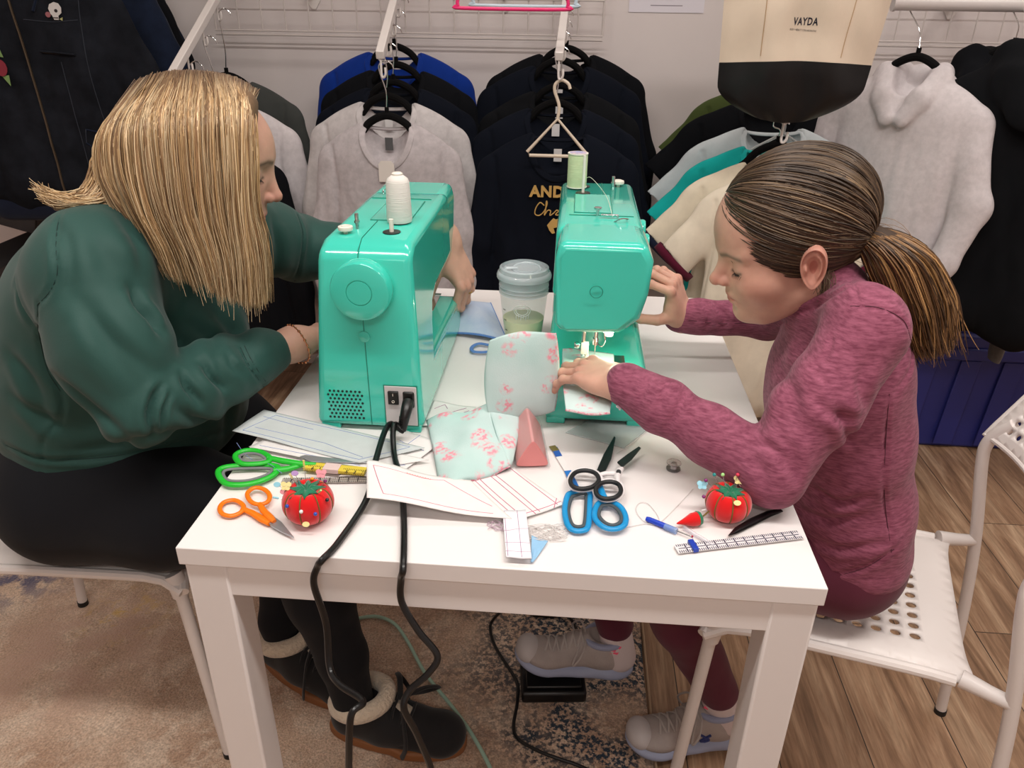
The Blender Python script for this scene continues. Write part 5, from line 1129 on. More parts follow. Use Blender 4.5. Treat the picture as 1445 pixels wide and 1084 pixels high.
# jackets on the left wall
dj = aY(6, -60, 1.42)
jk = thing('denim_jacket', 'worn black denim jacket with skull patch and brass zip', 'jacket', tuple(dj), math.radians(8))
def jacket_body(L, w, seed, arms=True, h=.0075, ys=.42):
    S = SDF(h)
    for s in (-1, 1):
        S.cap((s*.07, 0, -.03), (s*(w-.03), 0, -.09), .03, .05, .04); S.cap((s*(w*.5), 0, -.12), (s*(w*.52), 0, -L+.09), w*.45, w*.47, .05); S.cap((s*.03, 0, -.1), (s*.03, 0, -L+.09), .09, .1, .05)
        if arms: S.chain([((s*(w-.02), 0, -.12), .062), ((s*(w+.05), .0, -.32), .060), ((s*(w+.06), 0, -.56), .045)], .02)
    V, Q = S.mesh(); V[:, 1] *= ys; N = normals(V, Q); P = V*np.array([1, 1, .35])+seed; V = V+N*(vnoise(P, 17)*.009+vnoise(P+4, 44)*.004)[:, None]
    return smooth_v(V, Q, 2), Q
V, Q = jacket_body(.62, .235, 2.2, True); vq_obj('body', V, Q, F_['denim_black'], jk, world=False)
jb = bvh_of(V, Q)
def onj(x, z, up=.001):
    h_ = jb.ray_cast(Vector((x, -1, z)), Vector((0, 1, 0)))[0]; return Vector((x, (h_.y if h_ else -.04)-up, z))
zipm = mat('brass_zip', (84, 68, 52), .5, metal=.4, bump=(700, .8, .001))
MB().tube([onj(.004+.03*k/24, -.06-.52*k/24) for k in range(25)], .0055, 8, flat=.5).build('front_zip', zipm, jk)
MB().grid(lambda u, v: onj(.03+(u-.5)*.44, lerp(-.675, -.60, v), .0)+Vector((0, 0, 0)), 2, 2) if False else None
S = SDF(.007); S.cap((-.16, 0, -.62), (.16, 0, -.62), .05, .05, .02); V2, Q2 = S.mesh(); V2[:, 1] *= .55; vq_obj('waist_rib', V2, Q2, F_['navy_rib'], jk, world=False)
for sx in (1, -1):
    MB().tube([onj(sx*.055, -.215, .001), onj(sx*.10, -.218, .002), onj(sx*.145, -.222, .001)], .0075, 8, flat=.4).build('pocket_welt', F_['denim_black'], jk)
    MB().tube([onj(sx*.06, -.217, .004), onj(sx*.13, -.221, .004)], .0018, 6).build('pocket_zip', zipm, jk)
    q = [onj(sx*.125, -.41), onj(sx*.165, -.42), onj(sx*.205, -.455), onj(sx*.175, -.49), onj(sx*.118, -.445)]
    MB().tube(q, .0022, 6, closed=True).build('pocket_flap', F_['denim_navy'], jk)
    MB().tube([onj(sx*.055, -.05, .002), onj(sx*.075, -.09, .002), onj(sx*.06, -.12, .002)], .004, 6).build('collar_edge', F_['denim_navy'], jk)
for ln in ([(.175, -.06), (.168, -.2), (.172, -.35), (.19, -.5)], [(.03, -.14), (.10, -.145), (.165, -.14)], [(-.03, -.14), (-.10, -.145), (-.165, -.14)], [(.10, -.24), (.105, -.40), (.115, -.58)]):
    MB().tube([onj(x, z, .0006) for x, z in [(p.x, p.y) for p in catmull([(a, b, 0) for a, b in ln], 8)]], .0011, 5).build('seam', mat('denim_seam', (42, 46, 56), .9), jk)
def patch(cx, cz, parts):
    for nm, poly, col, up in parts:
        pts = [onj(cx+x, cz+z, up) for x, z in poly]; o = MB(); n = len(pts); y = min(p.y for p in pts); o.add([(p.x, y, p.z) for p in pts]+[(p.x, y+.0015, p.z) for p in pts], [tuple(range(n)), tuple(range(n, 2*n))[::-1]]+[(i, (i+1) % n, n+(i+1) % n, n+i) for i in range(n)]); o.build(nm, mat('patch_'+nm, col, .7), jk, smooth=False)
def disc(x, z, r, n=14, sy=1.): return [(x+r*math.cos(2*PI*i/n), z+r*sy*math.sin(2*PI*i/n)) for i in range(n)]
patch(.114, -.122, [('skull_patch', [(-.010, -.004), (-.013, .008), (-.008, .018), (.004, .023), (.014, .020), (.019, .010), (.017, -.002), (.008, -.009), (.007, -.018), (-.004, -.018), (-.007, -.008)], (205, 200, 198), .004), ('eye_patch', disc(-.006, .003, .0042), (40, 30, 34), .006), ('eye_patch', disc(.005, .003, .0042), (40, 30, 34), .006), ('rose_patch', disc(-.017, -.006, .0065), (150, 90, 96), .0055), ('leaf_patch', [(.010, -.016), (.018, -.012), (.016, -.020)], (180, 180, 120), .005), ('tooth_patch', [(-.006, -.012), (.007, -.012), (.007, -.014), (-.006, -.014)], (60, 50, 54), .006)])
patch(-.004-.048, -.255, [('flower_patch', disc(0, 0, .016, sy=1.3), (132, 36, 52), .004), ('leaf_patch', [(-.008, .03), (.006, .055), (.012, .025)], (120, 150, 90), .004), ('leaf_patch', [(-.004, -.02), (.012, -.045), (.014, -.018)], (120, 150, 90), .004)])
JG = 'denim jackets on the left rack'
jk['group'] = JG
for (px, Y, w, L, m, rz, lb, s) in (((62, -70), 1.56, .23, .60, 'denim_navy', 10, 'dark navy denim jacket directly behind the skull patch jacket', 5.), ((72, -85), 1.70, .22, .62, 'black_cotton', 10, 'black jacket between two dark denim jackets on the left', 8.), ((88, -95), 1.84, .20, .62, 'denim_navy', 8, 'dark blue denim jacket nearest the wall on the left', 3.)):
    c = aY(px[0], px[1], Y); t = thing('denim_jacket', lb, 'jacket', tuple(c), math.radians(rz), JG); V, Q = jacket_body(L, w, s, True, .009); vq_obj('body', V, Q, F_[m], t, world=False)
# dark box stand hanging below the jackets
q = aY(35, 300, 1.75); bb = MB().box((q.x-.02, 1.885, q.z+.02), (.16, .33, .14), (0, .25, 0)).build('storage_box', mat('smoky_box', (48, 46, 48), .25), None, bevel=.004); tag(bb, 'dark grey box below the denim jackets', 'box')
q = aY(-4, 385, 1.6); bb = MB().box((q.x-.03, 1.80, q.z), (.09, .49, .11), (0, .5, 0)).build('storage_box', mat('smoky_box2', (58, 56, 58), .3), None, bevel=.004); tag(bb, 'small dark box at the left edge above the chair back', 'box')
# ================================================================ people
v3 = lambda p: tuple(float(x) for x in p)
def skin_mat(name):
    k = NT(name); b = k.b; a = k.n('ShaderNodeAttribute', attribute_name='Col'); tc = k.n('ShaderNodeTexCoord'); n = k.n('ShaderNodeTexNoise', Scale=55., Detail=4.); k.l(tc, 'Object', n, 'Vector')
    r = k.n('ShaderNodeValToRGB'); r.color_ramp.elements[0].position = .3; r.color_ramp.elements[1].position = .7; r.color_ramp.elements[0].color = (.93, .90, .90, 1); r.color_ramp.elements[1].color = (1.04, 1.02, 1.02, 1); k.l(n, 'Fac', r, 'Fac')
    m = k.n('ShaderNodeMix', data_type='RGBA', blend_type='MULTIPLY'); m.inputs[0].default_value = 1.; k.l(a, 'Color', m, 6); k.l(r, 'Color', m, 7); k.l(m, 2, b, 'Base Color')
    b.inputs['Roughness'].default_value = .5; b.inputs['Specular IOR Level'].default_value = .35; b.inputs['Subsurface Weight'].default_value = .12; b.inputs['Subsurface Radius'].default_value = (1, .35, .2); b.inputs['Subsurface Scale'].default_value = .006
    n2 = k.n('ShaderNodeTexNoise', Scale=700., Detail=2.); k.l(tc, 'Object', n2, 'Vector'); bp = k.n('ShaderNodeBump', Strength=.15, Distance=.0004); k.l(n2, 'Fac', bp, 'Height'); k.l(bp, 0, b, 'Normal'); return k.m
M['skin'] = skin_mat('skin')
SK = np.array(lin((208, 163, 143))); SKR = np.array(lin((192, 120, 106))); SKD = np.array(lin((150, 96, 76)))
def frame(F, pitch):
    F = np.array([F[0], F[1], 0.]); F /= np.linalg.norm(F); L = np.cross([0, 0, 1], F); f = F*math.cos(pitch)+np.array([0, 0, -math.sin(pitch)]); U = np.cross(f, L); return np.stack([f, L, U], 1)
def head_mesh(H, R, sc, ez=.008, child=False, h=.0019, neck_to=None):
    S = SDF(h); k = .012
    S.ell((-.014, 0, .036), (.093, .073, .081), None, .02)
    S.ell((.030, 0, .028), (.060, .060, .058), None, .03)
    S.ell((.026, 0, -.028), (.059, .056, .070), None, .025); S.ell((.047, 0, -.054), (.038, .034, .034), None, .02)
    for s in (-1, 1):
        S.cap((-.012, s*.050, -.050), (.048, s*.020, -.083), .017, .014, .022)
        S.ell((.048, s*.034, -.028+(.0 if not child else -.004)), (.030, .026, .026), None, .02)
        S.cap((.081, s*.012, ez+.020), (.066, s*.044, ez+.019), .0065, .006, .012)
    S.ell((.067, 0, -.087+(.004 if child else 0)), (.016, .019, .015), None, .016)
    for s in (-1, 1): S.ell((.091, s*.031, ez), (.0145, .017, .0115), None, .012, True)
    # nose
    S.cap((.080, 0, ez+.012), (.0985, 0, -.0245), .0060, .0088, .010); S.ell((.1005, 0, -.0265), (.0085, .0085, .0075), None, .006)
    for s in (-1, 1): S.ell((.0905, s*.0105, -.0295), (.0085, .0058, .0062), None, .005)
    for s in (-1, 1): S.ell((.0965, s*.0050, -.0350), (.0042, .0026, .0022), None, .002, True)
    # lids and eyes area
    for s in (-1, 1):
        S.ell((.0672, s*.0305, ez-.001), (.0130, .0155, .0118), None, .005)
    # mouth
    mz = -.060 if not child else -.055
    S.ell((.0805, 0, mz+.0045), (.0085, .020, .0048), None, .006); S.ell((.0800, 0, mz-.0052), (.0078, .017, .0050), None, .006); S.cap((.0895, -.012, mz-.0003), (.0895, .012, mz-.0003), .0010, .0010, .0035, True); S.cap((.086, .012, mz-.0003), (.076, .025, mz-.002), .0010, .0008, .003, True); S.cap((.086, -.012, mz-.0003), (.076, -.025, mz-.002), .0010, .0008, .003, True)
    S.ell((.0895, 0, mz-.0155), (.007, .018, .0045), None, .006, True)
    # ears
    for s in (-1, 1):
        S.ell((-.008, s*.070, ez-.004), (.010, .008, .016), None, .006)
    V, Q = S.mesh(); V = smooth_v(V, Q, 1)
    # skin colour: lips, nose tip, cheeks, ears and brows
    C = np.tile(SK, (len(V), 1))
    def tint(c, r, col, amt, p=2):
        nonlocal C
        d = np.linalg.norm((V-np.array(c))/np.array(r), axis=1); w = (np.exp(-d**p)*amt)[:, None]; C = C*(1-w)+np.array(col)*w
    tint((.100, 0, -.030), (.016, .018, .012), SKR, .6)
    for s in (-1, 1): tint((.065, s*.042, -.030), (.03, .022, .022), SKR, .35); tint((-.008, s*.080, ez-.002), (.022, .012, .034), SKR, .6); tint((.076, s*.0305, ez-.011), (.012, .017, .004), SKD, .35)
    tint((.086, 0, mz), (.012, .019, .0080), lin((190, 104, 98)), .85, 4)
    for s in (-1, 1):
        FV = V.copy(); FV[:, 0] = np.where(V[:, 0] > .045, .08, 0.)
        d, t = seg_d(FV, [(.08, s*.013, ez+.0165), (.08, s*.028, ez+.0195), (.08, s*.046, ez+.0145)]); w = (np.exp(-(d/.0034)**2)*.72)[:, None]; C = C*(1-w)+np.array(lin((78, 54, 40)))*w
        d, t = seg_d(FV, [(.08, s*.019, ez-.006), (.08, s*.030, ez-.0085), (.08, s*.043, ez-.0055)]); w = (np.exp(-(d/.0018)**2)*.85)[:, None]; C = C*(1-w)+np.array(lin((52, 36, 30)))*w
    EV, EQ, EC = [], [], []
    for s in (-1, 1):
        ev, eq, ec_ = ear_mesh(s, ez); EV.append(ev); EQ.append(eq); EC.append(ec_)
    V, Q, C = merge([(V, Q, C), (EV[0], EQ[0], EC[0]), (EV[1], EQ[1], EC[1])])
    W = (V*sc) @ R.T+H
    return W, Q, C
def ear_mesh(s, ez, nr=26, na=64):
    th = np.linspace(0, 2*PI, na, endpoint=False); rho = np.linspace(0, 1, nr); e0 = np.array([-.007, s*.0805, ez-.003]); ex = np.array([.93, s*-.30, .10]); eu = np.array([-.14, s*.10, 1.]); eo = np.cross(ex, eu)*(-s); eo /= np.linalg.norm(eo)
    if eo[1]*s < 0: eo = -eo
    Vv = []; up = np.sin(th); fw = np.cos(th)     # fw=1 towards the face, up=1 top
    rx = .0165*(1+.10*up)*(1-.22*np.clip(-up, 0, 1)**2); rz = np.where(up > 0, .0285, .0315)
    back = .5-.5*fw
    for r in rho:
        rim = .0062*np.exp(-((r-.90)/.075)**2)*(.25+.75*np.clip(back*1.25+.5*np.clip(up, 0, 1), 0, 1))*(1-.75*np.clip(-up-.45, 0, 1)*1.6)
        anti = .0045*np.exp(-((r-.58)/.12)**2)*np.clip(back*1.3, 0, 1)*np.clip(1.15-np.clip(-up-.5, 0, 1)*3, 0, 1)
        tra = .0050*np.exp(-((r-.55)/.16)**2)*np.clip(fw-.5, 0, 1)*2*np.exp(-((up+.12)/.35)**2)
        con = -.0058*np.exp(-(r/.40)**2); lobe = .003*np.clip(-up-.5, 0, 1)*2*np.exp(-((r-.75)/.2)**2)
        h = .0035+rim+anti+tra+con+lobe-.006*np.clip((r-.95)/.05, 0, 1)
        Vv.append(e0+np.outer(fw*rx*r, ex)+np.outer(up*rz*r-.001, eu)+np.outer(h, eo))
    for r, d in ((.97, -.0045), (.7, -.006), (.35, -.009)): Vv.append(e0+np.outer(fw*rx*r, ex)+np.outer(up*rz*r-.001, eu)+eo*d)
    V = np.concatenate(Vv); K = len(Vv); i = np.arange(K-1)[:, None]*na; k = np.arange(na)[None, :]; k2 = (k+1) % na
    Q = np.stack([i+k, i+k2, i+na+k2, i+na+k], -1).reshape(-1, 4)
    if s > 0: Q = Q[:, ::-1]
    C = np.tile(SK*.55+SKR*.45, (len(V), 1)); C[:na*8] = SKR*.85+SK*.05
    return V, Q, C
def blob(chains, ells=(), h=.006, k=.03, it=2):
    S = SDF(h)
    for c in chains: S.chain(c, k)
    for e in ells: S.ell(e[0], e[1], e[2] if len(e) > 2 else None, k)
    V, Q = S.mesh(); return smooth_v(V, Q, it), Q
JNT = {}
BENDS = dict(relax=((.35, .5, .35), (.4, .55, .4), (.45, .6, .4), (.5, .6, .4)))
def hand_mesh(W, X, Zb, side, sc=1., bends=None, thumb=None, spread=.06, forearm=None, h=.0013, fdir=None):
    """W wrist, X towards the knuckles, Zb back of the hand; side 'R' or 'L'"""
    X = np.array(X, float); X /= np.linalg.norm(X); Zb = np.array(Zb, float); Zb -= X*(Zb @ X); Zb /= np.linalg.norm(Zb); Y = np.cross(Zb, X)*(1 if side == 'R' else -1)
    S = SDF(h); k = .012
    ky = [.0285, .0095, -.0095, -.0270]; kx = [.088, .092, .087, .078]
    for i in range(4): S.cap((.006, ky[i]*.62, -.001), (kx[i]-.010, ky[i]*.92, 0), .0145, .0105, k)
    for i in range(4): S.ell((kx[i], ky[i], .0035), (.0105, .0085, .0085), None, .006)
    S.ell((.040, 0, -.006), (.042, .036, .014), None, .015); S.ell((.030, .028, -.010), (.028, .016, .015), None, .012)
    L = [(.040, .025, .020), (.045, .029, .021), (.041, .027, .020), (.032, .020, .018)]; rad = [(.0090, .0082, .0076, .0064), (.0092, .0084, .0077, .0066), (.0088, .0080, .0073, .0062), (.0078, .0070, .0064, .0056)]
    bends = bends or BENDS['relax']; tips = []
    for i in range(4):
        a = 0; d0 = None; p = np.array([kx[i], ky[i], 0.]); sy = spread*(1.5-i)*.5
        for j in range(3):
            a += bends[i][j]; d = np.array([math.cos(a)*math.cos(sy), math.sin(sy)*math.cos(a*.5), -math.sin(a)]); q = p+d*L[i][j]; d0 = d if d0 is None else d0
            S.cap(p, q, rad[i][j], rad[i][j+1], .0022 if j else .004)
            if j: S.ell(p+np.array([math.sin(a), 0, math.cos(a)])*.0012, (rad[i][j]*1.02,)*3, None, .004)
            p = q
        tips.append((p, d, a, rad[i][3])); JNT[i] = (np.array([kx[i], ky[i], 0.]), d0)
    th = thumb or ((.75, .60, -.28), (.92, .20, -.34), (.97, -.02, -.25)); p = np.array([.020, .026, -.008]); tl = (.042, .034, .026); tr = (.0135, .0110, .0100, .0078)
    for j in range(3):
        d = np.array(th[j], float); d /= np.linalg.norm(d); q = p+d*tl[j]; S.cap(p, q, tr[j], tr[j+1], .008 if j == 0 else .003); p = q
    tips.append((p, d, 0, tr[3]))
    fl = forearm or .10
    S.cap((.006, .006, -.001), (-.010, .006, 0), .0200, .0210, .02); S.cap((.006, -.008, -.001), (-.010, -.008, 0), .0200, .0210, .02)
    fd = np.array([-1., 0, 0]) if fdir is None else np.stack([X, Y, Zb], 0) @ (np.array(fdir)/np.linalg.norm(fdir)); S.cap((-.008, 0, 0), v3(fd*fl+np.array([-.008, 0, 0])), .0235, .0255, .02)
    V, Q = S.mesh()
    C = np.tile(SK, (len(V), 1))
    for i in range(4):
        d = np.linalg.norm((V-np.array([kx[i], ky[i], .008]))/np.array([.012, .008, .012]), axis=1); w = (np.exp(-d**2)*.30)[:, None]; C = C*(1-w)+SKR*w
    for n_, (p, d, a, r) in enumerate(tips):
        dd = np.linalg.norm(V-p, axis=1); w = (np.exp(-(dd/.012)**2)*.35)[:, None]; C = C*(1-w)+SKR*w
        nrm = np.array([math.sin(a), 0, math.cos(a)]) if n_ < 4 else np.cross(d, [0, 1, 0])*-1
        if n_ == 4: nrm = np.array([0, .3, 1.]); nrm -= d*(nrm @ d); nrm /= np.linalg.norm(nrm)
        c = p+nrm*r*.9+d*r*.25; e1 = (V-c) @ d; e2 = np.linalg.norm((V-c)-np.outer(e1, d), axis=1); w = ((np.abs(e1) < .0055) & (e2 < r*.72)).astype(float)[:, None]*.55; C = C*(1-w)+np.array(lin((238, 200, 190)))*w
    B = np.stack([X, Y, Zb], 1)*sc; V = V @ B.T+np.array(W)
    for i in range(4): JNT[i] = (np.array(W)+B @ (JNT[i][0]+JNT[i][1]*.022), B @ JNT[i][1])
    if side == 'L': Q = Q[:, ::-1]
    return V, Q, C
def merge(parts):
    Vs, Qs, Cs = [], [], []; o = 0
    for p in parts:
        V, Q = p[0], p[1]; C = p[2] if len(p) > 2 else np.tile(SK, (len(V), 1)); Vs.append(V); Qs.append(Q+o); Cs.append(C); o += len(V)
    return np.concatenate(Vs), np.concatenate(Qs), np.concatenate(Cs)
def cloth_mat(name, rgb, rgb2=None, heather=None, rough=.75, bump=.25, sheen=.15):
    return mat(name, rgb, rough, spec=.25, noise=heather[0:2] if heather else (12, .03), rgb2=rgb2, sheen=sheen, bump=(520, bump, .0006), stretch=heather[2] if heather else None, detail=4)
def P(x, y, Y): return np.array(v3(aY(x, y, Y)))
def seams(bv, lines, m, parent, r=.0007):
    for pl in lines:
        pts = [hit(bv, *p) for p in catmull2(pl)]; pts = [p for p in pts if p is not None]
        if len(pts) > 3 and max((pts[i+1]-pts[i]).length for i in range(len(pts)-1)) < .05:
            pts = [pts[0]]+[(pts[i-1]+pts[i]+pts[i+1])/3 for i in range(1, len(pts)-1)]+[pts[-1]]; MB().tube(pts, r, 6).build('seam', m, parent, world=True)
# ---------------------------------------------------------------- woman
wp = thing('person', 'blonde woman in dark green sweatshirt and black leggings guiding fabric at the left machine', 'person', (-.38, .45, .45))
WR = frame((.96, .22), .22); WN = P(397, 280, .46); WH = WN-1.02*(WR @ np.array([.108, 0, -.028]))
hV, hQ, hC = head_mesh(WH, WR, 1.02)
neckT = WH+WR @ np.array([-.03, 0, -.06]); neckB = np.array([-.21, .435, .975])
parts = [(hV, hQ, hC), blob([[(neckT, .052), (neckB, .062)], [(neckB, .06), ((-.28, .44, .85), .11), ((-.36, .45, .66), .12), ((-.40, .45, .55), .12)]], h=.008)]
WwN = P(416, 484, .425); WeN = P(205, 572, .215); WsN = P(128, 395, .275)
parts.append(hand_mesh(WwN, (.38, .92, -.05), (-.35, -.05, .90), 'R', 1.0, ((.5, .6, .4), (.6, .7, .4), (.7, .7, .4), (.8, .7, .4)), forearm=.10, fdir=WeN-WwN))
WwF = P(628, 340, .70)
parts.append(hand_mesh(WwF, (.46, -.10, -.88), (.80, -.25, .45), 'L', 1.0, ((.75, 1.35, .3), (.75, 1.1, .5), (.65, .9, .5), (.5, .7, .5)), ((.75, .48, -.55), (.72, .15, -.75), (.72, -.1, -.75)), spread=.10, forearm=.10, fdir=P(480, 350, .79)-WwF))
RJ = JNT[2]
WeF = P(420, 352, .80); WsF = P(320, 315, .62)
parts.append(blob([[(WwF, .022), (P(560, 345, .76), .028), (P(480, 350, .79), .030), (WeF, .034), (WsF, .04), (neckB, .055)], [(WwN, .024), (WeN, .030), (WsN, .04), (neckB, .055)]], h=.006))
hipN, kneeN, ankN = (-.39, .35, .535), (-.015, .345, .505), (.070, .338, .135)
hipF, kneeF, ankF = (-.39, .55, .535), (-.09, .56, .50), (-.125, .485, .165)
parts.append(blob([[(hipN, .08), (kneeN, .05), ((.058, .340, .22), .034), ((.070, .337, .09), .030)], [(hipF, .08), (kneeF, .05), ((-.105, .53, .33), .04), ((-.122, .490, .18), .029), ((-.124, .480, .10), .027)]], h=.007))
V, Q, C = merge(parts); vq_obj('body', V, Q, M['skin'], wp, cols=C)
# eyes glimpsed under the lids are modelled on both faces
def eyes(H, R, sc, parent, ez, col):
    for s in (-1, 1):
        c = H+sc*(R @ np.array([.0672, s*.0305, ez-.0045])); mb = MB().ball(v3(c), .0112*sc, 16); mb.build('eye', mat('eye_white', (226, 220, 214), .2), parent, world=True)
        l = MB(); pts = [v3(H+sc*(R @ np.array([.0798-.0075*t*t, s*(.0305+t*.013), ez-.0072-.0018*(1-t*t)]))) for t in np.linspace(-1, 1, 9)]
        l.tube(pts, .0013, 5)
        for t in np.linspace(-.9, .9, 12): a = H+sc*(R @ np.array([.0798-.0075*t*t, s*(.0305+t*.013), ez-.0080])); b_ = a+sc*(R @ np.array([.0050, s*(t*.004+.001), -.0035])); l.tube([v3(a), v3(b_)], [.0004, .00015], 4)
        l.build('eyelashes', mat('lash', (40, 28, 24), .7), parent, world=True)
eyes(WH, WR, 1.02, wp, .008, None)
# sweatshirt
green_m = cloth_mat('green_sweatshirt', (40, 76, 70), sheen=.12, rough=.62)
S = SDF(.0044); k = .045
def El(x, y, Y, r, R=None, kk=k): S.ell(P(x, y, Y), r, R, kk)
S.ell((-.305, .455, .865), (.150, .185, .115), None, k); S.ell((-.295, .455, .925), (.115, .175, .080), None, k)
S.ell((-.325, .455, .78), (.152, .190, .120), None, k); S.ell((-.350, .455, .69), (.155, .200, .105), None, k); S.ell((-.355, .455, .620), (.155, .205, .065), None, k)
S.ell((-.225, .46, .80), (.125, .16, .12), None, k); S.ell((-.240, .465, .70), (.120, .165, .10), None, k); S.ell((-.255, .465, .635), (.115, .17, .055), None, k)
S.cap(WsN+np.array([-.01, .03, .015]), np.array([-.24, .60, .95]), .075, .07, k)
S.cap(neckB+np.array([0, 0, -.02]), neckB+np.array([.03, -.005, .03]), .072, .064, .03)
S.cap(WsN+np.array([-.03, .05, -.03]), P(75, 540, .37), .075, .085, .06)
S.chain([(WsN, .072), (lerp(WsN, WeN, .5)+np.array([-.005, -.01, -.005]), .070), (WeN+np.array([-.004, -.006, .002]), .056)], .035)
S.chain([(WeN, .054), (lerp(WeN, WwN, .35), .050), (lerp(WeN, WwN, .60), .043), (lerp(WeN, WwN, .72), .037), (lerp(WeN, WwN, .82), .033)], .016)
S.chain([(WsF, .070), (lerp(WsF, WeF, .55), .066), (WeF, .062), (P(475, 355, .79), .052), (P(520, 352, .775), .046), (P(570, 348, .75), .040)], .025)
V, Q = S.mesh(); V = smooth_v(V, Q, 3)
N = normals(V, Q); V = V+N*(vnoise(V*np.array([1, 1, .6]), 9)*.004+vnoise(V+3, 22)*.002)[:, None]
# cuff step and waist rib step
d, t = seg_d(V, [v3(lerp(WeN, WwN, .80)), v3(lerp(WeN, WwN, 1.1))]); 
V = creases(V, Q, [
    ([(108, 272), (84, 308), (79, 345), (81, 385), (70, 412), (53, 430)], .0032, .0045, .0012), ([(53, 430), (54, 465), (66, 520), (85, 552), (87, 590), (62, 622), (57, 672)], .0032, .0045, .001),
    ([(110, 420), (150, 470), (200, 512), (235, 530)], .010, .004, .003), ([(186, 408), (196, 432), (212, 450), (226, 470)], .007, .014, .006), ([(150, 350), (175, 385), (200, 430)], .014, .003, .003),
    ([(75, 529), (110, 558), (150, 592), (184, 618)], .008, .006, .002), ([(226, 545), (216, 562), (210, 590), (218, 614)], .0045, .012, .005), ([(238, 556), (228, 580), (226, 606)], .0035, .008, .004),
    ([(254, 530), (262, 548), (280, 566)], .005, .010, .005), ([(286, 512), (298, 532), (318, 550)], .005, .010, .005), ([(318, 500), (326, 518), (340, 528)], .005, .005, .003), ([(245, 575), (270, 590), (300, 590)], .006, .006, .004), ([(60, 300), (90, 330), (100, 380), (92, 420)], .009, .004, .003), ([(165, 300), (190, 340), (200, 400)], .012, .005, .003), ([(130, 440), (160, 500), (200, 545)], .012, .005, .004), ([(15, 500), (45, 540), (70, 600)], .010, .006, .004), ([(260, 450), (300, 490), (320, 560), (318, 620)], .012, .006, .005),
    ([(339, 490), (352, 516), (372, 546)], .0030, .0070, .0025), ([(345, 488), (358, 514), (378, 543)], .0024, .0045, .001),
    ([(8, 628), (60, 648), (150, 645), (240, 628), (320, 608)], .004, .005, .002), ([(20, 560), (60, 590), (85, 600)], .010, .006, .004), ([(100, 640), (180, 625), (260, 605)], .010, .006, .004), ([(22, 395), (32, 430), (50, 462)], .006, .004, .003),
    ([(120, 330), (140, 360), (150, 395)], .016, .003, .003), ([(250, 470), (290, 520), (330, 550)], .014, .007, .004), ([(300, 440), (330, 470), (352, 520)], .016, .007, .005), ([(420, 303), (428, 330), (424, 370), (414, 402)], .0035, .006, .002), ([(385, 310), (392, 350), (388, 390)], .010, .005, .003)])
V = smooth_v(V, Q, 1)
sw = vq_obj('sweatshirt', V, Q, green_m, wp)
seams(bvh_of(V, Q), [[(108, 272), (84, 308), (79, 345), (81, 385), (70, 412), (53, 430)], [(53, 430), (54, 465), (66, 520), (85, 552)], [(339, 490), (352, 516), (372, 546)], [(345, 488), (358, 514), (378, 543)], [(420, 303), (428, 330), (424, 370), (414, 402)], [(8, 628), (60, 648), (150, 645), (240, 628)]], mat('green_seam', (20, 48, 44), .8), wp)
# bracelet
cw = WwN+(WwN-WeN)*.012; dx = (WwN-WeN)/np.linalg.norm(WwN-WeN); a1 = np.cross(dx, [0, 0, 1]); a1 /= np.linalg.norm(a1); a2 = np.cross(dx, a1); gm = mat('rose_gold', (214, 150, 110), .25, metal=1.)
ring = [v3(cw+dx*(.002*math.sin(2*q))+a1*.0335*math.cos(q)+a2*.0325*math.sin(q)+np.array([.001, -.006, -.001])) for q in [2*PI*i/48 for i in range(48)]]
bb = MB().tube(ring, .0010, 6, closed=True)
for i in range(0, 48, 2): bb.ball(ring[i], .0020 if i % 4 else .0026, 8)
br = bb.build('bracelet', gm); tag(br, 'thin rose gold bead bracelet on the wrist of the woman', 'bracelet')
rd = RJ[1]/np.linalg.norm(RJ[1]); b1 = np.cross(rd, [0, 1, 0]); b1 /= np.linalg.norm(b1); b2 = np.cross(rd, b1)
rg = MB().tube([v3(RJ[0]+b1*.0092*math.cos(q)+b2*.0092*math.sin(q)) for q in [2*PI*i/24 for i in range(24)]], .0011, 6, closed=True).build('ring', mat('gold', (226, 196, 120), .2, metal=1.)); tag(rg, 'gold ring on the far hand of the woman', 'ring')
# leggings
legm = cloth_mat('black_leggings', (13, 15, 21), sheen=.04, rough=.8, bump=.15)
S = SDF(.006); k = .05
S.ell((-.385, .455, .575), (.150, .195, .115), None, k); S.ell((-.40, .36, .555), (.115, .10, .108), None, k); S.ell((-.40, .55, .555), (.115, .10, .108), None, k)
S.chain([((-.37, .325, .565), .116), ((-.20, .315, .565), .100), ((-.05, .335, .545), .075), (kneeN, .062)], .04); S.chain([(kneeN, .062), ((.030, .342, .36), .058), ((.058, .340, .22), .045), ((.074, .333, .098), .037)], .02)
S.chain([((-.37, .575, .56), .11), ((-.22, .58, .55), .09), (kneeF, .065)], .04); S.chain([(kneeF, .062), ((-.105, .53, .33), .055), ((-.124, .485, .155), .037), ((-.124, .482, .125), .034)], .02)
V, Q = S.mesh(); V = smooth_v(V, Q, 3); vq_obj('leggings', V, Q, legm, wp)
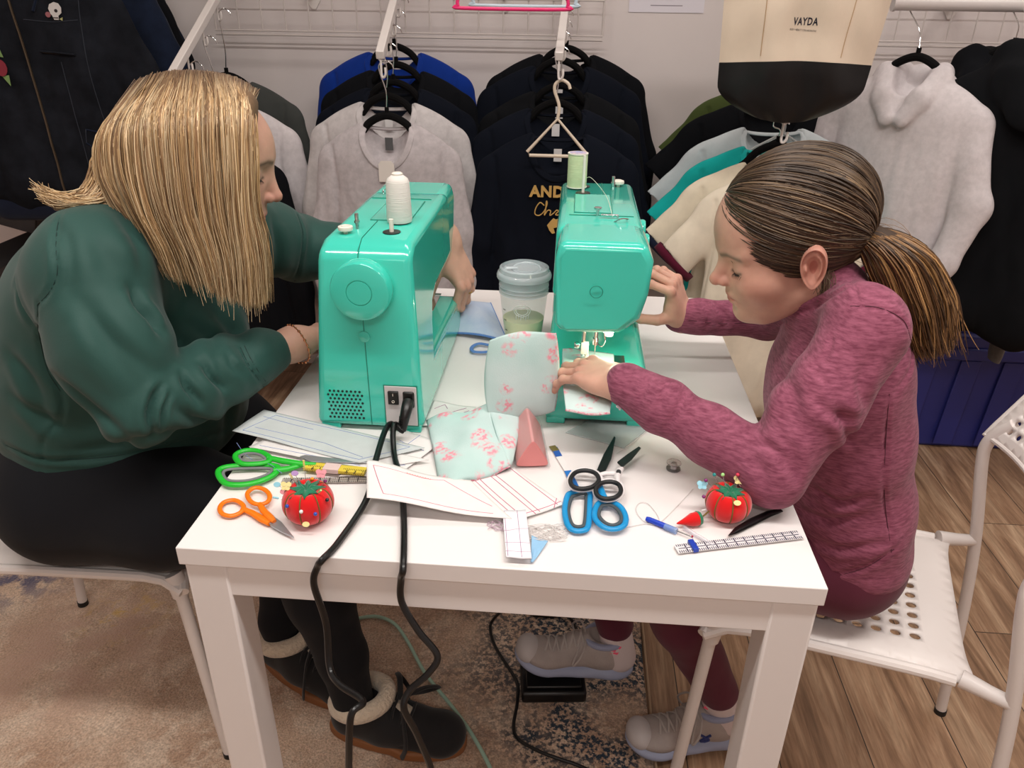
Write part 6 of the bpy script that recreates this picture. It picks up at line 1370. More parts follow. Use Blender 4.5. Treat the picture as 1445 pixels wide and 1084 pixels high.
# shoes ------------------------------------------------------------
suede = mat('black_suede', (15, 15, 18), .85, sheen=.15, bump=(600, .3, .0008)); gum = mat('gum_sole', (138, 88, 50), .6); fleece = mat('cream_shearling', (222, 206, 184), .95, bump=(160, 1., .006), sheen=.4); eyelet = mat('old_brass', (150, 132, 96), .4, metal=.8)
def moc(name_lbl, loc, rz, rx, laces=True):
    t = thing('shoe', name_lbl, 'shoe', loc, rz, 'black suede shoes of the woman'); t.rotation_euler = (0, rx, rz)
    def outline(o=0., n=40):
        out = []
        for i in range(n):
            a = 2*PI*i/n; x = .136*math.cos(a); w = (.047+.004*math.cos(a)) if x > 0 else .040
            out.append((x*(1+o/.136), math.copysign(abs(math.sin(a))**.8, math.sin(a))*w*(1+o/.045)+(.008*(x/.136) if x > 0 else 0)))
        return out
    MB().prism(outline(.003), 0, .022).build('sole', gum, t, bevel=.005, segs=3)
    S = SDF(.0028)
    S.cap((-.092, 0, .045), (-.02, 0, .045), .040, .042, .02); S.cap((-.02, 0, .040), (.088, .004, .030), .043, .042, .02); S.ell((.090, .004, .032), (.046, .044, .027), None, .02); S.cap((-.085, 0, .075), (-.035, 0, .075), .036, .036, .02); S.cap((-.03, 0, .075), (.03, 0, .050), .030, .028, .03)
    S.cap((-.085, 0, .115), (-.045, 0, .115), .030, .030, .006, True); S.ell((0, 0, -.020), (.2, .1, .036), None, .002, True)
    V, Q = S.mesh(); V = smooth_v(V, Q, 2); N = normals(V, Q)
    d, _ = seg_d(V, [(.02, -.044, .03), (.05, -.034, .055), (.075, 0, .060), (.05, .034, .055), (.02, .044, .03)]); V -= N*(.0022*np.exp(-(d/.0022)**2))[:, None]
    vq_obj('upper', V, Q, suede, t, world=False)
    MB().tube([(-.066+.050*math.cos(q), .043*math.sin(q), .098+.012*math.cos(q)) for q in [2*PI*i/30 for i in range(30)]], .0175, 12, closed=True).build('shearling_collar', fleece, t)
    MB().tube(catmull([(-.02, 0, .096), (.005, 0, .088), (.035, 0, .072)], 5), [.016]*11, 12, flat=.8).build('tongue', fleece, t)
    if laces:
        for s in (-1, 1):
            for x, z in ((.002, .076), (.030, .064)): MB().lathe([(.0062, -.001), (.0062, .001), (.0045, .0022), (.002, .001), (0, .001)], (x, s*.031, z), 14, Euler((s*-1.0, 0, 0)).to_matrix()).build('eyelet', eyelet, t)
        lace = MB()
        for x, z in ((.002, .106), (.018, .100), (.034, .088)): lace.tube(catmull([(x, -.030, z-.028), (x+.002, -.018, z-.004), (x+.004, 0, z+.002), (x+.002, .018, z-.004), (x, .030, z-.028)], 6), .0048, 8, flat=.6)
        lace.build('laces', suede, t)
        MB().tube(catmull([(.012, 0, .110), (.0, .035, .125), (-.016, .066, .102), (.008, .056, .080), (.018, .012, .108), (.045, .045, .100), (.065, .076, .074), (.040, .066, .066), (.016, .010, .108), (.028, -.032, .108), (.042, -.062, .070), (.036, -.062, .040), (.030, -.058, .024)], 6), .0056, 8, flat=.5).build('lace_bow', suede, t)
    return t
moc('front black suede shoe with shearling collar and gum sole on the rug', (.152, .336, .013), math.radians(-7), 0)
moc('rear black suede shoe with shearling collar behind the front one', (-.055, .458, .013), math.radians(-26), 0)
# ---------------------------------------------------------------- girl
gp = thing('person', 'girl with brown ponytail in heathered rose quarter-zip top sewing at the right machine', 'person', (.96, .37, .45))
GR = frame((-1, -.05), .28); GN = P(1003, 397, .36); GH = GN-1.02*(GR @ np.array([.108, 0, -.028]))
hV, hQ, hC = head_mesh(GH, GR, 1.02, ez=-.006, child=True)
gnT = GH+GR @ np.array([-.035, 0, -.055]); gnB = np.array([.815, .355, .935])
GwN = np.array(v3(aZ(884, 542, .852))); GeN = P(1088, 668, .150); GsN = P(1226, 468, .225); GwF = P(962, 446, .60); GeF = P(1085, 452, .61); GsF = np.array([.82, .50, .91])
parts = [(hV, hQ, hC), blob([[(gnT, .046), (gnB, .050)], [(gnB, .05), ((.85, .355, .80), .075), ((.89, .36, .64), .08), ((.91, .37, .55), .085)]], h=.008)]
parts.append(hand_mesh(GwN, np.array(v3(aZ(798, 514, .846)))-GwN, (.05, -.30, .95), 'L', .86, ((.42, .72, .4), (.34, .55, .35), (.30, .5, .35), (.28, .45, .35)), ((.80, .45, -.35), (.95, .10, -.3), (.97, 0, -.2)), spread=.07, forearm=.07, fdir=GeN-GwN))
parts.append(hand_mesh(GwF, P(949, 398, .585)-GwF+np.array([.0, -.004, 0]), (.80, -.35, .30), 'R', .84, ((.95, .75, .4), (.85, .75, .4), (.8, .8, .45), (.8, .8, .5)), ((.42, .70, -.55), (.42, .30, -.85), (.50, .05, -.85)), spread=.10, forearm=.08, fdir=GeF-GwF))
parts.append(blob([[(GwN, .016), (GeN, .022), (GsN, .028), (gnB, .042)], [(GwF, .018), (GeF, .020), (GsF, .030), (gnB, .042)]], h=.006))
ghN, gkN, gaN = (.89, .31, .53), (.60, .335, .51), (.768, .392, .145); ghF, gkF, gaF = (.89, .44, .53), (.50, .50, .53), (.575, .512, .180)
parts.append(blob([[(ghN, .07), (gkN, .045), (gaN, .026), ((.785, .395, .085), .026)], [(ghF, .07), (gkF, .045), (gaF, .026), ((.580, .515, .10), .026)]], h=.007))
V, Q, C = merge(parts); vq_obj('body', V, Q, M['skin'], gp, cols=C)
eyes(GH, GR, 1.02, gp, -.006, None)
rose_m = mat('rose_heather_knit', (116, 56, 76), .78, spec=.2, noise=(60, .3), rgb2=(156, 88, 110), sheen=.1, bump=(520, .2, .0005), stretch=(1.2, 1.2, 6), detail=6)
S = SDF(.0045); k = .035
S.ell((.848, .355, .850), (.088, .130, .100), None, k); S.ell((.872, .36, .74), (.092, .138, .13), None, k); S.ell((.898, .365, .625), (.098, .148, .11), None, k); S.ell((.905, .37, .560), (.103, .152, .060), None, k)
S.ell((.815, .35, .80), (.066, .115, .10), None, k)
S.cap(GsN+np.array([.0, .03, .005]), GsF, .046, .046, k)
S.cap(gnB+np.array([.01, 0, -.03]), gnB+np.array([-.020, 0, .026]), .066, .056, .02); S.cap(gnB+np.array([-.01, 0, .02]), gnB+np.array([-.032, 0, .044]), .055, .052, .010)
S.chain([(GsN, .051), (lerp(GsN, GeN, .5), .048), (GeN, .043)], .025)
S.chain([(GeN, .042), (lerp(GeN, GwN, .4), .038), (lerp(GeN, GwN, .66), .034), (lerp(GeN, GwN, .73), .039), (lerp(GeN, GwN, .82), .033), (lerp(GeN, GwN, 1.0), .029)], .010)
S.chain([(GsF, .052), (GeF, .034), (lerp(GeF, GwF, .5), .030), (lerp(GeF, GwF, .8), .031), (GwF+np.array([-.004, 0, 0]), .029)], .015)
V, Q = S.mesh(); V = smooth_v(V, Q, 2); N = normals(V, Q); V = V+N*(vnoise(V*np.array([1, 1, .6]), 14)*.0035+vnoise(V+3, 34)*.0014)[:, None]
V = creases(V, Q, [
    ([(1195, 385), (1206, 412), (1212, 430)], .0025, .0035, .001), ([(1200, 432), (1240, 434), (1275, 452), (1287, 480)], .0028, .0035, .001), ([(1287, 480), (1285, 520), (1262, 555)], .0028, .0035, .001), ([(1175, 470), (1168, 500), (1150, 520)], .0028, .0035, .001), ([(1150, 520), (1168, 545)], .003, .004, .001),
    ([(1255, 552), (1250, 620), (1248, 700), (1262, 790)], .0028, .0035, .001), ([(1118, 430), (1150, 415), (1190, 390)], .004, .005, .002), ([(1105, 446), (1150, 432), (1195, 405)], .004, .005, .002), ([(1080, 470), (1100, 455), (1125, 452)], .003, .005, .001),
    ([(1178, 560), (1190, 590), (1200, 625)], .006, .006, .003), ([(1150, 560), (1175, 585), (1210, 592)], .006, .006, .003), ([(1225, 505), (1215, 540), (1225, 575)], .008, .005, .003), ([(1075, 625), (1100, 640), (1118, 668)], .006, .007, .003), ([(1100, 615), (1120, 640), (1125, 680)], .006, .006, .003), ([(1060, 640), (1075, 665), (1078, 690)], .007, .003, .002),
    ([(968, 548), (958, 575), (940, 605)], .0035, .006, .003), ([(945, 532), (938, 556), (925, 580)], .0035, .004, .002), ([(920, 522), (910, 548), (902, 568)], .003, .003, .001), ([(1000, 560), (1050, 582), (1078, 604)], .009, .002, .001),
    ([(1130, 720), (1170, 735), (1215, 728)], .006, .006, .003), ([(1140, 760), (1190, 775), (1250, 765)], .006, .005, .003), ([(1150, 690), (1185, 710), (1225, 700)], .006, .006, .003), ([(1170, 812), (1220, 800), (1270, 770)], .0035, .004, .002), ([(1100, 520), (1120, 560), (1115, 600)], .012, .005, .004),
    ([(990, 425), (1000, 445), (995, 468)], .004, .005, .003), ([(1010, 428), (1022, 448), (1018, 468)], .005, .004, .003), ([(1040, 430), (1048, 450)], .005, .004, .003), ([(975, 450), (1020, 455), (1070, 452)], .002, .003, .0005)])
V = smooth_v(V, Q, 1); gt = vq_obj('quarter_zip_top', V, Q, rose_m, gp)
seams(bvh_of(V, Q), [[(1200, 432), (1240, 434), (1275, 452), (1285, 480)], [(1285, 480), (1284, 520), (1262, 552)], [(1255, 556), (1250, 620), (1248, 700), (1258, 780)], [(1170, 815), (1220, 802), (1262, 775)], [(972, 452), (1020, 457), (1070, 454)]], mat('rose_seam', (84, 36, 52), .8), gp)
bvt = bvh_of(V, Q); q_ = [hit(bvt, x, y) for x, y in ((868, 566), (874, 574))]
if all(q_):
    W = Matrix.Translation(q_[1]+(Vector(CP.tolist())-q_[1]).normalized()*.0012) @ Euler((math.radians(40), 0, math.radians(75))).to_matrix().to_4x4(); mk = MB(); text_on(mk, 'SG', .011, W, extrude=.0004, bold=.0003); keep(mk.build('cuff_logo', mat('silver_print', (214, 200, 206), .4), smooth=False), gp)
pant_m = cloth_mat('maroon_leggings', (92, 36, 54), sheen=.1, rough=.8)
S = SDF(.005); S.ell((.905, .37, .545), (.100, .146, .090), None, .04); S.chain([((.89, .305, .540), .088), ((.76, .315, .535), .070), (gkN, .056)], .03); S.chain([(gkN, .056), (lerp(np.array(gkN), np.array(gaN), .45), .052), (gaN, .038)], .02)
S.chain([((.89, .44, .535), .085), ((.70, .47, .535), .068), (gkF, .055)], .03); S.chain([(gkF, .054), (lerp(np.array(gkF), np.array(gaF), .45), .048), (gaF, .037)], .02)
V, Q = S.mesh(); V = smooth_v(V, Q, 2); N = normals(V, Q); V = V+N*(vnoise(V, 24)*.0025*(V[:, 2] < .45))[:, None]; vq_obj('leggings', V, Q, pant_m, gp)
sockm = mat('white_sock', (214, 200, 200), .9, bump=(500, .3, .0006)); pinkp = mat('sock_pink', (236, 92, 120), .8)
def sock(a, b, px):
    a = np.array(a); b = np.array(b); V, Q = blob([[(a, .034), (b, .036)]], h=.003, k=.01); o = vq_obj('sock', V, Q, sockm, gp); bv = bvh_of(V, Q); mb = MB()
    for dx, dy in ((0, 0), (7, -4), (-6, 3), (3, 4)):
        h_ = hit(bv, px[0]+dx, px[1]+dy)
        if h_:
            n = (Vector(CP.tolist())-h_).normalized(); q = n.to_track_quat('Z', 'Y').to_matrix(); mb.prism([(-.006, -.002), (.003, -.003), (.006, .002), (-.003, .003)], -.001, .0012, Matrix.Translation(h_) @ q.to_4x4())
    o2 = mb.build('sock_emblem', pinkp, None, smooth=False); keep(o2, gp); 
sock((.575, .512, .165), (.588, .514, .095), (866, 918)); sock((.768, .392, .140), (.792, .397, .070), (990, 1003))
mesh_g = mat('sneaker_mesh', (170, 160, 156), .8, bump=(420, .6, .001), noise=(40, .05)); mesh_l = mat('sneaker_overlay', (196, 190, 190), .6); sole_b = mat('pale_blue_sole', (158, 166, 192), .55); lace_g = mat('grey_lace', (180, 172, 168), .8); lgo = mat('logo_blue', (44, 58, 120), .5)
def sneaker(label, loc, rz, ry, logo=True):
    t = thing('shoe', label, 'shoe', loc, rz, 'grey sneakers of the girl'); t.rotation_euler = (0, ry, rz); s_ = 1.0
    def prof(x): return .004+.020*max(0, (x-.06)/.07)**2+.010*max(0, (-.08-x)/.04)**2
    S = SDF(.0028); S.cap((-.085, 0, .022), (.0, 0, .018), .018, .016, .01); S.ell((-.075, 0, .024), (.052, .037, .022), None, .015); S.ell((.0, 0, .020), (.075, .036, .018), None, .015); S.ell((.065, .002, .024), (.062, .045, .020), None, .015)
    S.ell((.0, 0, -.03), (.25, .1, .032), None, .003, True)
    V, Q = S.mesh(); V[:, 2] += .016*np.maximum(0, (V[:, 0]-.05)/.075)**2; V = smooth_v(V, Q, 2); vq_obj('sole', V*s_, Q, sole_b, t, world=False)
    S = SDF(.0028); S.ell((-.065, 0, .058), (.046, .033, .040), None, .02); S.cap((-.04, 0, .062), (.05, .002, .046), .032, .030, .02); S.ell((.068, .002, .044), (.050, .040, .022), None, .02); S.cap((-.07, 0, .090), (-.045, 0, .085), .028, .028, .015); S.cap((-.03, 0, .085), (.0, 0, .075), .024, .026, .02)
    S.cap((-.066, 0, .125), (-.045, 0, .122), .028, .028, .006, True)
    V, Q = S.mesh(); V[:, 2] += .013*np.maximum(0, (V[:, 0]-.05)/.075)**2; V = smooth_v(V, Q, 2); vq_obj('upper', V*s_, Q, mesh_g, t, world=False); bv = bvh_of(V*s_, Q)
    def on(x, z, side=-1, up=.001):
        h_ = bv.ray_cast(Vector((x, side, z)), Vector((0, -side, 0)))[0]; return (h_+Vector((0, side*up, 0))) if h_ else Vector((x, side*.035, z))
    S = SDF(.0028); S.ell((.100, .002, .042), (.026, .034, .026), None, .01); V, Q = S.mesh(); V[:, 2] += .010; vq_obj('toe_overlay', V*s_, Q, mesh_l, t, world=False)
    S = SDF(.0028); S.ell((-.098, 0, .060), (.016, .030, .038), None, .01); V, Q = S.mesh(); vq_obj('heel_counter', V*s_, Q, sole_b, t, world=False)
    MB().tube([((-.054+.040*math.cos(q))*s_, .034*math.sin(q)*s_, (.104-.006*math.cos(q))*s_) for q in [2*PI*i/30 for i in range(30)]], .0065, 10, closed=True).build('collar', mat('collar_lilac', (150, 156, 182), .8), t)
    def top(x, y, up=.0015):
        h_ = bv.ray_cast(Vector((x, y, .3)), Vector((0, 0, -1)))[0]; return (h_ if h_ else Vector((x, y, .07)))+Vector((0, 0, up))
    lc = MB()
    for i, x in enumerate((-.010, .006, .022, .038, .054)):
        for sg in (-1, 1): lc.tube(catmull([top(x, -sg*.024), top(x+.005, -sg*.010, .003), top(x+.008, sg*.006, .0035), top(x+.013, sg*.024)], 5), .0024, 6, flat=.6)
        continue
        z = (.100-.30*(x+.012))*s_+.0; lc.tube(catmull([(x*s_, -.024*s_, z-.016), ((x+.006)*s_, 0, z), ((x+.014)*s_, .024*s_, z-.018)], 5), .0024, 6, flat=.6).tube(catmull([(x*s_, .024*s_, z-.016), ((x+.006)*s_, 0, z+.001), ((x+.014)*s_, -.024*s_, z-.018)], 5), .0024, 6, flat=.6)
    lc.build('laces', lace_g, t)
    MB().tube(catmull([tuple(top(-.012, 0, .004)), (-.004, -.03, .110), (.006, -.056, .074), (-.004, -.050, .056), (-.012, -.02, .090), (-.012, .02, .100), (-.002, .045, .080), (.01, .045, .060), (-.006, .012, .098), (-.02, -.03, .080), (-.018, -.046, .04)], 6), .0022, 6).build('lace_bow', lace_g, t)
    if logo:
        g = MB(); 
        for A in (((-.030, .066), (-.020, .058), (-.012, .050), (-.022, .046)), ((-.010, .068), (-.020, .060), (-.028, .052), (-.020, .045))): g.tube(catmull([on(x*s_, z*s_, 1, .0012)*1.0 for x, z in A], 5), .0032, 6, flat=.7)
        g.build('side_logo', lgo, t)
    return t
sneaker('grey sneaker raised on the black foot pedal', (.492, .505, .052), math.radians(184), math.radians(-6), False)
sneaker('grey sneaker with blue side logo flat on the wood floor', (.722, .382, .001), math.radians(192), 0, True)
# ================================================================ hair
def strands(curves, cols, name, m, parent, seg=3):
    """curves: list of (points Nx3, radii N, colours Nx3) -> one mesh of thin tapering locks"""
    Vs, Qs, Cs = [], [], []; o = 0
    for (Pn, rr, cc) in curves:
        n = len(Pn); T = np.gradient(Pn, axis=0); T /= np.linalg.norm(T, axis=1)[:, None]+1e-9
        up = np.array([.31, .9, .2]); A = np.cross(T, up); A /= np.linalg.norm(A, axis=1)[:, None]+1e-9; B = np.cross(T, A)
        ang = np.arange(seg)*2*PI/seg; R = Pn[:, None, :]+(A[:, None, :]*np.cos(ang)[None, :, None]+B[:, None, :]*np.sin(ang)[None, :, None])*rr[:, None, None]
        Vs.append(R.reshape(-1, 3)); Cs.append(np.repeat(cc, seg, 0)); i = np.arange(n-1)[:, None]*seg; k = np.arange(seg)[None, :]; k2 = (k+1) % seg
        Qs.append(np.stack([i+k, i+k2, i+seg+k2, i+seg+k], -1).reshape(-1, 4)+o); o += n*seg
    return vq_obj(name, np.concatenate(Vs), np.concatenate(Qs), m, parent, cols=np.concatenate(Cs))
def bezier(c, t):
    """Catmull through rows of c (K,3) sampled at t"""
    K = len(c); s = t*(K-1); i = np.clip(np.floor(s).astype(int), 0, K-2); f = (s-i)[:, None]
    p0 = c[np.maximum(i-1, 0)]; p1 = c[i]; p2 = c[i+1]; p3 = c[np.minimum(i+2, K-1)]
    return .5*((2*p1)+(p2-p0)*f+(2*p0-5*p1+4*p2-p3)*f**2+(3*p1-p0-3*p2+p3)*f**3)
rng = np.random.RandomState(11)
hair_b = attr_mat('blonde_hair', .38, spec=.45); hair_g = attr_mat('brown_hair', .38, spec=.4)
def px3(rows): return np.array([[P(*r) for r in row] for row in rows])
# blonde: the rows run from the brow side to the back of the head, every row from the parting to the tip
BL = px3([
    [(350, 129, .455), (353, 155, .385), (350, 210, .345), (350, 290, .335), (362, 350, .330), (364, 420, .325)],
    [(334, 118, .455), (344, 146, .355), (342, 220, .322), (344, 300, .314), (354, 370, .312), (357, 436, .312)],
    [(312, 109, .450), (322, 146, .335), (326, 220, .306), (330, 300, .302), (340, 370, .302), (344, 430, .305)],
    [(285, 105, .448), (282, 150, .326), (284, 220, .300), (294, 300, .298), (312, 365, .298), (322, 425, .302)],
    [(255, 104, .445), (236, 155, .326), (238, 225, .300), (250, 300, .296), (275, 360, .298), (292, 412, .302)],
    [(232, 107, .445), (196, 160, .335), (196, 230, .306), (215, 300, .300), (240, 350, .302), (258, 400, .306)],
    [(214, 112, .445), (162, 170, .355), (158, 235, .330), (180, 290, .322), (208, 335, .322), (238, 385, .322)],
    [(200, 118, .450), (138, 185, .385), (130, 240, .370), (146, 280, .355), (176, 312, .345), (206, 350, .340)]])
def family(G, s, jit, t):
    K = G.shape[0]; f = s*(K-1); i = min(K-2, int(f)); f -= i; i0 = max(0, i-1); i3 = min(K-1, i+2)
    c = .5*((2*G[i])+(G[i+1]-G[i0])*f+(2*G[i0]-5*G[i]+4*G[i+1]-G[i3])*f**2+(3*G[i]-G[i0]-3*G[i+1]+G[i3])*f**3)
    return bezier(c+jit, t)
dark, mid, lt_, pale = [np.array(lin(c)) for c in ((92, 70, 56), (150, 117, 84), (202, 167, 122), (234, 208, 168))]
NS = 18; T = np.linspace(0, 1, NS); cv = []
for k in range(7600):
    s = rng.rand(); clump = round(s*70)/70; s = np.clip(lerp(s, clump, .45*rng.rand()), 0, 1)
    lay = rng.rand()**1.5; tl = 1-.16*rng.rand()**2-.05*math.sin(clump*70*2.4)**2
    jit = np.zeros((6, 3)); jit[:, 1] = lay*.030*np.array([.1, .6, 1, 1, 1.2, 1.2]); jit[0] += (WR @ np.array([rng.randn()*.004, 0, 0])); jit[0, 1] += rng.rand()*.02; jit[0, 2] += .003; jit += rng.randn(6, 3)*np.array([.0003, .0004, .0005, .0006, .0007, .0009])[:, None]*np.array([1, .8, .6]); WT = np.array([0, .15, .35, .6, .8, 1.])[:, None]; jit += WT*rng.randn(3)*.0030; cr = np.random.RandomState(int(clump*70)+5).randn(2, 3); jit += WT*cr[0]*.0045+np.sin(WT*PI)*cr[1]*.0022
    jit[:, 2] -= lay*.004
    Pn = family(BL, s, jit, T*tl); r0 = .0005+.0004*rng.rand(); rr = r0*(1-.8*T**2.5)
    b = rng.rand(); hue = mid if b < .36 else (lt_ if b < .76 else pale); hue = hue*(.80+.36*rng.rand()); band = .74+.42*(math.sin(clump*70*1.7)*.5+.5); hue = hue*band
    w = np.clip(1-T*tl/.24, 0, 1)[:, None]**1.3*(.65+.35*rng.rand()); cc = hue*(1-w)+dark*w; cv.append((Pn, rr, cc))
# stray ends fanning out at the tips and flyaways
for k in range(120):
    s = rng.rand()*.7; Pn = family(BL, s, np.array([0, .2, .4, .6, .8, 1.])[:, None]*rng.randn(3)*.012, T); cv.append((Pn, np.full(NS, .0003), np.tile(pale*.9, (NS, 1))))
# lock lying back over the shoulder, and curls behind the neck
BK = px3([[(205, 150, .42), (140, 220, .40), (128, 262, .375), (100, 278, .345), (70, 276, .335), (52, 262, .33)],
          [(215, 150, .42), (160, 230, .39), (160, 276, .36), (125, 288, .335), (85, 286, .325), (60, 278, .32)]])
for k in range(620):
    s = rng.rand(); Pn = family(BK, s, rng.randn(6, 3)*np.array([.002, .003, .004, .003, .004, .005])[:, None], T*(1-.2*rng.rand())); b = rng.rand(); hue = (mid if b < .3 else (lt_ if b < .7 else pale))*(.85+.3*rng.rand()); cv.append((Pn, (.0008+.0004*rng.rand())*(1-.7*T**3), np.tile(hue, (NS, 1))))
# the far side of the parting
FR = px3([[(352, 128, .46), (355, 150, .51), (355, 240, .56), (360, 330, .56), (374, 380, .55), (369, 430, .54)], [(300, 108, .455), (320, 130, .53), (322, 220, .56), (330, 320, .555), (340, 380, .55), (346, 428, .55)], [(235, 108, .45), (215, 140, .52), (205, 220, .55), (225, 300, .55), (260, 360, .55), (285, 400, .55)]])
for k in range(1000):
    s = rng.rand(); Pn = family(FR, s, rng.randn(6, 3)*np.array([.0005, .002, .004, .004, .005, .007])[:, None], T*(1-.12*rng.rand())); hue = (mid if rng.rand() < .5 else lt_)*(.8+.3*rng.rand()); w = np.clip(1-T/.16, 0, 1)[:, None]**1.3*.8; cv.append((Pn, (.0009+.0004*rng.rand())*(1-.7*T**3), hue*(1-w)+dark*w))
# inner layer so the locks are backed all the way
def sheetm(G, off, nu=60, nv=40, tmax=.93):
    Vv = np.array([family(G, u, np.zeros((6, 3)), np.linspace(0, tmax, nv)) for u in np.linspace(0, 1, nu)]); Vv[:, :, 1] += off*np.clip(np.linspace(0, 1, nv)*6, 0, 1)[None, :]
    idx = np.arange(nu*nv).reshape(nu, nv); Q = np.stack([idx[:-1, :-1], idx[1:, :-1], idx[1:, 1:], idx[:-1, 1:]], -1).reshape(-1, 4); return Vv.reshape(-1, 3), Q
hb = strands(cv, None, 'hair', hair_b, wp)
V1, Q1 = sheetm(BL, .030); V2, Q2 = sheetm(FR, -.004); base = mat('blonde_under', (112, 86, 60), .6, noise=(30, .15), stretch=(9, 9, .6))
S = SDF(.004); S.ell(v3(WH+1.02*(WR @ np.array([-.014, 0, .035]))), (.0962, .0762, .0842), WR, .02); S.ell(v3(WH+1.02*(WR @ np.array([-.045, 0, -.01]))), (.055, .068, .065), WR, .03); V3, Q3 = S.mesh()
lw = ((V3-WH) @ WR); keepm = (lw[:, 0] < .045) | (lw[:, 2] > .088)
fk = keepm[Q3].all(1); Q3 = Q3[fk]
Va, Qa, _ = merge([(V1, Q1), (V2, Q2), (V3, Q3)]); o = vq_obj('hair_underlayer', Va, Qa, base, wp); m_ = o.modifiers.new('solid', 'SOLIDIFY'); m_.thickness = .003
# ---- brown hair of the girl, drawn back to a tie
br_ = [np.array(lin(c)) for c in ((60, 47, 38), (80, 63, 49), (100, 80, 62), (124, 102, 78))]
ea = np.array([.1005, .0795, .0895])*1.02; ec = GH+1.02*(GR @ np.array([-.014, 0, .034]))
tie = P(1203, 330, .35); tl_ = ((tie-ec) @ GR)/ea; tl_ /= np.linalg.norm(tl_)
def on_ell(d, r=1.0): return ec+((d*ea*r) @ GR.T)
def dirpx(x, y, Y): q = ((P(x, y, Y)-ec) @ GR)/ea; return q/np.linalg.norm(q)
# near-side hairline: brow, temple, over the ear, nape; mirrored for the far side
HLl = [np.array(v) for v in ((.092, .000, .060), (.088, .018, .054), (.080, .038, .040), (.066, .054, .026), (.040, .068, .017), (.014, .076, .023), (-.010, .078, .029), (-.031, .077, .012), (-.048, .066, -.034), (-.066, .040, -.050), (-.078, .0, -.056))]
def hl(s, side):
    K = len(HLl); f = s*(K-1); i = min(K-2, int(f)); f -= i; q = HLl[i]*(1-f)+HLl[i+1]*f; q = (q-np.array([-.014, 0, .034]))*np.array([1, side, 1])/(ea/1.02); return q/np.linalg.norm(q)
cv = []; NS = 20; T = np.linspace(0, 1, NS)
def slerp(a, b, t):
    w = math.acos(np.clip(a @ b, -1, 1)); return (np.sin((1-t)*w)[:, None]*a+np.sin(t*w)[:, None]*b)/math.sin(w)
for k in range(6400):
    side = 1 if rng.rand() < .72 else -1
    d0 = hl(rng.rand()**.9, side); d0 = d0+rng.randn(3)*.012; d0 /= np.linalg.norm(d0)
    if rng.rand() < .6:   # roots further back on the scalp
        a = rng.rand(); d0 = slerp(d0, np.array([.10, 0, .99]), np.array([a*.9]))[0]; d0 /= np.linalg.norm(d0)
    D = slerp(d0, tl_, T); arch = np.sin(PI*T)[:, None]*np.array([0, 0, .10+.05*rng.randn()]); D = D+arch*(np.abs(d0[1])*.7+.1); D /= np.linalg.norm(D, axis=1)[:, None]
    wav = 1+.012*np.sin(T*PI)*rng.rand()+.006*rng.randn()+.015*np.sin(T*PI)
    Pn = ec+((D*ea*wav[:, None]) @ GR.T); Pn += (rng.randn(3)*.0012)[None, :]*np.sin(T*PI)[:, None]
    b = rng.rand(); hue = br_[0] if b < .25 else (br_[1] if b < .62 else (br_[2] if b < .92 else br_[3])); hue = hue*(.86+.28*rng.rand())*(.92+.16*math.sin(d0[2]*38+d0[0]*21))
    ph = rng.rand(3)*6; Pn += (np.stack([np.sin(T*9+ph[0]), np.sin(T*7+ph[1]), np.sin(T*8+ph[2])], 1)*.0011*np.sin(T*PI)[:, None]*rng.rand())
    cv.append((Pn, (.00085+.0004*rng.rand())*np.clip(T/.10+.3, 0, 1), np.tile(hue, (NS, 1))))
# wispy hairs by the ear and neck
for k in range(46):
    a = P(1168+rng.randn()*5, 385+rng.randn()*4, .300); b = P(1160+rng.randn()*4, 430+rng.randn()*9, .292); m0 = (a+b)/2+rng.randn(3)*.004; cv.append((bezier(np.array([a, m0, b]), T), np.full(NS, .0004), np.tile(br_[2], (NS, 1))))
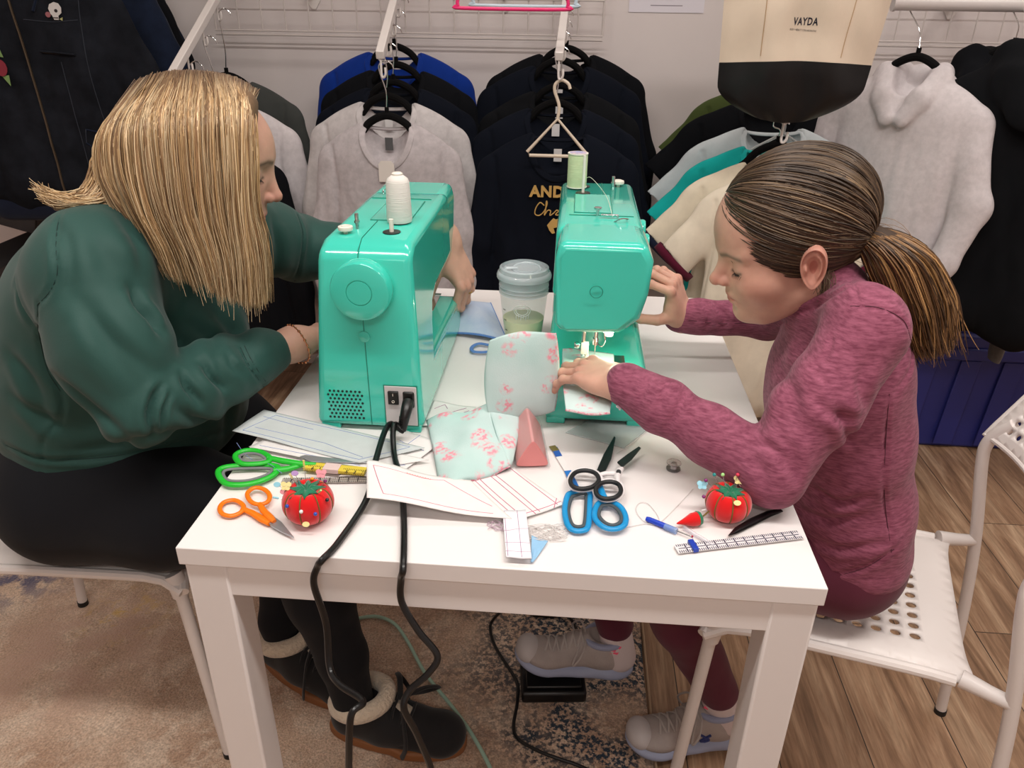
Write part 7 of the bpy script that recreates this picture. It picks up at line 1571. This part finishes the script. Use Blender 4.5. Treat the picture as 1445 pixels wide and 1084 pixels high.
# ponytail
PT = np.array([P(1203, 330, .35), P(1232, 332, .335), P(1268, 365, .325), P(1290, 420, .318), P(1302, 468, .315), P(1314, 498, .315)]); prad = np.array([.012, .024, .040, .042, .034, .020])
warm = [np.array(lin(c)) for c in ((66, 46, 30), (104, 74, 48), (140, 104, 66), (184, 140, 92))]
for k in range(2600):
    a = 2*PI*rng.rand(); r = rng.rand()**.5; e = rng.rand()*.22; wv = rng.rand()*6; amp = .004*rng.rand()
    C_ = bezier(PT, T*(1-e)); rad = np.interp(T*(1-e)*5, range(6), prad)*r
    off = np.stack([rad*math.cos(a), rad*math.sin(a)*.9, rad*math.cos(a)*.25], 1); Pn = C_+off+amp*np.sin(T*7+wv)[:, None]*np.array([1, .5, .3])+T[:, None]**2*rng.randn(3)*.005
    if rng.rand() < .06: Pn += (T**2)[:, None]*rng.randn(3)*.016
    b = rng.rand(); hue = warm[0] if b < .25 else (warm[1] if b < .6 else (warm[2] if b < .9 else warm[3])); cv.append((Pn, (.0008+.0005*rng.rand())*(1-.7*T**4), np.tile(hue*(.8+.4*rng.rand()), (NS, 1))))
for k in range(60):
    a = rng.rand()*5; Pn = bezier(PT, T)+np.outer(np.sin(T*PI*(1+rng.rand())), rng.randn(3)*.011); cv.append((Pn, np.full(NS, .0003), np.tile(warm[2], (NS, 1))))
strands(cv, None, 'hair', hair_g, gp)
# scalp shell beneath the strands, open at the face
S = SDF(.003); S.ell(v3(ec), v3(ea*.985), GR, .01); V3, Q3 = S.mesh(); D = ((V3-ec) @ GR)/ea; D /= np.linalg.norm(D, axis=1)[:, None]
loc = (V3-GH) @ GR/1.02
# keep what lies above and behind the hairline: x smaller than the hairline's x at the same height
hx = np.interp(loc[:, 2], [-.056, -.034, -.004, .012, .022, .032, .044, .056, .064], [-.078, -.050, -.032, -.010, .018, .052, .072, .084, .12])
kp = loc[:, 0] < hx-.009; kp |= loc[:, 2] > .064
Q3 = Q3[kp[Q3].all(1)]; vq_obj('hair_underlayer', V3, Q3, mat('brown_under', (66, 50, 39), .7), gp)
td = (P(1232, 332, .335)-tie); td /= np.linalg.norm(td); u1 = np.cross(td, [0, 1, 0]); u1 /= np.linalg.norm(u1); u2 = np.cross(td, u1)
ht = MB().tube([v3(tie+td*.008+(u1*math.cos(q)+u2*math.sin(q))*.0245) for q in [2*PI*i/30 for i in range(30)]], .0060, 10, closed=True).build('hair_tie', mat('dusty_blue_tie', (126, 150, 178), .8, sheen=.3)); tag(ht, 'dusty blue hair tie holding the brown ponytail', 'hair tie')
PTc = MB().tube([v3(p) for p in bezier(PT, np.linspace(.08, .92, 14))], [float(x)*.6 for x in np.interp(np.linspace(.08, .92, 14)*5, range(6), prad)], 14).build('ponytail_core', mat('brown_core', (60, 42, 28), .7), gp, world=True)
